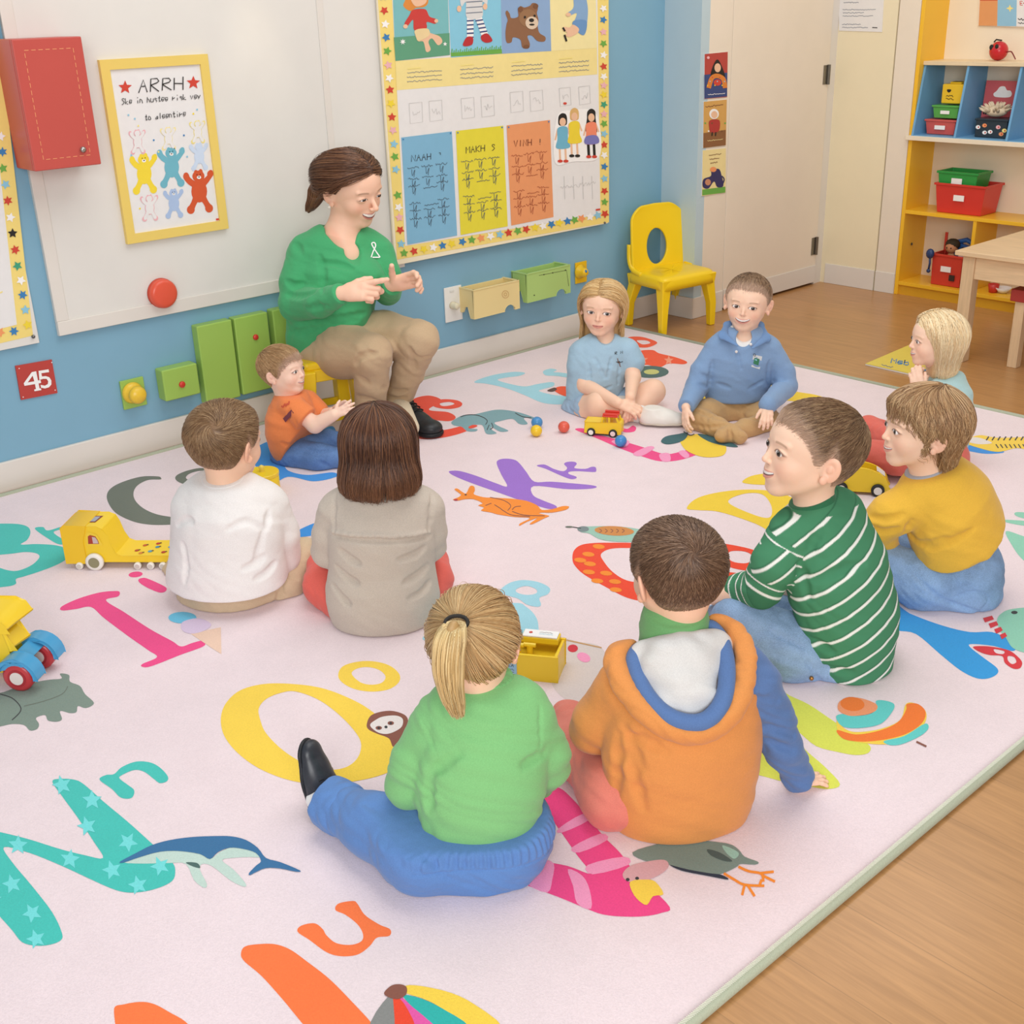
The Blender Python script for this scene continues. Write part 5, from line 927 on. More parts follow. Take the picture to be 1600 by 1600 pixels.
class Head:
    """c = centre, s = height chin to crown, R = heading; face = dict(smile, open, brow, skin...)"""
    def __init__(s, fig, c, size, R, adult=False, **f):
        s.fig = fig; s.c = np.array(c, float); s.s = size; s.R = R; s.f = dict(smile=.5, open=0., gaze=(0, 0), skin=SKIN0, brow='8a6244', iris='4a3a30', squint=0.0, jaw=0.0); s.f.update(f); s.ad = adult
    def W(s, x, y, z): return s.c+s.R @ (np.array([x, y, z], float)*s.s)
    def loc(s, P): return ((P-s.c) @ s.R)/s.s
    def E(s, S, c, r, k=.02, op='u', rot=None):
        R = s.R if rot is None else s.R @ np.array(rot); S.ell(s.W(*c), np.array(r)*s.s, R, k*s.s, op)
    def C(s, S, a, b, ra, rb, k=.02, op='u'): S.cone(s.W(*a), s.W(*b), ra*s.s, rb*s.s, k*s.s, None, op)
    def skull(s, S, g=0.0):
        w = .365 if s.ad else .385
        s.E(S, (0, -.075, .12), (w+g, .445+g, .375+g), .02); s.E(S, (0, -.04, .0), (w-.03+g, .36+g, .38+g), .1)
        s.E(S, (0, .10, .10), (.315+g, .30+g, .30+g), .1)
    def build(s, S):
        a = s.ad; s.skull(S); sm = s.f['smile']; E, C = s.E, s.C
        E(S, (0, .125, -.15), (.27 if a else .302, .255, .295), .08); E(S, (0, .02, -.2), (.25, .25, .24), .08)
        C(S, (-.03, .265, -.415), (.03, .265, -.415), .068, .068, .09)          # chin
        for e in (-1, 1):
            E(S, (e*.165, .215, -.17+.02*sm), (.12, .125, .12), .07)     # cheeks
            C(S, (e*(.22 if a else .24), -.0, -.2), (e*.09, .23, -.385), .07, .06, .08)      # jaw line
            E(S, (e*.15, .455, -.015), (.078, .055, .055), .06, 's')             # eye sockets
            E(S, (e*.150, .318, -.022), (.078, .072, .062), .014)            # eyelids over the balls
            C(S, (e*.06, .375, .075), (e*.22, .325, .075), .020, .02, .04)     # brow ridge
            q = .405 if not a else .375; rt = np.array(Matrix.Rotation(e*.55, 3, 'Z') @ Matrix.Rotation(e*.16, 3, 'Y') @ Matrix.Rotation(.18, 3, 'X'))
            E(S, (e*q, -.06, -.05), (.030, .092, .135), .018, 'u', rt); E(S, (e*(q+.034), -.035, -.035), (.030, .055, .082), .014, 's', rt); E(S, (e*(q-.005), -.02, -.155), (.028, .04, .045), .02); E(S, (e*(q+.012), -.045, -.04), (.014, .03, .04), .012, 'u', rt)
        n = .50 if a else .455; r = .036 if a else .031; zn = -.15 if a else -.145
        C(S, (0, .365, -.0), (0, n-.03, zn+.01), .024, r, .035); E(S, (0, n-.035, zn), (r*1.1, r, r*.9), .02)
        for e in (-1, 1): E(S, (e*r*1.05, n-.072, zn-.012), (r*.75, r, r*.65), .02); E(S, (e*r*.6, n-.042, zn-.036), (.010, .014, .008), .008, 's')
        op = s.f['open']; zc = -.272; w = .095+.042*sm
        E(S, (0, .305, zc), (.13, .09, .085), .06)                        # muzzle
        pts = [(x*w, .388-.085*abs(x)**2.2, zc+sm*.040*x*x) for x in (-1, -.6, 0, .6, 1)]
        for i in range(4):
            up = [(p[0], p[1]-.001, p[2]+.017+op*.014) for p in pts]; dn = [(p[0]*.85, p[1]-.005, p[2]-.020-op*.026) for p in pts]
            C(S, up[i], up[i+1], .007+.006*(i in (1, 2)), .007+.006*(i in (0, 1)), .012); C(S, dn[i], dn[i+1], .009+.008*(i in (1, 2)), .009+.008*(i in (0, 1)), .014)
            if op < .05: C(S, pts[i], pts[i+1], .005, .005, .012, 's')
        s.mp = (w, zc, sm, op)
    def paint(s, V):
        q = s.loc(V); x, y, z = q.T; f = s.f; c = np.repeat(np.array(f['skin'])[None], len(V), 0)
        def mixc(m, col):
            nonlocal c
            m = np.clip(m, 0, 1)[:, None]; c = c*(1-m)+np.array(col)*m
        fr = ss(y, .12, .2)*(z < .3)*(z > -.5)
        red = np.array(f['skin'])*np.array([1.0, .76, .72])
        mixc(.55*fr*np.exp(-(((np.abs(x)-.2)/.085)**2+((z+.17)/.085)**2)), red); mixc(.35*np.exp(-((x/.05)**2+((z+.13)/.05)**2))*fr, red)
        mixc(.5*(np.abs(x) > .36)*ss(np.abs(x), .36, .42), red)                    # ears
        w, zc, sm, op = s.mp; u = x/w; zz = z-(zc+sm*.040*np.clip(u*u, 0, 1.3)); e = np.clip(1-u*u, 0, 1); F_ = fr*(y > .25)
        lip = np.array(lin(f.get('lips', 'd98c80')))
        mixc(F_*ss(e, .0, .12)*ss(zz, (-.046-op*.026)*e**.4, (-.034-op*.026)*e**.4)*(1-ss(zz, (.020+op*.014)*e**.5, (.030+op*.014)*e**.5+.001))*.8, lip)
        if op > 0:
            hgt = op*.030*e**.5+.001; mixc(F_*ss(e, .02, .1)*(1-ss(np.abs(zz+.003), hgt*.9, hgt*1.1+.004)), lin('5a2a28')); mixc(F_*ss(e, .06, .16)*(1-ss(np.abs(zz-.004), hgt*.62, hgt*.75+.003)), lin('f6f0ea'))
        else: mixc(.8*F_*ss(e, .0, .1)*(1-ss(np.abs(zz), .003, .009)), lin('8a4440'))
        for sgn in (-1, 1):
            ex, ez = sgn*.150, -.026; dx, dz = (x-ex), (z-ez); ah = (.029 if s.ad else .034)*(1-.5*f['squint']); aw = .060 if s.ad else .066
            cu = .012*f['squint']*(1-(dx/aw)**2); r = (dx/aw)**2+((dz-cu)/ah)**2; F2 = fr*(y > .2)
            mixc(F2*(1-ss(r, 1.05, 1.7))*ss(dz-cu, -.012, .004)*.95, lin('3a2a22')); mixc(F2*.35*(1-ss(r, 1.1, 1.9)), red*.6)
            m = 1-ss(r, .68, .95); mixc(F2*m, lin('f4efec')); gx, gz = f['gaze']; ir = np.hypot(dx-gx, dz-cu-gz)
            mixc(F2*m*(1-ss(ir, .031, .038)), lin(f['iris'])); mixc(F2*m*(1-ss(ir, .015, .021)), lin('120c0a')); mixc(F2*m*(1-ss(np.hypot(dx-gx-.009, dz-cu-gz-.010), .003, .007)), (.9, .9, .9))  # iris, pupil, then a tiny eye highlight painted into the colour
            b = z-(.060+.014*(1-(dx/.09)**2)+sgn*0); mixc(F2*f.get('bstr', .5)*(1-ss(np.abs(b), .006, .017))*(1-ss(np.abs(dx-sgn*.01), .062, .085)), lin(f['brow']))
            mixc(F2*.75*(1-ss(np.hypot(x-sgn*.021, (z+.180)*1.3), .004, .013)), lin('8a4a3e'))
        return c
# ---------------------------------------------------------------- hair
BOYLINE = ([-.6, -.2, -.14, -.05, .03, .09, .17, .27, .36, .5], [-.33, -.30, -.12, .10, -.04, -.02, .13, .24, .275, .28])
GIRLLINE = ([-.6, -.2, -.12, .0, .06, .14, .24, .33, .5], [-.36, -.34, -.2, -.12, -.02, .05, .19, .26, .27])
def hairf(hd, line):
    def f(P):
        q = hd.loc(P); x, y, z = q.T; return z-np.interp(y, *line)
    return f
def tubes(P, r0, taper=.35, n=3):
    """P: strands x steps x 3 -> merged thin tubes"""
    N, T, _ = P.shape; d = np.gradient(P, axis=1); d /= np.linalg.norm(d, axis=2, keepdims=True)+1e-9
    a = np.cross(d, np.array([.3, .5, .81])); a /= np.linalg.norm(a, axis=2, keepdims=True)+1e-9; b = np.cross(d, a)
    r = (r0*(1-(1-taper)*np.linspace(0, 1, T)**2))[None, :, None] if np.isscalar(r0) else (r0[:, None]*(1-(1-taper)*np.linspace(0, 1, T)**2)[None])[..., None]
    V = np.stack([P+r*(a*math.cos(2*math.pi*k/n)+b*math.sin(2*math.pi*k/n)) for k in range(n)], 2).reshape(-1, 3)
    base = (np.arange(N)[:, None, None]*T+np.arange(T-1)[None, :, None])*n; k = np.arange(n)[None, None]; k2 = (k+1) % n
    F_ = np.stack([base+k, base+k2, base+n+k2, base+n+k], -1).reshape(-1, 4); return V, F_
def haircap(hd, line, t, extra=None):
    S = Sdf(); hd.skull(S); f = hairf(hd, line)
    S.fn(lambda P, d: d-t*hd.s*np.clip(f(P)/.10, -.6, 1)-t*hd.s*.0)
    S.fn(lambda P, d: np.maximum(d, -(f(P)+.05)*hd.s*.6))
    if extra: extra(S)
    return S
def grow(hd, cap, roots, dirf, L, T, lift, floor=None, wave=None, push=.0015):
    p = roots.copy(); N = len(roots)
    def gradn(p):
        e = .004; g = np.stack([cap(p+np.eye(3)[i]*e, cull=False)-cap(p-np.eye(3)[i]*e, cull=False) for i in range(3)], 1); return g/(np.linalg.norm(g, axis=1, keepdims=True)+1e-9)
    st = (L/T)[:, None] if not np.isscalar(L) else L/T
    p = p-gradn(p)*(cap(p, cull=False)-push)[:, None]; P = [p]
    for i in range(T):
        g = gradn(p); u = dirf(p, i/T); u = u-g*(u*g).sum(1)[:, None]; u /= np.linalg.norm(u, axis=1, keepdims=True)+1e-9
        p = p+u*st
        if wave is not None: p = p+wave(i/T)
        d = cap(p, cull=False); tgt = lift if np.isscalar(lift) else lift; need = np.maximum(tgt*(i+1)/T*1.0+push-d, 0); p = p+gradn(p)*need[:, None]
        if floor is not None: d = floor(p, cull=False); m = d < .004; 
        if floor is not None and m.any():
            e = .004; q = p[m]; g = np.stack([floor(q+np.eye(3)[k]*e, cull=False)-floor(q-np.eye(3)[k]*e, cull=False) for k in range(3)], 1); g /= np.linalg.norm(g, axis=1, keepdims=True)+1e-9; p[m] += g*(.004-d[m])[:, None]
        P.append(p)
    return np.stack(P, 1)
def hairmesh(fig, hd, cap, h, dark, mid, light, strands, r0, name='hair', capcol=None, lo=None, hi=None, capskin=None, seed=3, hl=None):
    R = np.random.default_rng(seed); V, Fq = isosurf(cap, h, lo, hi); dk, md, lt = [np.array(lin(c)) for c in (dark, mid, light)]
    cc = np.repeat((dk*.55+md*.45 if capcol is None else np.array(lin(capcol)))[None], len(V), 0)
    if capskin is not None: m = capskin(V)[:, None]; cc = cc*(1-m)+np.array(hd.f['skin'])*.72*m
    VV, FF, CC = [V], [Fq], [cc]; n = len(V)
    for P in strands:
        v, f = tubes(P, r0*R.uniform(.7, 1.3, len(P))); t = R.beta(1.6, 1.6, len(P)); c = np.where(t[:, None] < .5, dk+(md-dk)*t[:, None]*2, md+(lt-md)*(t[:, None]-.5)*2)
        c = np.repeat(c[:, None], P.shape[1], 1)
        if hl is not None: m = hl(P)[..., None]; c = c*(1-m)+lt*1.05*m
        if capskin is not None:
            m = capskin(P.reshape(-1, 3)).reshape(P.shape[:2])[..., None]*.6; c = c*(1-m)+np.array(hd.f['skin'])*.8*m
        VV.append(v); FF.append(f+n); CC.append(np.repeat(c.reshape(-1, 3), 3, 0)); n += len(v)
    return link_mesh(name, np.concatenate(VV), np.concatenate(FF), [M_HAIR], None, fig.root, smooth=True, cols=np.concatenate(CC))
def roots_on(cap, hd, f, n, h=.004, lo=None, hi=None, seed=1, fmin=.0):
    V, _ = isosurf(cap, h, lo, hi); V = V[f(V) > fmin]; R = np.random.default_rng(seed); return V[R.integers(0, len(V), n)]+R.normal(0, h*.5, (n, 3))
def crop(fig, hd, dark, mid, light, whorl=(.08, -.38, .38), n=5200, L=.16, t=.035, r0=.0007, fade=.2, line=BOYLINE, seed=1, lift=.0025, swirl=.7, h=.0035):
    cap = haircap(hd, line, t); f = hairf(hd, line); rt = roots_on(cap, hd, f, n, seed=seed, fmin=.005); R = np.random.default_rng(seed+5)
    wc = hd.W(*whorl); up = hd.R[:, 2]
    def d(p, t_):
        v = p-wc; v -= 0; rad = v/(np.linalg.norm(v, axis=1, keepdims=True)+1e-6); sw = np.cross(np.broadcast_to(nrm(wc-hd.c), p.shape), rad)
        q = hd.loc(p); fw = ss(q[:, 1], -.1, .3)[:, None]*(hd.R[:, 1]*.5)+0
        return rad+sw*swirl*np.exp(-(np.linalg.norm(v, axis=1, keepdims=True)/hd.s/.35)**2)+fw-up*.15
    q = hd.loc(rt); Ls = hd.s*L*(.35+.65*ss(q[:, 2], -.1, .3))*R.uniform(.7, 1.2, n); jit = R.normal(0, .09, (n, 3))
    P = grow(hd, cap, rt, lambda p, t_: d(p, t_)+jit, Ls, 5, lift*R.uniform(.2, 1.2, n)*ss(q[:, 2], -.35, .3), push=.0005)
    cs = (lambda V: 1-ss(f(V), .0, fade))
    return hairmesh(fig, hd, cap, h, dark, mid, light, [P], r0, capskin=cs, seed=seed)
# ---------------------------------------------------------------- hand
def hand(S, W, d, n, s, side, curl=(.3, .3, .3, .3), spread=.12, thumb=(.7, .55), k=.004, tc=.3):
    """W wrist, d towards the fingers, n out of the back of the hand, s length; side=+1: thumb on d x n"""
    d = nrm(d); n = nrm(n-d*(n@d)); l = np.cross(d, n)*side; W = np.array(W, float)
    S.cone(W-d*.05*s, W+d*.2*s, .15*s, .17*s, .03*s, n, 'u', .72); S.cone(W+d*.16*s+l*.08*s, W+d*.42*s+l*.09*s, .13*s, .12*s, .05*s, n, 'u', .72); S.cone(W+d*.16*s-l*.06*s, W+d*.40*s-l*.10*s, .13*s, .115*s, .05*s, n, 'u', .72)
    for i, (o, b, Lf, r) in enumerate(((.150, .47, .92, .062), (.052, .50, 1.0, .064), (-.05, .48, .93, .06), (-.145, .43, .76, .054))):
        p = W+d*b*s+l*o*s; a = curl[i] if hasattr(curl, '__len__') else curl; sp = (1.5-i)*spread; fd = nrm(d*math.cos(sp)+l*math.sin(sp)); ang = a*.5
        for j, (ln, rr) in enumerate(((.24, 1.0), (.15, .94), (.12, .84))):
            dd = fd*math.cos(ang)-n*math.sin(ang); q = p+dd*ln*s*Lf; S.cone(p, q, r*s*rr, r*s*rr*.92, k if j or 1 else .02, None, 'u'); p = q; ang += a*1.1
    p = W+d*.12*s+l*.11*s-n*.02*s; dd = nrm(d*math.cos(thumb[0])+l*math.sin(thumb[0])-n*thumb[1]*.5)
    for j, (ln, rr) in enumerate(((.22, .078), (.15, .066), (.12, .058))):
        q = p+dd*ln*s; S.cone(p, q, rr*s, rr*s*.92, .02*s if j == 0 else k, None, 'u'); p = q; dd = nrm(dd-l*tc*.6-n*tc*.3)
def inner(G, S, pel, neck, arms=(), legs=(), r=.05):
    """the body under the clothes, one smooth form"""
    S.chain([(pel, r), (pel*.5+neck*.5, r*1.1), (neck-np.array([0, 0, .05]), r*.8), (neck, .032)], .04)
    for a in (*arms, *legs): S.chain([(np.array(p), .018) for p in a], .02)
def trace(S, px, py, off=0.0):
    """first point of the surface met on the way into the room"""
    d = nrm(ray(px, py)); t = .8
    for _ in range(90):
        v = float(S((CAM+d*t)[None], cull=False)[0])
        if v < .0006: return CAM+d*(t-off)
        t += max(v*.75, .001)
        if t > 8: return None
def fold_(S, pts, r=.006, dep=.004, k=.009, ridge=0.0, n=4):
    P = [np.array(p[:2], float) for p in pts]
    Q = spl(P, n, False) if len(P) > 2 else [P[0]+(P[1]-P[0])*t for t in np.linspace(0, 1, 4)]
    X = [trace(S, *q) for q in Q]; M = len(X)
    up = [i for i in range(M) if X[i] is not None]; base = len(S.ops)
    for i, j in zip(up[:-1], up[1:]):
        if np.linalg.norm(X[i]-X[j]) > .06: continue
        d = nrm(X[i]-CAM); w = lambda q: .35+.65*math.sin(math.pi*(q+.5)/M)
        S.cone(X[i]-d*(r*w(i)-dep*w(i)), X[j]-d*(r*w(j)-dep*w(j)), r*w(i), r*w(j), k, None, 's')
        if ridge: v = np.array([0, 0, ridge*1.6]); S.cone(X[i]+v+d*ridge*.35, X[j]+v+d*ridge*.35, ridge*w(i), ridge*w(j), .012)
def plain(c): return lambda V: np.repeat(np.array(c)[None], len(V), 0)
def handcol(c, S=None):
    red = np.array(c)*np.array([1, .85, .82]); return lambda V: np.repeat((np.array(c)*.6+red*.4)[None], len(V), 0)
def shoe(fig, A, d, n, s, m, sole, name='shoe', w=.36, strap=None, label=None):
    """A heel point on the sole, d heel->toe, n sole->top, s length"""
    d = nrm(d); n = nrm(n-d*(n@d)); S = Sdf(); A = np.array(A, float); r = w*s/2
    S.cone(A+d*.16*s+n*.13*s, A+d*.5*s+n*.12*s, r*.82, r*.86, .03, n, 'u', .8); S.cone(A+d*.5*s+n*.12*s, A+d*.83*s+n*.10*s, r*.9, r*.92, .03, n, 'u', .68); S.cone(A+d*.18*s+n*.16*s, A+d*.22*s+n*.34*s, r*.8, r*.72, .03)
    S.cone(A+d*.3*s+n*.28*s, A+d*.6*s+n*.14*s, r*.62, r*.6, .03); S.cut(A+n*.035*s, -n); S.cut(A+d*.2*s+n*.40*s, n)
    root = fig.wear(name, S, .0026, m, label); T = Sdf(); T.cone(A+d*.17*s+n*.03*s, A+d*.5*s+n*.03*s, r*.92, r*.92, .02, n, 'u', .5); T.cone(A+d*.5*s+n*.03*s, A+d*.83*s+n*.03*s, r*.98, r*1.0, .02, n, 'u', .5); T.cut(A+n*.0, -n); T.cut(A+n*.06*s, n, .002); T.cut((0, 0, RZ+.001), -UP, .002)
    V, Fq = isosurf(T, .0026)
    M = np.array(root_inv(fig.root)); V = V @ M[:3, :3].T+M[:3, 3]; link_mesh('sole', V, Fq, [sole], None, root, smooth=True, world=False)
    return root, A, d, n, r
def torso(G, S, pts, fwd, fs=.72, k=.05): return S.chain(G.L(pts), k, fwd, fs)
def arm(G, S, pts, k=.014): return S.chain(G.L(pts), k)
def crease(G, S, a, b, ra=.006, rb=.004, k=.012): fold_(S, [a, b], ra, ra*.6, k, 0)
def tuft(tie, pts, rad, n, seed, ax, ln=(.82, 1.0)):
    T_ = len(pts); R = np.random.default_rng(seed); P = []
    for i in range(n):
        a = R.uniform(0, 6.283); r = R.uniform(.25, 1)**.35; l = R.uniform(*ln); w = R.normal(0, .06, 3)
        s_ = np.array([pts[min(int(j*l), T_-1)]*(1-(j*l) % 1)+pts[min(int(j*l)+1, T_-1)]*((j*l) % 1) for j in range(T_)]); rr = np.interp(np.arange(T_)*l, np.arange(T_), rad)[:, None]*r
        P.append(s_+rr*(ax*math.cos(a)+np.cross(ax, UP)*math.sin(a)*.8)+w*.02*np.linspace(0, 1, T_)[:, None]**2)
    return np.array(P)
# ---------------------------------------------------------------- girl with ponytail, green jumper
def pony_girl():
    G = Fig('person', 'child with a blond ponytail, green jumper and blue trousers, seen from behind', (752, 1414), .10); A = G.A; m = G.m; up = UP
    hd = Head(G, A(742, 1003, .06), 158*m, heading(170, -12), skin=np.array(lin('f5cbb0')), smile=.3)
    N = A(762, 1064, .04); S = Sdf(); hd.build(S); S.cone(hd.W(0, -.1, -.3), A(760, 1090, .04), .044, .046, .03); G.skin(S, .0022, hd.paint)
    wl, wr = A(700, 1248, .20), A(815, 1235, .22)
    B = Sdf(); inner(G, B, G.pel, N, [(A(682, 1125, .03), A(633, 1228, .04), wl), (A(828, 1120, .03), A(857, 1200, .05), wr)]); hand(B, wl, RH*.5+FH, up, .11, 1); hand(B, wr, -RH*.5+FH, up, .11, -1); G.skin(B, .003, plain(hd.f['skin']))
    S = Sdf(); bf = nrm(FH+UP*.12)
    torso(G, S, [(746, 1300, 0, 90), (750, 1225, 0, 93), (756, 1165, .015, 90), (757, 1130, .02, 78)], bf, .70)
    S.cone(A(693, 1124, .03), A(825, 1118, .03), 38*m, 38*m, .04); S.cone(A(718, 1092, .04), A(800, 1090, .04), 30*m, 30*m, .05)
    arm(G, S, [(678, 1130, .03, 38), (648, 1190, .03, 38), (638, 1226, .04, 37)]); arm(G, S, [(638, 1226, .04, 36), (672, 1240, .13, 31), (708, 1247, .20, 25)])
    arm(G, S, [(830, 1125, .03, 37), (855, 1175, .04, 35), (856, 1198, .06, 35)]); arm(G, S, [(856, 1198, .06, 34), (838, 1222, .13, 29), (812, 1238, .2, 24)])
    crease(G, S, (668, 1212, -.05), (716, 1180, -.085), .008, .003, .014); crease(G, S, (852, 1178, -.05), (820, 1196, -.085), .007, .003, .014); crease(G, S, (670, 1222, -.05), (668, 1268, -.03), .010, .006, .012); crease(G, S, (660, 1128, -.02), (680, 1175, -.05), .003, .003, .006); crease(G, S, (845, 1105, -.02), (846, 1165, -.04), .003, .003, .006)
    S.fn(folds(.0022, (60, 60, 95), 2), 'd'); S.cut(A(748, 1332, -.09), -up-FH*.12, .010)
    S.cut(N+up*.012, up-FH*.10, .012); G.wear('jumper', S, .0033, mat('82c17e', .85, 'fabric', .15, fs=.3), 'light green jumper')
    C = Sdf(); C.cone(N-up*.004, N+up*.012, 43*m, 40*m, .01, FH, 'u', .85); C.cut(N+up*.014, up-FH*.12, .004); G.wear('collar', C, .003, mat('79b876', .85, 'fabric', .15, st=(9, 9, 1)))
    C = Sdf(); S2 = S; C.ops = [o for o in S.ops]; 
    T = Sdf(); T.chain([(A(745, 1335, .0), 92*m), (A(750, 1285, 0), 90*m)], .04, bf, .80); T.cone(G.pel-RH*.07+up*.003, G.pel+RH*.045+up*.003, .094, .092, .06)
    T.chain([(G.pel-RH*.07, .092), (fl(655, 1322, .085), .080), (fl(590, 1292, .072), .061), (fl(528, 1262, .062), .052)], .04)
    T.chain([(G.pel+RH*.04, .088), (G.pel+RH*.03+FH*.20, .065), (G.pel-RH*.10+FH*.26-up*.03, .05)], .04)
    crease(G, T, (655, 1330, -.11), (700, 1372, -.13), .005, .003, .010); crease(G, T, (590, 1300, -.05), (625, 1345, -.08), .006, .004, .014); crease(G, T, (570, 1255, 0), (600, 1265, 0), .006, .003, .012)
    hp, hn, ax0 = A(748, 1332, -.09), nrm(-up-FH*.12), A(750, 1300, 0)
    def gather(P):
        s_ = (P-hp)@hn; q = P-ax0; th = np.arctan2(q@RH, -(q@FH)*1.2); near = (np.hypot(q@RH, q@FH) < .17)
        return near*(ss(s_, -.03, -.01)*(1-ss(s_, .022, .030))*.0026*np.sin(th*52)+.003*np.exp(-((s_-.031)/.0025)**2))
    T.fn(gather, 'd')
    T.fn(folds(.002, (70, 70, 90), 5), 'd'); T.cut(A(752, 1272, 0), up+FH*-.12, .01); T.cut(fl(521, 1258, .06), nrm(fl(521, 1258, .06)-fl(590, 1292, .075)), .006); MJ = mat('5f86c0', .8, 'fabric', .15, fs=.5, fold=9); tr = G.wear('trousers', T, .0028, MJ, 'blue trousers with a gathered elastic waist')
    C = Sdf(); C.chain([(fl(534, 1264, .062), .058), (fl(516, 1254, .062), .056)], .01); u = nrm(fl(516, 1254, .06)-fl(534, 1264, .06)); C.cut(fl(513, 1252, .06), u, .006); C.cut(fl(546, 1270, .06), -u, .006); C.fn(folds(.002, (80, 80, 80), 8), 'd'); G.wear('trouser_cuff', C, .003, MJ)
    sd = nrm(up*1.0-RH*.1+FH*.2); hl = fl(497, 1262, .018)
    sh, a0, d0, n0, r0 = shoe(G, hl-RH*.008, sd, nrm(RH+FH*-.35), .15, M_SHOE, mat('1f2126', .5), w=.46)
    mb = MB()
    for t_ in (.34, .43, .52): mb.tube(spl([a0+d0*t_*.15+n0*.052+np.cross(d0, n0)*x*.03-n0*.012*x*x for x in (-1, -.4, .4, 1)], 4, False), .0035, 6)
    M_ = np.array(root_inv(G.root)); V = np.array(mb.V) @ M_[:3, :3].T+M_[:3, 3]; link_mesh('shoelace', V, mb.F, [mat('1a1b1f', .6)], None, sh, world=False, smooth=True)
    k = Sdf(); k.cone(fl(520, 1256, .062), fl(500, 1248, .055), .034, .03, .01); G.wear('sock', k, .003, WHT); G.finish()
    cap = haircap(hd, GIRLLINE, .025); f = hairf(hd, GIRLLINE); rt = roots_on(cap, hd, f, 11000, seed=2, fmin=-.02); R = np.random.default_rng(4); tie = A(714, 972, -.04)
    v = rt-tie; L = np.linalg.norm(v, axis=1); jt = R.normal(0, .05, rt.shape)
    P = grow(hd, cap, rt, lambda p, t_: (tie-p)/(np.linalg.norm(tie-p, axis=1, keepdims=True)+1e-6)+jt*(1-t_), L*1.1, 9, .0006*R.uniform(.2, 2, len(rt)), push=.0006)
    hairmesh(G, hd, cap, .0035, 'ad8458', 'd9b27c', 'f4dcaa', [P], .0007, seed=4, capcol='b08a5a')
    pts = spl([A(714, 972, -.06), A(706, 985, -.085), A(700, 1030, -.10), A(704, 1075, -.105), A(716, 1120, -.105)], 6, False); T_ = len(pts); rad = np.interp(np.linspace(0, 1, T_), [0, .12, .35, .6, .85, 1], [.003, .019, .030, .028, .020, .010])
    c = Sdf(); c.chain([(np.array(p), max(.003, r*.45)) for p, r in zip(pts[4::3], rad[4::3])], .003)
    hairmesh(G, hd, c, .003, 'a88858', 'dcbc82', 'f6e4b4', [tuft(tie, pts, rad, 1700, 5, RH)], .0009, 'ponytail', seed=6, capcol='b08c58')
    tc = np.array(pts[1]); MB().tube([tc+RH*.020*math.cos(t)+nrm(up+FH*-.3)*.0+nrm(FH+up*.25)*.018*math.sin(t) for t in np.linspace(0, 2*math.pi, 22)], .0036, 8).go('hair_tie', [BLK], G.root, smooth=True)
pony_girl()
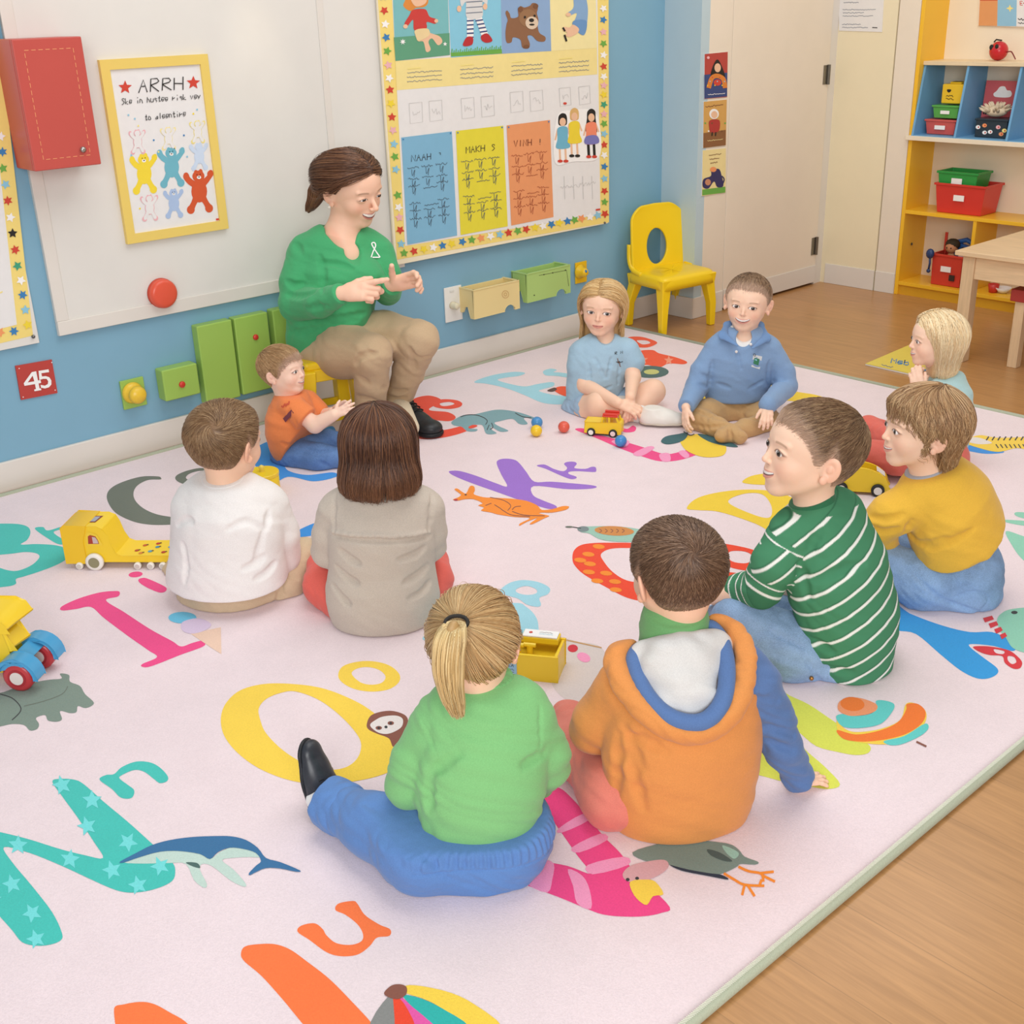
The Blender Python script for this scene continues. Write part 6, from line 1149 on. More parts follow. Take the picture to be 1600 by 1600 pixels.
# ---------------------------------------------------------------- boy in the orange hooded vest
def hoodie_boy():
    G = Fig('person', 'boy in an orange hooded top with a blue sleeve, one hand on the rug', (1062, 1330), .10); A = G.A; m = G.m
    hd = Head(G, A(1055, 893, .05), 166*m, heading(207, -6), skin=np.array(lin('f3c6aa')), smile=.3); N = A(1054, 978, .04)
    S = Sdf(); hd.build(S); S.cone(hd.W(0, -.1, -.3), N-UP*.02, .046, .05, .03); G.skin(S, .002, hd.paint)
    wr = fl(1250, 1222, .032); wl = A(935, 1105, .20)
    B = Sdf(); inner(G, B, G.pel, N, [(A(1165, 1040, .02), A(1215, 1140, .04), wr), (A(965, 1065, .02), A(925, 1140, .05), wl)], [(G.pel, fl(900, 1165, .08))])
    hand(B, wr, fl(1300, 1212, .02)-wr, UP+RH*.25, .082, -1, (.25, .25, .25, .25), .2, (.85, .2)); hand(B, wl, RH*.3+FH*.3+UP*.6, -RH*.3-FH*.4, .11, 1); G.skin(B, .0019, plain(hd.f['skin']))
    bf = nrm(FH-RH*.15+UP*.1); OV = mat('de9352', .85, 'fabric', .15, fs=.5)
    S = Sdf(); torso(G, S, [(1064, 1240, 0, 122), (1066, 1165, 0, 118), (1068, 1110, .01, 106), (1062, 1070, .02, 84)], bf, .66)
    S.cone(A(975, 1070, .02), A(1150, 1050, .02), 36*m, 36*m, .05); arm(G, S, [(968, 1075, .02, 40), (935, 1125, .04, 40), (927, 1140, .06, 38)]); arm(G, S, [(927, 1140, .06, 37), (928, 1120, .14, 30), (935, 1105, .19, 24)])
    for a, b in (((975, 1140, -.05), (1000, 1200, -.09)), ((980, 1180, -.06), (1005, 1265, -.09)), ((985, 1150, -.05), (1040, 1175, -.1)), ((965, 1150, -.03), (962, 1240, -.03))): crease(G, S, a, b, .009, .004, .016)
    S.fn(folds(.0014, (45, 45, 60), 3), 'd'); S.cut(A(1062, 1320, -.08), -UP-FH*.25, .014); S.cut(N+UP*.004, UP-FH*.1, .014); G.wear('hooded_vest', S, .0035, OV, 'orange hooded top')
    U = Sdf(); torso(G, U, [(1062, 1258, 0, 114), (1062, 1175, 0, 108)], bf, .66); U.cut(A(1062, 1336, -.08), -UP-FH*.25, .012); U.cut(A(1060, 1250, 0), UP, .01); G.wear('undershirt_hem', U, .004, mat('cfccc6', .9, 'fabric', .1), 'pale grey undershirt hem')
    BS = mat('5b79ab', .85, 'fabric', .15, fs=.5); S = Sdf(); arm(G, S, [(1150, 1035, .02, 40), (1178, 1065, .02, 39), (1205, 1120, .03, 36)]); S.chain([(A(1205, 1120, .03), 36*m), (A(1222, 1165, .04), 32*m), (wr+UP*.02-RH*.006, 25*m), (wr-RH*.004, 23*m)], .014)
    for a, b in (((1185, 1135, -.03), (1240, 1150, 0)), ((1190, 1155, -.03), (1238, 1175, .02)), ((1170, 1090, -.04), (1215, 1095, -.02))): crease(G, S, a, b, .006, .004, .014)
    S.fn(folds(.003, (60, 60, 100), 9), 'd'); u = nrm(wr-A(1222, 1165, .04)); S.cut(wr-u*.0, u, .006); G.wear('sleeve', S, .003, BS, 'blue right sleeve')
    # turtleneck, hood
    C = Sdf(); C.cone(N-UP*.04-FH*.012, N+UP*.034-FH*.006, .074, .064, .02); C.cut(N+UP*.040, UP-FH*.1, .006); C.cone(N+UP*.004+0*FH, N+UP*.006, .071, .069, .004); G.wear('collar', C, .003, mat('6fa56a', .85, 'fabric', .15), 'green turtleneck collar')
    inn = Sdf(); inn.chain([(A(1004, 1026, -.01), 26*m), (A(1060, 1024, -.02), 30*m), (A(1116, 1008, -.005), 26*m)], .03, bf, .6); inn.chain([(A(1064, 1052, -.045), 60*m), (A(1078, 1096, -.085), 44*m)], .05, bf, .45); inn.fn(folds(.003, (60, 60, 60), 4), 'd'); G.wear('hood_lining', inn, .0035, mat('d9d8d6', .9, 'fabric', .1, fs=.5), 'pale grey inside of the hood')
    L1 = [(985, 1006, .02, 11), (962, 1022, -.01, 15), (972, 1065, -.055, 17), (1006, 1112, -.105, 17), (1052, 1145, -.13, 16), (1100, 1150, -.13, 16), (1142, 1118, -.11, 16), (1162, 1070, -.07, 15), (1164, 1018, -.02, 15), (1144, 980, .02, 12), (1116, 966, .04, 9)]
    O = Sdf(); P_ = spl([(a, b, c_*1000) for a, b, c_, r in L1], 4, False); rr = np.interp(np.linspace(0, 1, len(P_)), np.linspace(0, 1, len(L1)), [r for *_, r in L1])
    O.chain([(A(p[0], p[1], p[2]/1000), r*.95*m) for p, r in zip(P_, rr)], .012, nrm(FH+UP*.6), .5); O.fn(folds(.0015, (80, 80, 80), 4), 'd'); G.wear('hood', O, .003, OV)
    L2 = [(1000, 1015, .0), (990, 1035, -.03), (1010, 1085, -.085), (1050, 1122, -.125), (1098, 1128, -.13), (1128, 1098, -.11), (1136, 1050, -.06), (1128, 1005, -.01), (1110, 980, .02)]
    O = Sdf(); P_ = spl([(a, b, c_*1000) for a, b, c_ in L2], 4, False); O.chain([(A(p[0], p[1], p[2]/1000), 11*m) for p in P_], .01); G.wear('hood_edge', O, .003, BS, 'blue hood lining edge')
    T = Sdf(); T.cone(G.pel-RH*.05+FH*.02, G.pel+RH*.05+FH*.02, .078, .078, .05); T.chain([(G.pel-RH*.05+FH*.03, .075), (fl(960, 1240, .075), .068), (fl(905, 1175, .07), .055), (fl(890, 1125, .06), .048)], .04); T.chain([(G.pel+RH*.05+FH*.03, .07), (G.pel+RH*.10+FH*.2, .07), (G.pel-RH*.02+FH*.32-UP*.02, .05)], .04); T.fn(folds(.002, (70, 70, 90), 6), 'd'); G.wear('trousers', T, .004, mat('dd8070', .85, 'fabric', .15, fs=.5), 'coral trousers')
    G.finish()
    crop(G, hd, '4a3425', '745540', 'a08066', whorl=tuple(hd.loc(A(1088, 862, -.06)[None])[0]), n=9000, L=.11, seed=11)
hoodie_boy()
# ---------------------------------------------------------------- boy in green stripes
def stripe_boy():
    G = Fig('person', 'boy in a green and white striped shirt and light jeans, smiling to the left', (1320, 1075), .10); A = G.A; m = G.m
    hd = Head(G, A(1266, 704, 0), 156*m, heading(277, 12, 0), skin=np.array(lin('f7d0b6')), smile=.9, open=.5, squint=.25, brow='8d6848', gaze=(-.015, .005)); N = A(1272, 785, 0)
    S = Sdf(); hd.build(S); S.cone(hd.W(0, -.1, -.25), N, .044, .05, .03); G.skin(S, .0014, hd.paint)
    E1 = A(1190, 918, -.03); W1 = A(1118, 932, .05)
    B = Sdf(); inner(G, B, G.pel, N, [(A(1235, 835, -.03), E1, W1), (A(1250, 820, .12), A(1230, 920, .2), A(1170, 940, .2))], [(G.pel, A(1150, 965, .05))]); B.cone(E1, W1, .026, .022, .01); hand(B, W1, -RH+UP*.05+FH*.3, UP, .115, 1, .5); G.skin(B, .0022, plain(hd.f['skin']))
    bf = nrm(-RH*.75+FH*.65-UP*.25); S = Sdf(); torso(G, S, [(1333, 1020, 0, 76), (1325, 960, .0, 86), (1306, 890, 0, 86), (1290, 835, 0, 72)], bf, .80)
    S.chain([(A(1245, 822, -.02), 32*m), (A(1308, 800, .05), 34*m)], .05); AR = G.L([(1240, 835, -.03, 40), (1212, 880, -.05, 37), (1190, 918, -.03, 32)]); S.chain(AR, .012); AF = AR[-1:]+G.L([(1160, 920, .02, 25), (1142, 920, .04, 22)]); S.chain(AF, .012)
    for a, b in (((1250, 880, -.10), (1262, 935, -.10)), ((1270, 905, -.12), (1350, 880, -.1)), ((1265, 1000, -.1), (1300, 1020, -.12)), ((1275, 1045, -.1), (1330, 1052, -.1)), ((1265, 860, -.12), (1280, 830, -.1))): crease(G, S, a, b, .008, .004, .016)
    S.fn(folds(.0014, (55, 55, 80), 12), 'd'); h0 = A(1335, 1076, -.07); S.cut(h0-UP*.006, -UP-FH*.2-RH*.12, .012); S.cut(N+UP*.01-RH*.01, UP+RH*-.35, .012); u = nrm(AF[-1][0]-AF[-2][0]); S.cut(AF[-1][0], u, .006)
    pa = A(1333, 1020, 0); pb = A(1288, 800, 0); ax = nrm(nrm(pb-pa)-RH*.32); g_, w_ = np.array(lin('4a8a66')), np.array(lin('eef0ea')); d_ = np.array(lin('1f4434'))
    def cf(V):
        t = (V-pa)@ax/m; t = t+.0007*((V-pa)@RH/m)**2
        def seg(a, b):
            ab = b-a; q = np.clip((V-a)@ab/(ab@ab), 0, 1); return np.linalg.norm(V-(a+q[:, None]*ab), axis=1), q*np.linalg.norm(ab)/m
        dA, tA = seg(AR[0][0], AR[2][0]); dF, tF = seg(AR[2][0], AF[-1][0]); xr = (V@RH-pa@RH)/m; onA = ((dA < 44*m) & ((V-AR[0][0])@nrm(AR[2][0]-AR[0][0]) > 6*m) & (xr < -78)) | ((dF < 34*m) & (xr < -92)); LA = np.linalg.norm(AR[2][0]-AR[0][0])/m; wF = ss(dA-dF, -.006, .006)
        per = 29.0; t = np.where(onA, (tA*(1-wF)+(LA+tF)*wF)*1.75+6, t); ph = np.mod(t, per); w = (ss(ph, 0, 1.2)*(1-ss(ph, 5.0, 6.2))*((V-pa)@UP/m < 262))[:, None]; dk = (np.exp(-((ph-7)/1.0)**2))[:, None]*.55
        c = g_*(1-w)+w_*w; return c*(1-dk)+d_*dk
    G.wear('striped_shirt', S, .0024, mat('3b7a58', .85, 'stripes', .15), 'green shirt with thin white stripes', colf=cf)
    C = Sdf(); C.cone(N-UP*.012, N+UP*.012-RH*.008, .062, .055, .01); C.cut(N+UP*.014-RH*.01, UP+RH*-.4, .004); G.wear('collar', C, .003, mat('33704f', .85, 'fabric', .15))
    T = Sdf(); T.chain([(A(1328, 1040, 0), 68*m), (A(1333, 1000, 0), 68*m)], .04, bf, .85); T.chain([(A(1318, 1045, .02), 55*m), (A(1235, 1012, -.02), 52*m), (A(1155, 968, 0), 40*m)], .04); T.chain([(A(1155, 968, 0), 40*m), (A(1110, 985, .12), 36*m), (fl(1085, 1010, .06), 30*m)], .02)
    T.chain([(A(1330, 1030, .1), 50*m), (A(1270, 990, .16), 46*m), (A(1215, 945, .22), 38*m)], .03); T.chain([(A(1215, 945, .22), 38*m), (A(1170, 985, .3), 30*m)], .02)
    crease(G, T, (1200, 985, -.08), (1255, 1012, -.1), .004, .003, .008); crease(G, T, (1262, 1035, -.1), (1290, 1080, -.08), .005, .004, .008); T.fn(folds(.002, (70, 70, 90), 16), 'd'); JN = mat('8ca7c9', .85, 'jeans', .15); G.wear('jeans', T, .0036, JN, 'light blue jeans')
    MB().ball(A(1268, 1060, -.105), .006, 8).go('rivet', [mat('b9824a', .3, 'metal')], G.root, smooth=True); G.finish()
    crop(G, hd, '553d2b', '866549', 'b2946f', whorl=(.0, -.42, .28), n=8500, L=.12, seed=21, t=.022, swirl=.3)
stripe_boy()
# ---------------------------------------------------------------- boy in yellow
def yellow_boy():
    G = Fig('person', 'boy with wavy light brown hair, a mustard yellow jumper and blue jeans', (1500, 962), .09); A = G.A; m = G.m
    hd = Head(G, A(1440, 668, 0), 128*m, heading(273, 6), skin=np.array(lin('f5cdb2')), smile=.8, open=.2, squint=.3, brow='8d6848'); N = A(1450, 735, 0)
    S = Sdf(); hd.build(S); S.cone(hd.W(0, -.1, -.25), N, .044, .05, .03); G.skin(S, .0016, hd.paint)
    E1 = A(1370, 822, -.03); W1 = A(1386, 862, .02)
    B = Sdf(); inner(G, B, G.pel, N, [(A(1428, 785, -.03), E1, W1)], [(G.pel, A(1390, 885, 0))]); B.cone(E1, W1, .024, .02, .01); hand(B, W1, FH*.6-UP*.5-RH*.2, -RH+UP*.5, .10, 1, .6); G.skin(B, .0026, plain(hd.f['skin']))
    bf = nrm(-RH*.8+FH*.6-UP*.25); YM = mat('e8b744', .85, 'fabric', .15, fs=.5); S = Sdf(); torso(G, S, [(1508, 890, 0, 74), (1500, 840, 0, 78), (1482, 790, 0, 72), (1468, 765, 0, 56)], bf, .85)
    S.chain([(A(1435, 768, -.02), 30*m), (A(1488, 760, .05), 32*m)], .05); arm(G, S, [(1428, 788, -.03, 38), (1392, 805, -.04, 34), (1374, 820, -.03, 29)], .012); S.chain([(A(1374, 820, -.03), 28*m), (W1+UP*.012, 18*m), (W1, 17*m)], .012)
    for q in (((1418, 832), (1440, 850), (1480, 842)), ((1450, 858), (1480, 850), (1520, 828)), ((1425, 815), (1410, 842)), ((1360, 808), (1385, 812), (1410, 805)), ((1362, 825), (1385, 832), (1405, 826)), ((1470, 905), (1500, 900), (1540, 880)), ((1415, 870), (1450, 900), (1470, 915))): fold_(S, q, .007, .005, .012)
    S.fn(folds(.0013, (50, 50, 70), 31), 'd'); S.cut(A(1500, 938, -.06), -UP-FH*.15-RH*.10, .012); S.cut(N+UP*.004, UP-RH*.3, .012); u = nrm(W1-E1); S.cut(W1, u, .006); G.wear('jumper', S, .0033, YM, 'mustard yellow jumper')
    C = Sdf(); C.cone(N-UP*.01, N+UP*.008, .060, .052, .01); C.cut(N+UP*.01, UP-RH*.35, .004); G.wear('collar', C, .003, mat('a9acb5', .85, 'fabric', .15), 'grey inner collar')
    JN = mat('86a3c8', .85, 'jeans', .15); T = Sdf(); T.chain([(A(1512, 918, 0), 62*m), (A(1512, 890, 0), 64*m)], .04, bf, .85); T.chain([(A(1500, 925, 0), 46*m), (A(1440, 908, -.03), 44*m), (A(1378, 878, 0), 35*m)], .03); T.chain([(A(1378, 878, 0), 34*m), (A(1345, 905, .1), 28*m)], .02); T.chain([(A(1500, 910, .1), 44*m), (A(1440, 868, .16), 38*m), (A(1402, 845, .2), 30*m)], .03); T.chain([(A(1402, 845, .2), 30*m), (A(1375, 880, .26), 24*m)], .02)
    fold_(T, ((1430, 900), (1470, 935), (1540, 960)), .004, .004, .008); fold_(T, ((1490, 935), (1520, 925), (1545, 935), (1530, 958)), .003, .003, .006); T.fn(folds(.002, (70, 70, 90), 36), 'd'); G.wear('jeans', T, .0036, JN, 'blue jeans'); G.finish()
    # wavy hair
    vol = lambda S: (S.cone(hd.W(0, -.20, .0), hd.W(0, -.26, -.42), .33*hd.s, .22*hd.s, .05*hd.s), S.cut(hd.W(0, .1, -.50), -hd.R[:, 2], .02))
    LINE = ([-.6, -.3, -.2, -.1, .0, .08, .16, .26, .35, .5], [-.55, -.55, -.45, -.12, .0, -.05, .02, .16, .20, .2]); cap = haircap(hd, LINE, .05, vol)
    f = hairf(hd, LINE); R = np.random.default_rng(31); top = hairf(hd, ([-1, 1], [-.05, .05])); rt = roots_on(cap, hd, lambda P: np.minimum(f(P), top(P)), 5200, seed=33, fmin=.02); q0 = hd.loc(rt); wc = hd.W(-.02, -.15, .45); ph = R.uniform(0, 6.28, len(rt)); Rr, Rf, Ru = hd.R.T
    clump = np.floor(np.arctan2(q0[:, 0], q0[:, 1])*7); cph = clump*2.3
    def dirf(p, t):
        v = p-wc; v /= np.linalg.norm(v, axis=1, keepdims=True)+1e-6; dn = np.array([0, 0, -1.0]); q = hd.loc(p)
        w = ss(np.full(len(p), t), .25, .8)[:, None]; curl = (np.sin(cph+t*11)[:, None]*Rf+np.cos(cph+t*11)[:, None]*Rr)*.75*w
        return v*(1-t*.6)+dn*(.4+.8*t)-Rf*.45*ss(np.abs(q[:, 0]), .1, .3)[:, None]*(1-.3*t)+curl
    L = hd.s*np.interp(q0[:, 1], [-.5, -.2, .1, .4], [.62, .72, .62, .26])*R.uniform(.75, 1.1, len(rt))
    P = grow(hd, cap, rt, dirf, L, 14, .006*R.uniform(.3, 1.6, len(rt)), push=.001); hairmesh(G, hd, cap, .0035, '7d5b3d', 'b48a60', 'e8c99b', [P], .00095, seed=34, capcol='7b5a3c')
yellow_boy()
# ---------------------------------------------------------------- blond child in pale teal
def blond_child():
    G = Fig('person', 'child with chin length blond hair, a pale teal top and coral trousers', (1470, 742), .06); A = G.A; m = G.m
    hd = Head(G, A(1462, 530, 0), 86*m, heading(270, 4), skin=np.array(lin('f6cfb6')), smile=.7, open=.3, brow='c9a878'); N = A(1475, 583, 0)
    S = Sdf(); hd.build(S); S.cone(hd.W(0, -.1, -.25), N, .042, .046, .03); G.skin(S, .002, hd.paint)
    W1 = A(1438, 614, -.10); W2 = A(1434, 614, .0); E1 = A(1452, 650, -.10); E2 = A(1435, 640, .08)
    B = Sdf(); inner(G, B, G.pel, N, [(A(1462, 615, -.06), E1, W1), (A(1470, 615, .08), E2, W2)]); B.cone(E1, W1, .024, .02, .01); B.cone(E2, W2, .024, .02, .01)
    hand(B, W1, UP*.95-RH*.25+FH*.35, nrm(-FH-RH*.3), .11, 1, (.5, .6, .6, .7), .06, (.5, .4)); hand(B, W2, UP*.9-RH*.25-FH*.15, nrm(FH-RH*.3), .11, -1, (.3, .4, .5, .5), .08, (.6, .4)); G.skin(B, .0026, plain(hd.f['skin']))
    bf = nrm(-RH*.9+FH*.3); S = Sdf(); torso(G, S, [(1480, 690, 0, 37), (1482, 650, 0, 38), (1480, 618, 0, 36), (1478, 603, 0, 28)], bf, .85); arm(G, S, [(1466, 612, -.05, 20), (1456, 642, -.08, 18)]); arm(G, S, [(1470, 610, .06, 20), (1448, 636, .08, 18)]); fold_(S, ((1462, 605), (1470, 640)), .005, .004, .01)
    S.fn(folds(.003, (50, 50, 70), 41), 'd'); S.cut(N+UP*.002, UP-RH*.1, .01); S.cut(A(1480, 725, 0), -UP, .01); G.wear('top', S, .004, mat('b9dbdc', .85, 'fabric', .15), 'pale teal short sleeved top')
    T = Sdf(); CT = mat('dd6f62', .85, 'fabric', .15, fs=.5); T.cone(A(1478, 715, -.04), A(1478, 715, .06), 36*m, 36*m, .04); T.chain([(A(1460, 715, .08), 32*m), (A(1400, 690, .14), 27*m), (A(1358, 668, .14), 20*m)], .02); T.chain([(A(1358, 668, .14), 19*m), (A(1395, 688, .0), 15*m), (A(1440, 710, -.05), 14*m)], .008)
    T.chain([(A(1460, 722, -.06), 32*m), (A(1400, 716, -.12), 26*m), (A(1345, 706, -.1), 20*m)], .015); T.chain([(A(1345, 706, -.1), 20*m), (A(1392, 730, -.04), 15*m), (A(1430, 738, 0), 14*m)], .01)
    T.fn(folds(.002, (70, 70, 90), 44), 'd'); G.wear('trousers', T, .0042, CT, 'coral trousers')
    for a, b in ((A(1440, 714, -.05), A(1466, 722, -.06)), (A(1418, 737, .02), A(1445, 744, .04))):
        K = Sdf(); K.cone(a, b, .032, .028, .01); G.wear('sock', K, .0035, mat('d9dad8', .85, 'fabric', .1), 'grey sock')
    G.finish()
    vol = lambda S: (S.cone(hd.W(0, -.12, -.05), hd.W(0, -.17, -.50), .37*hd.s, .30*hd.s, .05*hd.s), S.cut(hd.W(0, .02, 0), hd.R @ np.array([0, 1.0, .9]), .02), S.cut(hd.W(0, 0, -.60), -UP, .02))
    LINE = ([-.6, -.1, -.02, .04, .10, .16, .24, .33, .5], [-.9, -.9, -.6, -.25, -.02, .1, .22, .28, .28]); cap = haircap(hd, LINE, .045, None)
    V2 = Sdf(); V2.cone(hd.W(0, -.10, .0), hd.W(0, -.16, -.42), .36*hd.s, .31*hd.s, .02); V2.cut(hd.W(0, .06, 0), hd.R @ np.array([0, 1.0, .0]), .02); c2 = Sdf(); c2.ops = cap.ops+[('u', lambda P: V2(P, cull=False), hd.c-.6*hd.s, hd.c+.6*hd.s, .02)]
    R = np.random.default_rng(41); top = hairf(hd, ([-1, 1], [.08, .12])); rt = roots_on(cap, hd, top, 3600, seed=43, fmin=.0); q0 = hd.loc(rt); Rr, Rf, Ru = hd.R.T; sd = np.sign(q0[:, 0])[:, None]; jt = R.normal(0, .10, (len(rt), 3))
    def dirf(p, t):
        q = hd.loc(p); side = sd*Rr*(1-t)**2*1.2; return side+np.array([0, 0, -1.0])*(.5+t*1.5)-Rf*.35*(1-t)+Rf*.18*ss(q[:, 1], .18, .3)[:, None]+jt
    L = hd.s*np.interp(q0[:, 1], [-.5, 0, .25, .4], [.95, 1.05, .95, .85])*R.uniform(.85, 1.08, len(rt)); P = grow(hd, c2, rt, dirf, L, 14, .005*R.uniform(.2, 1.5, len(rt)), push=.001)
    hairmesh(G, hd, c2, .004, 'dfb988', 'f8dfb2', 'fff1d2', [P], .0011, seed=44, capcol='dfc092')
blond_child()
# ---------------------------------------------------------------- boy in blue polo
def sit_cross(G, T, hipL, hipR, kneeL, kneeR, ankL, ankR, r=(26, 23, 17)):
    m = G.m
    for h_, k_, a_ in ((hipL, kneeL, ankL), (hipR, kneeR, ankR)):
        T.chain([(h_, r[0]*m), (h_*.4+k_*.6, (r[0]+r[1])/2*m), (k_, r[1]*m)], .03); T.chain([(k_, (r[1]-2)*m), (k_*.5+a_*.5, (r[1]+r[2])/2*m), (a_, r[2]*m)], .012)
def polo_boy():
    G = Fig('person', 'smiling boy in a blue polo shirt and tan trousers', (1150, 652), .0); A = G.A; m = G.m
    hd = Head(G, A(1168, 472, 0), 84*m, heading(-20, 2, 5), skin=np.array(lin('f7d0b6')), smile=1.0, open=.6, squint=.15, brow='8a6a4c', gaze=(-.012, .002)); N = A(1163, 520, 0)
    S = Sdf(); hd.build(S); S.cone(hd.W(0, -.08, -.25), N-UP*.02, .046, .052, .03); G.skin(S, .0017, hd.paint)
    WR = A(1072, 636, -.19); WL = A(1200, 632, -.25); ER = A(1088, 606, -.03); EL = A(1228, 604, -.03)
    B = Sdf(); inner(G, B, A(1150, 625, 0), N, [(A(1115, 542, 0), ER, WR), (A(1205, 545, 0), EL, WL)]); hand(B, WR, -UP*.75-FH*.5-RH*.1, nrm(-RH*.8+UP*.2-FH*.3), .105, -1, .35, .1, (.6, .4)); hand(B, WL, -UP*.55-FH*.75-RH*.18, nrm(UP*.75-FH*.6), .11, 1, (.35, .4, .45, .5), .12, (.65, .3)); G.skin(B, .0022, plain(hd.f['skin']))
    PB = mat('84a2c8', .85, 'fabric', .15, fs=.4); bf = -FH; S = Sdf(); torso(G, S, [(1150, 612, 0, 49), (1154, 580, 0, 49), (1158, 556, 0, 47), (1160, 543, 0, 36)], bf, .74); S.chain([(A(1125, 545, 0), 22*m), (A(1198, 547, 0), 22*m)], .03)
    arm(G, S, [(1120, 550, 0, 22), (1098, 580, -.02, 19), (1089, 604, -.04, 18)], .01); S.chain([(ER, 18*m), (WR+UP*.0, 13*m)], .01); arm(G, S, [(1200, 550, 0, 23), (1222, 582, -.02, 20), (1227, 602, -.04, 19)], .01); S.chain([(EL, 18*m), (WL, 14*m)], .01)
    for q in (((1113, 565), (1110, 590), (1108, 604)), ((1202, 565), (1200, 590), (1202, 606)), ((1122, 600), (1140, 606)), ((1172, 607), (1192, 596)), ((1095, 585), (1110, 592)), ((1090, 600), (1106, 605)), ((1208, 596), (1228, 594)), ((1150, 545), (1158, 575))): fold_(S, q, .006, .004, .010)
    S.fn(folds(.0012, (50, 50, 70), 51), 'd'); v = nrm(WR-ER); S.cut(WR, v, .006); v = nrm(WL-EL); S.cut(WL, v, .006) if 0 else None; S.cut(A(1150, 634, -.1), -UP, .012)
    # v neck
    S.cone(A(1163, 524, -.02), A(1160, 540, -.14), .034, .022, .01, None, 's'); S.cut(A(1163, 515, 0)+UP*.015, UP, .01); G.wear('polo_shirt', S, .0034, PB, 'blue long sleeved polo shirt')
    U = Sdf(); torso(G, U, [(1154, 580, 0, 44), (1158, 556, 0, 43), (1161, 541, 0, 34)], bf, .7); U.cone(A(1164, 515, -.02), A(1163, 530, -.10), .040, .026, .012, None, 's'); G.wear('undershirt', U, .0035, mat('f1efec', .85, 'fabric', .1), 'white undershirt')
    C = Sdf()
    for a, b, c_ in (((1136, 508, .02), (1130, 524, -.06), (1152, 540, -.13)), ((1188, 508, .02), (1197, 528, -.05), (1176, 544, -.12))): C.chain([(A(*a), .012), (A(*b), .017), (A(*c_), .005)], .008, nrm(-FH+UP*.7), .32)
    C.chain([(A(1136, 508, .02), .014), (A(1163, 500, .07), .014), (A(1188, 508, .02), .014)], .01); G.wear('collar', C, .0028, mat('7294c2', .85, 'fabric', .15))
    F = Flat(lambda u, v, h: trace(S, u, v, .0012+.0004*h)); F.poly([(1177, 554), (1191, 557), (1187, 577), (1174, 573)], mat('d7dadc', .8), 0, False); F.poly([(1179, 559), (1187, 561), (1185, 571), (1177, 568)], mat('3c7f5c', .8), 1, False); F.ell((1181, 563), 2, 2, LB, 2, n=8); write(F, 'OUF', (1177.5, 556), (1190, 559), 3.5, .7, BLK, 2); F.mb.go('chest_badge', F.mats, G.root, label='small white and green badge on the chest')
    for p in ((1150.5, 549.5), (1173, 538)):
        b = trace(S, *p, .002); b is not None and MB().ball(b, (.006, .006, .006), 10).go('button', [WHT], G.root, smooth=True)
    T = Sdf(); TN = mat('c6a070', .85, 'fabric', .15, fs=.6); sit_cross(G, T, A(1128, 642, 0), A(1172, 645, 0), A(1088, 656, -.12), A(1200, 664, -.15), fl(1156, 683, .036), fl(1128, 681, .038), (27, 23, 11)); T.cone(A(1130, 638, 0), A(1172, 638, 0), 30*m, 30*m, .03)
    for q in (((1085, 640), (1110, 650), (1135, 655)), ((1075, 660), (1105, 668), (1135, 662)), ((1160, 650), (1180, 655), (1200, 652)), ((1140, 668), (1142, 684))): fold_(T, q, .006, .005, .010)
    T.fn(folds(.002, (70, 70, 90), 56), 'd'); G.wear('trousers', T, .0038, TN, 'tan trousers'); G.finish()
    crop(G, hd, '5a4230', '8d6c50', 'b5977a', whorl=(0, -.35, .42), n=5200, L=.10, seed=51, t=.022, r0=.0009, line=([-.6, -.2, -.14, -.05, .03, .09, .17, .27, .36, .5], [-.33, -.30, -.12, .12, -.02, .03, .2, .285, .31, .32]), fade=.22)
polo_boy()
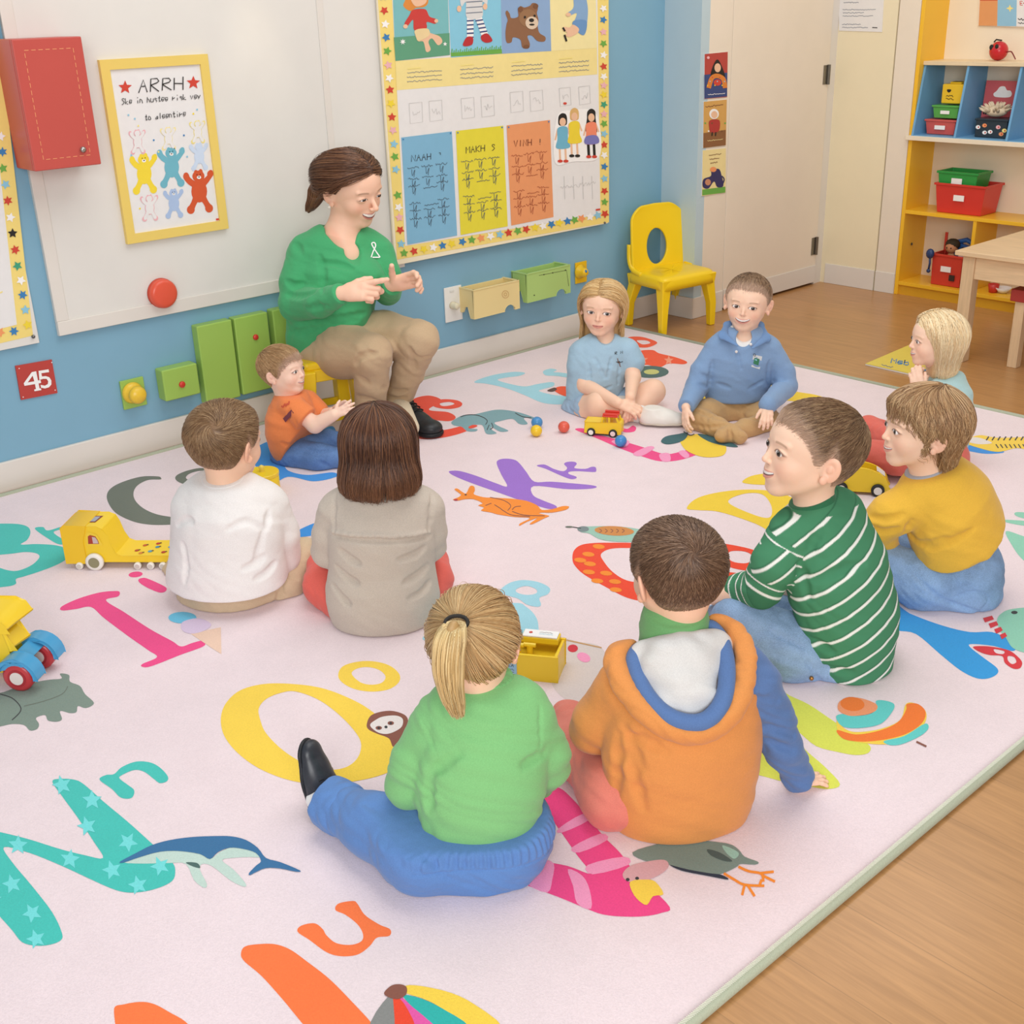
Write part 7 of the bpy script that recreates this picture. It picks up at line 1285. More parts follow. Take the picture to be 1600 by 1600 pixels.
# ---------------------------------------------------------------- girl in pale blue
def blue_girl():
    G = Fig('person', 'girl with long blond hair, a pale blue tee and shorts beside the toy car', (928, 640), .0); A = G.A; m = G.m
    hd = Head(G, A(941, 480, 0), 82*m, heading(-15, 0, 4), skin=np.array(lin('f5cbb0')), smile=.25, open=0, squint=.1, brow='a9845c', gaze=(-.014, .006), iris='54504c'); N = A(945, 528, 0)
    S = Sdf(); hd.build(S); S.cone(hd.W(0, -.08, -.25), N-UP*.02, .038, .046, .03); G.skin(S, .0017, hd.paint)
    SR, ER, WR = A(905, 556, .0), A(914, 602, -.06), A(966, 630, -.24); SL, EL, WL = A(985, 550, 0), A(989, 590, -.05), A(985, 620, -.22)
    K1 = A(938, 633, -.15); F1 = A(1000, 650, -.19); K2 = A(1020, 612, -.02); F2 = A(985, 652, -.10); H1, H2 = A(908, 645, 0), A(960, 640, 0)
    B = Sdf(); inner(G, B, A(928, 625, 0), N, r=.04); B.chain([(SR, .036), (SR*.5+ER*.5, .036), (ER, .033)], .01); B.chain([(ER, .033), (WR, .022)], .01); B.chain([(SL, .034), (EL, .032)], .01); B.chain([(EL, .032), (WL, .021)], .01)
    hand(B, WR, RH*.85-UP*.3-FH*.2, nrm(UP*.8-FH*.6), .125, -1, (.45, .5, .5, .5), .1, (.5, .3)); hand(B, WL, -UP*.75-RH*.05-FH*.35, nrm(-FH*.9+RH*.3), .115, 1, (.4, .45, .5, .5), .1, (.5, .3))
    G.skin(B, .0022, plain(hd.f['skin'])); Lg = Sdf(); Lg.chain([(H1, 26*m), (K1*.5+H1*.5, 25*m), (K1, 23*m)], .02); Lg.chain([(K1, 22*m), (K1*.45+F1*.55, 17*m), (F1, 13*m)], .01); Lg.chain([(H2, 26*m), (K2, 20*m)], .02); Lg.chain([(K2, 19*m), (F2, 14*m)], .01); G.skin(Lg, .0035, plain(hd.f['skin']))
    TB = mat('a5c4d8', .85, 'fabric', .15, fs=.4); S = Sdf(); torso(G, S, [(925, 625, 0, 41), (930, 595, 0, 40), (937, 565, 0, 40), (942, 548, 0, 32)], -FH, .76); S.chain([(A(912, 548, 0), 17*m), (A(978, 546, 0), 17*m)], .03); S.chain([(A(908, 552, 0), 20*m), (A(906, 572, -.01), 21*m)], .012); S.chain([(A(980, 550, 0), 20*m), (A(988, 566, -.01), 20*m)], .012)
    for q in (((920, 570), (922, 600)), ((968, 570), (966, 600)), ((905, 600), (930, 612), (955, 604)), ((930, 560), (945, 590)), ((955, 560), (950, 590))): fold_(S, q, .005, .004, .010)
    S.fn(folds(.0012, (50, 50, 70), 61), 'd'); S.cut(A(906, 578, -.01), nrm(ER-SR), .006) if 0 else None; S.cone(A(946, 520, -.02), A(950, 534, -.12), .040, .030, .008, None, 's'); S.cut(A(945, 525, 0)+UP*.012, UP, .01); S.cut(A(925, 634, -.1), -UP, .01)
    G.wear('tee_shirt', S, .0034, TB, 'pale blue tee shirt'); F = Flat(lambda u, v, h: trace(S, u, v, .0012+.0004*h)); write(F, 'RUN', (961, 554), (974, 552), 4, .8, INK, 1); scrib(F, (965, 562), (970, 572), 5, 1.2, BRN, 5, 1); scrib(F, (963, 566), (973, 565), 4, 1, INK, 6, 1, 3); F.mb.go('chest_print', F.mats, G.root, label='small dark print on the chest')
    T = Sdf(); ST = mat('9fb9d2', .85, 'fabric', .15); T.chain([(H1, 31*m), (H1*.55+K1*.45, 29*m)], .03); T.chain([(H2, 30*m), (H2*.55+K2*.45, 25*m)], .03); T.cone(H1, H2, 30*m, 30*m, .03); v = nrm(K1-H1); T.fn(folds(.002, (70, 70, 90), 66), 'd'); fold_(T, ((890, 640), (905, 655)), .006, .004, .01); G.wear('shorts', T, .0036, ST, 'pale blue shorts')
    sk = Sdf(); sk.chain([(F1*.75+K1*.25, 14*m), (A(1003, 650, -.19), 15*m), (A(1012, 652, -.20), 14*m)], .01); sk.fn(folds(.0015, (160, 160, 160), 7), 'd'); G.wear('sock', sk, .003, WHT, 'frilly white sock')
    WS = mat('e9e4dc', .5, 'plastic'); SM_ = mat('cfc4b4', .6); a0 = fl(1003, 660, .018); shoe(G, a0, fl(1056, 661, .018)-a0, UP, .165, WS, SM_, w=.52, label='white shoe pointing to the right'); a0 = A(985, 660, -.08)*[1, 1, 0]+[0, 0, .02]; shoe(G, a0, -RH*.7+FH*.1, UP, .14, WS, SM_, w=.4, label='white shoe under the leg'); G.finish()
    LINE = ([-.6, -.1, -.02, .05, .12, .2, .28, .36, .5], [-.9, -.9, -.5, -.2, -.02, .14, .24, .31, .33]); cap = haircap(hd, LINE, .02); V2 = Sdf(); V2.cone(hd.W(0, -.12, .0), hd.W(0, -.16, -.62), .34*hd.s, .36*hd.s, .02); V2.cut(hd.W(0, -.05, 0), hd.R[:, 1], .02)
    c2 = Sdf(); c2.ops = cap.ops+[('u', lambda P: V2(P, cull=False), hd.c-.9*hd.s, hd.c+.6*hd.s, .02)]; R = np.random.default_rng(61); top = hairf(hd, ([-1, .1, .3, 1], [.1, .1, .26, .3])); rt = roots_on(cap, hd, top, 3600, seed=63, fmin=.0); q0 = hd.loc(rt); Rr, Rf, Ru = hd.R.T; sd = np.where(q0[:, 0] > .03, 1, -1)[:, None]; jt = R.normal(0, .06, (len(rt), 3)); ph = np.floor(np.arctan2(q0[:, 0], q0[:, 1])*5)*2
    def dirf(p, t): q = hd.loc(p); return sd*Rr*((1-t)**2*1.6+.20)+np.array([0, 0, -1.0])*(.35+t*1.6)-Rf*(.9*(1-t)**2)+Rf*(.10*ss(np.full(len(p), t), .6, .9))[:, None]+jt+(np.sin(ph+t*9)*.6*max(0, t-.4)*2)[:, None]*Rr
    L = hd.s*1.34*R.uniform(.85, 1.08, len(rt)); P = grow(hd, c2, rt, dirf, L, 16, .006*R.uniform(.2, 1.5, len(rt)), push=.001, floor=None)
    hairmesh(G, hd, c2, .004, 'b58a56', 'e0b67c', 'f9dfac', [P], .0012, seed=64, capcol='b08a58')
blue_girl()
# ---------------------------------------------------------------- boy in white
def white_boy():
    G = Fig('person', 'boy in a white tee shirt, seen from behind beside the toy truck', (352, 968), .11); A = G.A; m = G.m
    hd = Head(G, A(355, 690, .03), 124*m, heading(146, -4), skin=np.array(lin('f3c8ab')), smile=.2); N = A(350, 752, .0)
    S = Sdf(); hd.build(S); S.cone(hd.W(0, -.1, -.25), N-UP*.02, .046, .052, .03); G.skin(S, .0022, hd.paint)
    SR, ER, WR = A(428, 800, .02), A(440, 872, .04), A(415, 890, .2); SL, EL, WL = A(292, 800, .02), A(288, 870, .05), A(320, 890, .2)
    B = Sdf(); inner(G, B, G.pel, N, [(SR, ER, WR), (SL, EL, WL)], [(G.pel, A(470, 880, .1))]); B.chain([(SR, .03), (ER, .03), (WR, .022)], .01); B.chain([(SL, .03), (EL, .03), (WL, .022)], .01); hand(B, WR, FH-RH*.4-UP*.2, UP, .12, -1); hand(B, WL, FH+RH*.4-UP*.2, UP, .12, 1); G.skin(B, .003, plain(hd.f['skin']))
    bf = nrm(FH+RH*.25+UP*.05); WT = mat('ece8e6', .85, 'fabric', .15, fs=.5, fold=5); S = Sdf(); torso(G, S, [(349, 962, 0, 95), (355, 915, 0, 92), (358, 870, 0, 84), (358, 815, .0, 80), (356, 788, .01, 64)], bf, .74); S.chain([(A(305, 788, .02), 30*m), (A(415, 784, .02), 31*m)], .04)
    arm(G, S, [(420, 792, .02, 33), (436, 835, .03, 32), (438, 868, .05, 33)], .012); arm(G, S, [(298, 795, .02, 30), (296, 845, .05, 29), (302, 868, .07, 29)], .012)
    for q in (((276, 820), (290, 812), (300, 815)), ((355, 828), (385, 815), (412, 826)), ((412, 830), (405, 860), (400, 880)), ((380, 890), (400, 880), (412, 870)), ((400, 905), (418, 895), (430, 880)), ((285, 850), (290, 880), (288, 910)), ((340, 955), (380, 950), (430, 935)), ((420, 800), (418, 825))): fold_(S, q, .006, .004, .012)
    S.fn(folds(.0012, (45, 45, 60), 71), 'd'); u = nrm(ER-SR); S.cut(A(440, 884, .05), nrm(u+UP*-.1), .006); S.cone(A(439, 874, .05), A(440, 895, .055), 26*m, 27*m, .003, None, 's'); S.cut(A(352, 990, -.08), -UP-FH*.12+RH*.05, .010); S.cut(N+UP*.012, UP-FH*.15, .012); G.wear('tee_shirt', S, .0034, WT, 'white tee shirt')
    C = Sdf(); C.cone(N-UP*.004, N+UP*.013, .066, .060, .01); C.cut(N+UP*.014, UP-FH*.15, .004); G.wear('collar', C, .003, WT)
    T = Sdf(); KH = mat('cdb698', .85, 'fabric', .15, fs=.5); T.chain([(A(354, 945, .015), 75*m), (A(354, 920, .01), 72*m)], .04, bf, .78); T.chain([(A(385, 935, .02), 46*m), (A(440, 905, .06), 42*m), (A(474, 868, .12), 28*m)], .03); T.chain([(A(474, 868, .12), 28*m), (A(430, 880, .26), 24*m)], .02); T.chain([(A(320, 940, .04), 44*m), (A(290, 900, .22), 36*m), (A(330, 895, .34), 26*m)], .03)
    for q in (((425, 915), (445, 930)), ((440, 895), (465, 905)), ((430, 875), (440, 920), (420, 955))): fold_(T, q, .005, .004, .010)
    T.fn(folds(.002, (70, 70, 90), 76), 'd'); G.wear('trousers', T, .0038, KH, 'khaki trousers'); G.finish()
    crop(G, hd, '6b4d36', '94724f', 'c4a47e', whorl=tuple(hd.loc(A(332, 668, -.07)[None])[0]), n=9000, L=.18, seed=71, t=.045, swirl=1.0, lift=.004, fade=.15)
white_boy()
# ---------------------------------------------------------------- girl with brown bob
def bob_girl():
    G = Fig('person', 'child with shoulder length brown hair and a beige jumper, seen from behind', (600, 1000), .11); A = G.A; m = G.m
    hd = Head(G, A(592, 693, .03), 122*m, heading(180, -6), smile=.2); N = A(598, 762, .01)
    S = Sdf(); hd.build(S); S.cone(hd.W(0, -.1, -.25), N-UP*.02, .044, .05, .03); G.skin(S, .0025, hd.paint)
    SL, EL, WL = A(520, 800, .02), A(513, 862, .05), A(550, 885, .2); SR, ER, WR = A(672, 798, .02), A(672, 852, .05), A(640, 878, .2)
    B = Sdf(); inner(G, B, G.pel, N, [(SR, ER, WR), (SL, EL, WL)]); hand(B, WR, FH-RH*.4-UP*.2, UP, .12, -1); hand(B, WL, FH+RH*.4-UP*.2, UP, .12, 1); G.skin(B, .003, plain(hd.f['skin']))
    bf = nrm(FH+UP*.05); BG = mat('c9bdb0', .9, 'fabric', .1, fs=.6, fold=5, dark=.88); S = Sdf(); torso(G, S, [(598, 925, 0, 85), (597, 880, 0, 74), (597, 830, .0, 76), (597, 800, .01, 66)], bf, .76); T0 = G.pel
    S.chain([(A(598, 945, .0), 84*m), (A(598, 930, 0), 84*m)], .04, bf, .8); S.chain([(A(535, 790, .02), 27*m), (A(660, 788, .02), 27*m)], .04)
    arm(G, S, [(524, 798, .02, 28), (514, 835, .03, 26), (513, 860, .05, 27)], .012); S.chain([(EL, 26*m), (WL, 18*m)], .012); arm(G, S, [(668, 796, .02, 28), (672, 832, .03, 26), (671, 852, .05, 26)], .012); S.chain([(ER, 25*m), (WR, 18*m)], .012)
    for q, r in ((((520, 836), (560, 842), (600, 843), (640, 842), (672, 836)), .010), (((530, 860), (548, 875), (560, 882)), .007), (((625, 875), (648, 868), (664, 856)), .007), (((525, 885), (545, 905), (558, 912)), .007), (((632, 912), (652, 900), (668, 886)), .007), (((520, 915), (535, 935), (545, 945)), .006), (((640, 935), (660, 925), (672, 910)), .006), (((522, 775), (520, 832)), .004), (((675, 775), (672, 832)), .004)): fold_(S, q, r, r*.7, .012, r*.5 if len(q) > 3 else 0)
    S.fn(folds(.0012, (45, 45, 60), 81), 'd'); S.cut(N+UP*.012, UP-FH*.15, .012); G.wear('jumper', S, .0034, BG, 'beige marl jumper')
    C = Sdf(); C.cone(N-UP*.004, N+UP*.013, .062, .056, .01); C.cut(N+UP*.014, UP-FH*.15, .004); G.wear('collar', C, .003, mat('b8aca0', .9, 'fabric', .1))
    T = Sdf(); CT = mat('e0675c', .85, 'fabric', .15, fs=.4); T.cone(G.pel-RH*.05, G.pel+RH*.05, .075, .075, .04); T.chain([(A(545, 950, .02), 34*m), (A(508, 915, .10), 33*m), (A(506, 885, .18), 27*m)], .03); T.chain([(A(506, 885, .18), 26*m), (A(560, 890, .28), 20*m)], .02); T.chain([(A(655, 945, .02), 32*m), (A(677, 905, .10), 30*m), (A(676, 878, .18), 26*m)], .03); T.chain([(A(676, 878, .18), 25*m), (A(620, 885, .28), 20*m)], .02)
    T.fn(folds(.0015, (70, 70, 90), 86), 'd'); G.wear('trousers', T, .0038, CT, 'coral trousers'); G.finish()
    LINE = ([-.6, .0, .08, .16, .24, .33, .5], [-.9, -.9, -.2, .05, .2, .28, .3]); cap = haircap(hd, LINE, .05); V2 = Sdf(); V2.cone(hd.W(0, -.10, .05), hd.W(0, -.14, -.38), .40*hd.s, .46*hd.s, .02); V2.cone(hd.W(0, -.14, -.38), hd.W(0, -.10, -.58), .46*hd.s, .40*hd.s, .02); V2.cut(hd.W(0, .16, 0), hd.R[:, 1], .02); V2.cut(hd.W(0, 0, -.47), -UP, .02)
    c2 = Sdf(); c2.ops = cap.ops+[('u', lambda P: V2(P, cull=False), hd.c-.9*hd.s, hd.c+.6*hd.s, .02)]; R = np.random.default_rng(81); top = hairf(hd, ([-1, 1], [.05, .05])); rt = roots_on(cap, hd, top, 6500, seed=83, fmin=.0); q0 = hd.loc(rt); Rr, Rf, Ru = hd.R.T; wc = hd.W(-.02, -.12, .6); jt = R.normal(0, .05, (len(rt), 3)); cl = np.floor(np.arctan2(q0[:, 0], q0[:, 1])*9)
    cj = np.random.default_rng(5).normal(0, .10, (80, 3))[(cl+40).astype(int)]
    def dirf(p, t):
        v = p-wc; v /= np.linalg.norm(v, axis=1, keepdims=True)+1e-6; q = hd.loc(p); inw = np.stack([q[:, 0]*0, q[:, 0]*0, q[:, 0]*0], 1); c = hd.W(0, -.1, -.6)
        return v*(1-t)*1.2+np.array([0, 0, -1.0])*(.4+1.6*t)+jt+cj*t*2.0+(c-p)/hd.s*max(0, t-.72)*2.2
    L = hd.s*np.interp(q0[:, 2], [.05, .5], [.78, 1.26])*R.uniform(.8, 1.12, len(rt))*(1+.05*np.sin(cl*1.7)); P = grow(hd, c2, rt, dirf, L, 18, .005*R.uniform(.2, 1.8, len(rt)), push=.001)
    def hl(P): z = hd.loc(P.reshape(-1, 3))[:, 2].reshape(P.shape[:2]); return .35*(1-ss(z, -.6, -.1))
    hairmesh(G, hd, c2, .0038, '3a221a', '5f3c2b', '9b6a48', [P], .00095, seed=84, capcol='4a2e22', hl=hl)
bob_girl()
# ---------------------------------------------------------------- toddler in orange
def toddler():
    G = Fig('person', 'toddler in an orange tee and blue jeans beside the yellow stool', (472, 722), .02); A = G.A; m = G.m
    hd = Head(G, A(443, 578, 0), 76*m, heading(68, 8), skin=np.array(lin('f8d4bf')), smile=.8, open=.25, squint=.15, brow='c9a27c', bstr=.3); N = A(448, 614, 0)
    S = Sdf(); hd.build(S); S.cone(hd.W(0, -.08, -.25), N-UP*.01, .040, .045, .03); G.skin(S, .0019, hd.paint)
    SR, ER, WR = A(455, 635, -.06), A(492, 664, -.10), A(522, 648, -.12); SL, EL, WL = A(480, 628, .06), A(500, 650, .06), A(520, 644, .0)
    B = Sdf(); inner(G, B, A(460, 700, 0), N, r=.04); B.chain([(SR, .03), (ER, .030), (WR, .022)], .012); B.chain([(SL, .03), (EL, .026), (WL, .02)], .012); hand(B, WR, RH*.8+UP*.35, nrm(-FH*.7+RH*.2+UP*.3), .085, -1, (.1, .15, .2, .3), .16, (.9, .3)); hand(B, WL, RH*.7+UP*.45, nrm(FH*.6+UP*.4), .085, 1, .3, .12); G.skin(B, .0024, plain(hd.f['skin']))
    OT = mat('ee8a52', .85, 'fabric', .15, fs=.5); bf = nrm(RH*.85-FH*.4); S = Sdf(); torso(G, S, [(462, 700, 0, 40), (458, 675, 0, 42), (456, 650, 0, 38), (456, 632, 0, 28)], bf, .85); S.chain([(A(454, 632, -.05), 17*m), (A(468, 626, .05), 17*m)], .02); S.chain([(SR, 20*m), (A(477, 654, -.09), 21*m)], .012); S.chain([(SL, 19*m), (A(496, 642, .06), 18*m)], .012)
    for q in (((440, 692), (455, 697), (475, 692)), ((462, 660), (470, 680)), ((452, 640), (450, 655))): fold_(S, q, .006, .004, .010)
    S.fn(folds(.0014, (50, 50, 70), 91), 'd'); S.cut(A(479, 656, -.09), nrm(ER-SR), .006); S.cut(A(460, 722, 0), -UP, .012); S.cut(N+UP*.002, UP, .01); G.wear('tee_shirt', S, .0034, OT, 'orange tee shirt')
    F = Flat(lambda u, v, h: trace(S, u, v, .0014+.0004*h)); F.poly([(442, 654), (455, 640), (459, 645), (446, 660)], mat('7a3f4a', .8), 0, False); scrib(F, (440, 636), (452, 628), 6, 2.4, mat('c9573c', .8), 7, 1); F.mb.go('sleeve_print', F.mats, G.root, label='dark red print on the sleeve')
    T = Sdf(); JB = mat('5f7fb0', .85, 'jeans', .15); T.cone(A(455, 708, 0), A(470, 708, .02), 34*m, 34*m, .03); T.chain([(A(462, 712, -.04), 28*m), (A(500, 716, -.10), 23*m), (A(528, 716, -.10), 17*m)], .02); T.chain([(A(478, 704, .05), 26*m), (A(512, 690, .10), 19*m), (A(535, 690, .08), 15*m)], .02); T.chain([(A(528, 716, -.1), 16*m), (A(548, 712, .0), 13*m)], .01)
    for q in (((480, 700), (500, 706), (520, 702)), ((500, 722), (515, 730))): fold_(T, q, .005, .004, .010)
    T.fn(folds(.0015, (70, 70, 90), 96), 'd'); G.wear('jeans', T, .0036, JB, 'blue jeans'); G.finish()
    crop(G, hd, '9c7650', 'bc9468', 'dcbb90', whorl=(0, -.35, .40), n=5000, L=.24, seed=91, t=.03, r0=.0009, line=([-.6, -.3, -.2, -.12, -.05, .03, .09, .17, .27, .36, .5], [-.42, -.42, -.36, -.14, .05, -.10, -.06, .12, .25, .31, .33]), fade=.06, lift=.003)
toddler()
# ---------------------------------------------------------------- woman in green
def woman():
    G = Fig('person', 'smiling woman in a green jumper and khaki trousers, sitting on a yellow stool', (519, 662), 0); A = G.A; m = G.m
    hd = Head(G, A(550, 294, 0), 106*m, heading(52, -14, -4), adult=True, skin=np.array(lin('f3c6ab')), smile=1.0, open=.8, squint=.75, brow='6d4a34', iris='3a2c24', lips='c9706a'); N = A(538, 352, 0)
    S = Sdf(); hd.build(S); S.chain([(hd.W(0, -.10, -.25), .052), (N, .056), (A(533, 372, -.01), .075)], .03); S.cone(A(528, 380, .0), A(545, 402, -.045), .062, .055, .05); G.skin(S, .0019, hd.paint)
    SR, ER, WR = A(478, 398, -.04), A(464, 475, -.10), A(535, 458, -.34); SL, EL, WL = A(592, 395, .02), A(606, 456, -.02), A(612, 446, -.18)
    B = Sdf(); pel = A(505, 540, 0); inner(G, B, pel, N-UP*.03, [(SR, ER, WR), (SL, EL, WL)], [(pel, A(585, 555, -.26), A(578, 640, -.20)), (pel, A(655, 530, -.20), A(625, 640, -.1))], .08)
    hand(B, WR, RH*.93+UP*.10-FH*.15, nrm(UP*.55-FH*.8), .185, -1, (.0, .9, 1.1, 1.2), .05, (.5, .1)); hand(B, WL, RH*.75+UP*.25-FH*.3, nrm(FH*.55+UP*.1-RH*.35), .18, 1, (.45, .7, .8, .6), .14, (1.15, .0)); G.skin(B, .0026, plain(hd.f['skin']))
    GM = mat('4aa870', .85, 'fabric', .15, fs=.6); bf = nrm(RH*.55-FH*.75); S = Sdf(); torso(G, S, [(508, 535, 0, 60), (515, 512, 0, 64), (520, 480, -.01, 61), (528, 430, -.01, 60), (532, 400, 0, 54)], bf, .80); S.chain([(A(495, 388, -.03), 26*m), (A(575, 386, .04), 26*m)], .05); S.ell(A(530, 440, -.09), (.09, .09, .08), None, .06); S.ell(A(566, 436, -.08), (.085, .09, .08), None, .05); S.ell(A(535, 490, -.08), (.11, .10, .09), None, .06)
    S.chain([(A(482, 398, -.03), 32*m), (A(468, 440, -.07), 29*m), (ER, 27*m)], .014); S.chain([(ER, 26*m), (A(500, 474, -.24), 21*m), (WR, 15*m)], .014); S.chain([(A(588, 396, .03), 28*m), (A(604, 430, .0), 22*m), (EL, 20*m)], .014); S.chain([(EL, 20*m), (WL, 14*m)], .012)
    for q in (((448, 440), (460, 446), (474, 444)), ((450, 460), (470, 462), (490, 455)), ((500, 400), (505, 430), (503, 455)), ((505, 410), (530, 412), (550, 418)), ((455, 520), (500, 512), (560, 500)), ((470, 505), (520, 500), (570, 490)), ((590, 440), (606, 436)), ((480, 482), (510, 478)), ((460, 380), (470, 392))): fold_(S, q, .009, .006, .016)
    S.fn(folds(.0018, (40, 40, 60), 101), 'd'); u = nrm(WR-A(500, 474, -.24)); S.cut(WR-u*.004, u, .006); 
    S.cone(A(534, 356, -.06), A(563, 412, -.24), .066, .010, .010, None, 's'); S.cone(A(552, 392, -.10), A(566, 432, -.24), .036, .008, .008, None, 's'); S.cone(A(534, 356, 0), A(534, 340, 0), .072, .09, .012, None, 's'); S.cut(A(505, 548, -.02), -UP+RH*.10, .015); S.cut(N+UP*.03, UP, .02); G.wear('jumper', S, .0038, GM, 'green v-neck jumper')
    F = Flat(lambda u, v, h: trace(S, u, v, .0016+.0004*h)); F.line([(594, 402), (587, 392), (582, 384), (581, 380), (585, 379), (587, 384), (583, 393), (580, 402)], 1.8, WHT, 0, True, 3); F.line([(582, 402), (593, 402)], 1.8, WHT, 0, True, 3); F.mb.go('ribbon_badge', F.mats, G.root, label='white ribbon badge')
    KH = mat('c3a988', .85, 'fabric', .15, fs=.6); T = Sdf(); T.cone(A(495, 542, .0), A(520, 542, .04), 44*m, 44*m, .05); T.chain([(A(490, 552, -.03), 40*m), (A(540, 548, -.15), 40*m), (A(580, 553, -.27), 31*m)], .04); T.chain([(A(580, 553, -.27), 30*m), (A(580, 600, -.24), 25*m), (A(577, 655, -.2), 23*m)], .015)
    T.chain([(A(530, 530, .05), 42*m), (A(600, 525, -.06), 36*m), (A(655, 532, -.2), 30*m)], .04); T.chain([(A(655, 532, -.2), 29*m), (A(638, 580, -.14), 24*m), (A(622, 628, -.08), 21*m)], .015)
    for q in (((555, 570), (565, 555), (590, 552)), ((640, 545), (650, 560), (672, 558)), ((600, 605), (620, 612), (635, 610)), ((605, 620), (620, 626), (634, 622)), ((645, 560), (648, 580)), ((470, 535), (490, 530)), ((560, 590), (575, 600)), ((558, 620), (590, 628))): fold_(T, q, .009, .006, .014)
    T.fn(folds(.0025, (45, 45, 55), 106), 'd'); w = A(622, 636, -.07); T.cut(w, -UP+RH*.1, .006) if 0 else None; G.wear('trousers', T, .004, KH, 'khaki trousers')
    hl = A(640, 658, -.12)*[1, 1, 0]; h1 = fl(632, 662, .02); h2 = fl(684, 678, .02)
    sk = Sdf(); sk.cone(A(624, 632, -.1), fl(640, 668, .08), .042, .038, .01); G.wear('sock', sk, .0035, mat('d9cbb0', .85, 'fabric', .1), 'beige sock')
    M_ = np.array(root_inv(G.root))
    for a0, a1 in ((fl(618, 660, .016), fl(684, 682, .016)), (fl(566, 690, .016), fl(618, 712, .016))):
        d = a1-a0; sh, a, d, n, r = shoe(G, a0, d, UP, .27, mat('25272a', .4, 'leather'), mat('15161a', .5), w=.38, label='black lace-up shoe'); mb = MB()
        for t_ in (.34, .41, .48, .55): mb.tube(spl([a+d*t_*.27+n*(.115-.12*(t_-.34))+np.cross(d, n)*x*.028-n*.012*x*x for x in (-1, -.4, .4, 1)], 4, False), .0035, 6)
        V = np.array(mb.V) @ M_[:3, :3].T+M_[:3, 3]; link_mesh('shoelace', V, mb.F, [mat('0f1012', .6)], None, sh, world=False, smooth=True)
    MB().ball(hd.W(-.385, -.01, -.175) if 0 else hd.W(.40, -.03, -.20), .006, 10).go('earring', [mat('e8e4da', .2)], G.root, smooth=True); G.finish()
    LINE = ([-.6, -.3, -.2, -.12, -.02, .04, .12, .2, .28, .35, .5], [-.30, -.30, -.22, -.05, .06, .0, .10, .20, .27, .31, .33]); cap = haircap(hd, LINE, .03); f = hairf(hd, LINE); rt = roots_on(cap, hd, f, 7000, seed=102, fmin=-.02); R = np.random.default_rng(104); tie = hd.W(0, -.53, -.04); jt = R.normal(0, .05, rt.shape); v = rt-tie; q = hd.loc(rt); sd = np.where(q[:, 0] > -.02, 1, -1)[:, None]; Rr, Rf, Ru = hd.R.T
    P = grow(hd, cap, rt, lambda p, t_: (tie-p)/(np.linalg.norm(tie-p, axis=1, keepdims=True)+1e-6)+jt*(1-t_)+sd*Rr*.8*(1-t_)**3, np.linalg.norm(v, axis=1)*1.15, 9, .001*R.uniform(.2, 2, len(rt)), push=.0008); hairmesh(G, hd, cap, .0035, '3f281d', '694430', 'a37552', [P], .0010, seed=105, capcol='50352a')
    pts = spl([hd.W(0, -.50, -.04), hd.W(.0, -.62, -.12), hd.W(.02, -.68, -.36), hd.W(.04, -.80, -.60)], 6, False); T_ = len(pts); rad = np.interp(np.linspace(0, 1, T_), [0, .15, .5, .8, 1], [.014, .030, .042, .030, .012]); c = Sdf(); c.chain([(np.array(p), max(.004, r*.55)) for p, r in zip(pts[::3], rad[::3])], .01)
    hairmesh(G, hd, c, .0035, '4a2e22', '7a5039', 'b28159', [tuft(tie, pts, rad, 1100, 5, RH, (.75, 1.0))], .0012, 'ponytail', seed=106, capcol='5a3c2c')
woman()
# ================================================================ toys on the rug
def toy_ball(px, py, col, label):
    c = fl(px, py, .034+RZ); t = tag(MB().ball(c, .0235, 20).go('ball', [mat(col, .3, 'plastic')], smooth=True), label, 'ball', 'small wooden balls on the rug'); return t
c = None
for px, py, col, lb in ((839, 660, '4b8fc6', 'small blue ball just behind the yellow ball'), (838, 673, 'efc62c', 'small yellow ball in front of the blue ball'), (881, 667, 'e0604c', 'small red ball left of the toy car'), (970, 689, '4389c8', 'small blue ball in front of the yellow toy car')):
    c = fl(px, py, .0235+RZ); tag(MB().ball(c, .0235, 20).go('ball', [mat(col, .3, 'plastic')], smooth=True), lb, 'ball', 'small wooden balls on the rug')
YT = mat('f3cf2a', .32, 'plastic'); TYR = mat('2a2a2a', .6); HUB = mat('ece8e0', .4, 'plastic')
def frame(p0, p1):
    """local frame of a toy: origin at p0, u along p0->p1, v across (away from the camera), w up"""
    u = nrm((p1-p0)*[1, 1, 0]); v = np.cross(UP, u); return u, v
def wheel(t, c, ax, r, w, m1=TYR, m2=HUB, name='wheel'):
    ax = nrm(ax); o = MB().lathe(c-ax*w/2, [(r*.82, 0), (r, w*.15), (r, w*.85), (r*.82, w)], 24, ax).go(name, [m1], t, smooth=True); M = np.array(root_inv(t))
    mb = MB().lathe(c-ax*(w/2+.001), [(r*.62, 0), (r*.62, w+.002)], 20, ax); V = np.array(mb.V) @ M[:3, :3].T+M[:3, 3]; link_mesh('hub', V, mb.F, [m2], None, o, world=False); return o
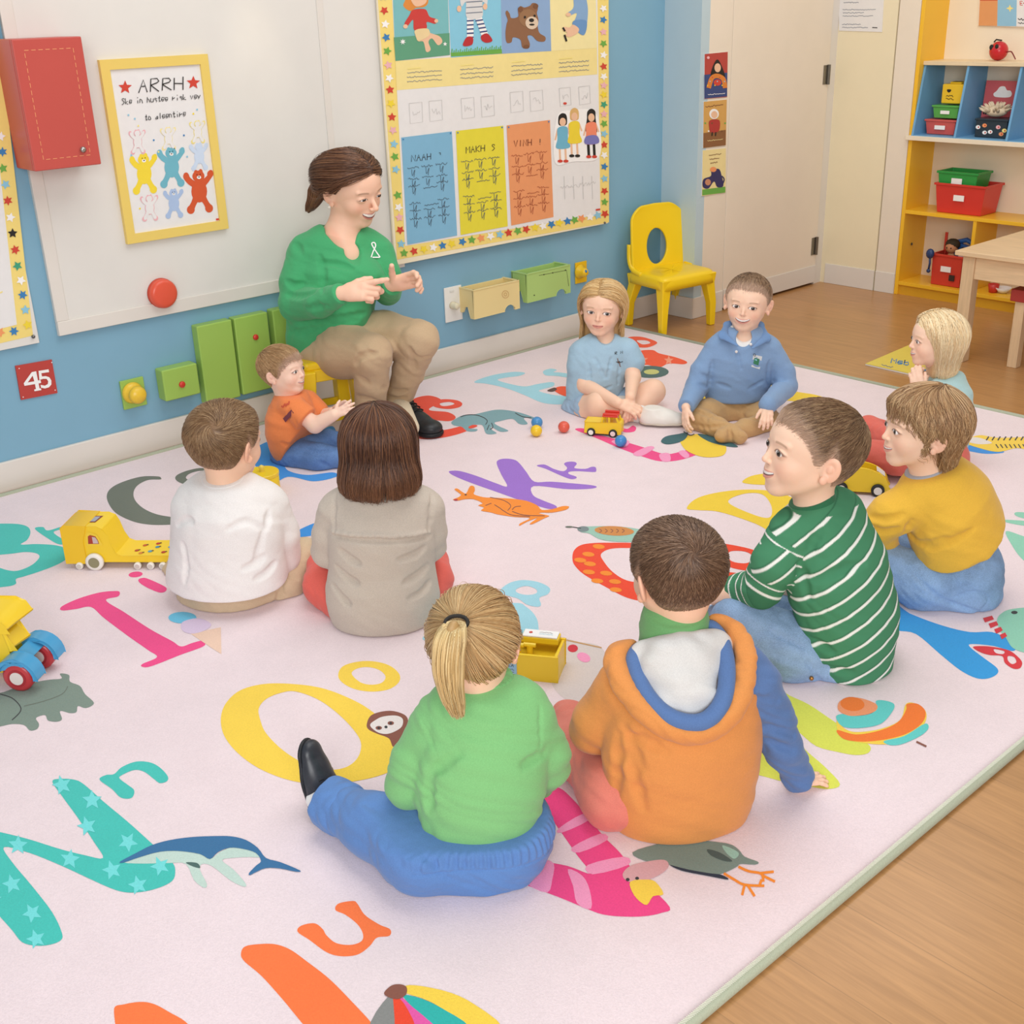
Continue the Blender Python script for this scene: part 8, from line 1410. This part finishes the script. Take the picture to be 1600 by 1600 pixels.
# small yellow car with a red roof rack
def small_car():
    a, b = fl(914, 680, RZ), fl(969, 684, RZ); u, v = frame(a, b); L = np.linalg.norm(b-a); t = thing('toy_car', 'small yellow toy car with a red roof in front of the girl in blue', 'toy car', (a+b)/2)
    P = lambda x, y, z: a+u*x*L+v*y*L+UP*(z*L)
    W_ = .42; mb = MB().prism([P(0, 0, .10), P(1, 0, .10), P(1.01, 0, .34), P(.97, 0, .40), (P(0, 0, .40))], v*W_*L); mb.go('car_body', [YT], t, bevel=.006, seg=3)
    for y in (.03, W_-.05):
        for x0, x1, zt in ((.47, .50, .56), (.68, .68, .56), (.95, .88, .56)): MB().tube([P(x0, y, .38), P(x1, y, zt)], .004, 6).go('window_pillar', [YT], t)
    MB().prism([P(.50, .0, .38), P(.94, .0, .38), P(.87, .0, .62), P(.53, .0, .62)], v*.01*L).go('window_frame', [mat('e9e3c0', .3)], t) if 0 else None
    MB().box(P(.70, W_/2, .58), (.44*L, W_*.92*L, .05*L), rz=math.atan2(u[1], u[0])).go('roof', [mat('d9402f', .35, 'plastic')], t, bevel=.004)
    MB().tube([P(.5, .06, .63), P(.9, .06, .63)], .005, 6).tube([P(.5, W_-.06, .63), P(.9, W_-.06, .63)], .005, 6).go('roof_rack', [mat('d9402f', .35, 'plastic')], t)
    MB().box(P(.5, W_/2, .07), (.9*L, W_*.8*L, .06*L), rz=math.atan2(u[1], u[0])).go('chassis', [TYR], t)
    for x in (.18, .80):
        for y in (-.01, W_+.01): wheel(t, P(x, y, .115), v, .115*L, .09*L)
small_car()
# rounded yellow car between the two boys
def round_car():
    a, b = fl(1300, 771, RZ), fl(1384, 776, RZ); u, v = frame(a, b); L = np.linalg.norm(b-a); t = thing('toy_car', 'rounded yellow toy car with an open top behind the striped shirt boy', 'toy car', (a+b)/2)
    P = lambda x, y, z: a+u*x*L+v*y*L+UP*(z*L); W_ = .40; arc = [(0, .08), (1.0, .08), (1.04, .2), (.98, .34), (.84, .46), (.62, .54), (.35, .55), (.12, .50), (-.02, .35), (-.03, .18)]
    for y in (0, W_-.05): MB().prism([P(x, y, z) for x, z in spl([(p[0], p[1]) for p in arc], 4)], v*.05*L).go('side_panel', [YT], t, bevel=.003)
    MB().prism([P(x, .05, z) for x, z in ((0, .1), (.98, .1), (.98, .22), (0, .22))], v*(W_-.1)*L).go('floor_pan', [mat('e0b820', .4, 'plastic')], t)
    MB().prism([P(1.03, .05, .12), P(1.04, .05, .22), P(.98, .05, .35), P(.84, .05, .47), P(.82, .05, .44), P(.95, .05, .32), P(1.0, .05, .2), P(.98, .05, .12)], v*(W_-.1)*L).go('bonnet', [YT], t)
    MB().prism([P(.80, .08, .485), P(.955, .08, .385), P(.96, .08, .39), P(.81, .08, .495)], v*(W_-.16)*L).go('windscreen', [mat('e9eaea', .3)], t, label='pale windscreen panel')
    for x in (.16, .84):
        for y in (-.02, W_+.02): wheel(t, P(x, y, .125), v, .125*L, .08*L)
round_car()
# flatbed truck
def truck():
    a, b = fl(108, 888, RZ), fl(264, 888, RZ); u, v = frame(a, b); L = np.linalg.norm(b-a); t = thing('toy_truck', 'yellow toy flatbed truck standing left of the boy in white', 'toy truck', (a+b)/2)
    P = lambda x, y, z: a+u*x*L+v*y*L+UP*(z*L); W_ = .36; YD = mat('efc322', .35, 'plastic')
    prof = [(0, .07), (.60 if 0 else 1.25, .07), (1.25, .135), (.56, .135), (.50, .16), (.46, .24), (.43, .36), (.40, .42), (.34, .445), (.04, .445), (0, .42)]
    side = [P(x, 0, z) for x, z in prof]; body = MB().prism(side, v*W_*L); body.go('truck_body', [YT], t, bevel=.008, seg=3)
    cab = MB().prism([P(x, -.012, z) for x, z in ((-.01, .06), (.19, .06), (.19, .30), (.22, .38), (.24, .45), (.03, .458), (-.01, .43))], v*(W_+.024)*L); cab.go('cab_panel', [YD], t, bevel=.006)
    F = Flat(lambda x, z, h: P(x, -.0035-.001*h, z)); GL = mat('8c6a5a', .25); F.poly([(.225, .26), (.235, .36), (.27, .385), (.34, .36), (.365, .30), (.37, .25), (.24, .25)], mat('f0cf3c', .4), 1, True); F.poly([(.24, .265), (.25, .345), (.275, .36), (.325, .345), (.345, .30), (.348, .265)], mat('a8402c', .35), 2, False); F.poly([(.29, .27), (.29, .34), (.322, .335), (.340, .30), (.342, .27)], mat('c9b8b4', .25), 3, False); F.mb.go('side_window', F.mats, t)
    F = Flat(lambda x, y, h: P(x, y, .4465+.0012*h)); F.poly([(.10, .10), (.30, .10), (.32, .26), (.12, .26)], mat('8a3a2a', .4), 1, False); F.poly([(.15, .12), (.29, .12), (.30, .24), (.17, .24)], mat('a8a9b0', .25), 2, False); F.mb.go('roof_window', F.mats, t)
    F = Flat(lambda x, y, h: P(x, y, .1365+.0012*h)); 
    for x, y, c_ in ((.66, .12, 'b9502c'), (.70, .24, 'c8632f'), (.80, .10, '5aa0b8'), (.84, .2, '4e8fa8'), (.82, .28, 'c23a30'), (.94, .08, 'b9402f'), (.97, .2, '4e8fc8'), (1.05, .14, '5a9c58'), (.72, .06, 'd98a3a')): F.ell((x, y), .024, .026, mat(c_, .6), 1, n=9); F.ell((x+.02, y+.012), .012, .014, mat('7a5a2c', .6), 2, n=7)
    F.mb.go('bed_print', F.mats, t)
    for y in (-.03, W_+.03): wheel(t, P(.285, y, .085), v, .088*L, .05*L, HUB, mat('8f8a6a', .4), 'large_wheel')
    for x in (.12, .70, .83, .95, 1.05):
        for y in (-.015, W_+.015): wheel(t, P(x, y, .036), v, .036*L, .04*L, HUB, mat('cfcac0', .4), 'small_wheel')
truck()
# tractor at the left edge
def tractor():
    c = fl(36, 1076, RZ); a = fl(-60, 1072, RZ); u, v = frame(a, c); L = .165; t = thing('toy_tractor', 'yellow and blue toy tractor with red wheels at the left edge of the rug', 'toy tractor', c)
    K_ = .74; P = lambda x, y, z: c+(u*x+v*y+UP*z)*K_; BLm = mat('4aa0d0', .3, 'plastic'); RDm = mat('c23a40', .35, 'plastic')
    for y in (-.0, .15): 
        o = wheel(t, P(0, y, .054), v, .054*K_, .046*K_, RDm, mat('a82e36', .4), 'wheel'); 
        MB().lathe(P(0, y-.026, .054), [(.018, 0), (.018, .040)], 18, v).go('wheel_cap', [mat('e4d9d4', .35)], t)
        arc = [(.078*math.cos(q), .054+.078*math.sin(q)) for q in np.linspace(-.05, math.pi*.92, 12)]; inn = [(.064*math.cos(q), .054+.064*math.sin(q)) for q in np.linspace(math.pi*.92, -.05, 12)]
        MB().prism([P(x, y-.028, z) for x, z in arc+inn], v*.056*K_).go('mudguard', [BLm], t, bevel=.004)
    MB().prism([P(-.30, .03, .05), (P(-.04, .03, .05)), P(-.05, .03, .14), P(-.02, .03, .14), P(-.045, .03, .19), P(-.30, .03, .19)], v*.10*K_).go('tractor_body', [YT], t, bevel=.006, seg=3)
    MB().prism([P(-.30, -.02, .028), (P(.03, -.02, .10)), P(-.02, -.02, .125), P(-.06, -.02, .085), P(-.30, -.02, .08)], v*.19*K_).go('chassis', [BLm], t, bevel=.005)
    for x in (-.035, -.17):
        for y in (.035, .125): MB().tube([P(x-.0, y, .13), P(x-.02, y, .235)], .006, 8).go('cab_post', [YT], t)
    MB().prism([P(-.28, -.005, .225), (P(-.012, -.005, .225)), P(-.028, -.005, .255), P(-.06, -.005, .268), P(-.28, -.005, .268)], v*.17*K_).go('cab_roof', [YT], t, bevel=.006, seg=3)
tractor()
# round tub
def tub():
    c = fl(413, 768, RZ); t = thing('toy_tub', 'round yellow tub with a peg toy inside, behind the boy in white', 'tub', c); r = .058; h = .075
    MB().lathe(c, [(r*.95, 0), (r, .004), (r, h), (r*.93, h), (r*.90, .012), (0, .010)], 36).go('tub_wall', [YT], t, smooth=True); MB().lathe(c+UP*(h-.012), [(r*1.0, 0), (r*1.03, .003), (r*1.03, .012), (r*.99, .014)], 36).go('rim', [YT], t)
    MB().lathe(c+UP*.0105, [(.022, 0), (.024, .03), (.010, .05), (.008, .075), (.012, .085), (0, .092)], 20).go('peg', [mat('f2d65a', .35, 'plastic')], t, smooth=True); MB().ball(c-RH*.035+UP*.04, (.014, .014, .02), 12).go('blue_peg', [mat('2f7ac2', .4, 'plastic')], t, smooth=True)
    MB().ball(trace_flat(c, r), .003, 8).go('stud', [mat('e9d9a0', .3)], t)
def trace_flat(c, r): return c-FH*(r*.97)+RH*r*.3+UP*.03
tub()
# yellow activity box
def act_box():
    a, b = fl(800, 1066, RZ), fl(886, 1068, RZ); a = fl(795, 1060, RZ); b = fl(871, 1068, RZ); u, v = frame(a, b); L = np.linalg.norm(b-a); t = thing('toy_box', 'yellow toy box with a white card on top, in front of the ponytail child', 'toy box', (a+b)/2)
    a = a-u*.03; L += .03; P = lambda x, y, z: a+u*x+v*y+UP*z; D = .105; H = .072; th = .007
    for nm, pts, vec in (('front_wall', [P(0, 0, 0), P(L, 0, 0), P(L, 0, H), P(0, 0, H)], v*th), ('back_wall', [P(0, D-th, 0), P(L, D-th, 0), P(L, D-th, H), P(0, D-th, H)], v*th)): MB().prism(pts, vec).go(nm, [YT], t, bevel=.002)
    for x in (0, L-th): MB().prism([P(x, th, 0), P(x, D-th, 0), P(x, D-th, H), P(x, th, H)], u*th).go('side_wall', [YT], t, bevel=.002)
    MB().prism([P(th, th, .0), P(L-th, th, 0), P(L-th, D-th, 0), P(th, D-th, 0)], UP*(H-.022)).go('tray', [mat('e6c024', .4, 'plastic')], t)
    rz = math.atan2(u[1], u[0]); 
    for x, y in ((.045, .045), (.075, .05)): MB().tube([P(x, y, H-.022), P(x, y, H+.004)], .008, 10).tube([P(x-.016, y, H+.003), P(x+.016, y, H+.003)], .006, 8).go('peg', [YT], t, smooth=False)
    MB().box(P(L*.62, D*.80, H+.008), (L*.62, D*.36, .016), rz=rz).go('card_holder', [YT], t, bevel=.002); MB().box(P(L*.62, D*.80, H+.0185), (L*.58, D*.33, .004), rz=rz).go('card', [WHT], t, bevel=.001)
    F = Flat(lambda x, y, h: P(x, y, H+.0208+.0005*h)); F.ell((L*.45, D*.80), .005, .005, RED, 1, n=8); scrib(F, (L*.6, D*.84), (L*.82, D*.84), .004, .0012, PEN, 8, 1); scrib(F, (L*.6, D*.76), (L*.82, D*.76), .004, .0012, LB, 8, 1, 3); F.mb.go('card_print', F.mats, t)
    MB().box(P(L*.16, D*.82, H+.010), (L*.24, D*.3, .016), rz=rz).go('blue_block', [mat('7fc0dc', .4, 'plastic')], t, bevel=.002)
    F = Flat(lambda x, z, h: P(x, -.0012-.0005*h, z)); F.poly([(.004, .010), (.052, .010), (.052, .052), (.004, .052)], mat('9ac6e0', .5), 0, False); write(F, 'UEA', (.022, .036), (.046, .036), .009, .0013, INK, 1, up=(0, 1)); scrib(F, (.02, .028), (.046, .028), .004, .001, INK, 8, 1); scrib(F, (.02, .022), (.044, .022), .004, .001, INK, 8, 1, 2); F.mb.go('sticker', F.mats, t, label='pale blue sticker with small print')
act_box()
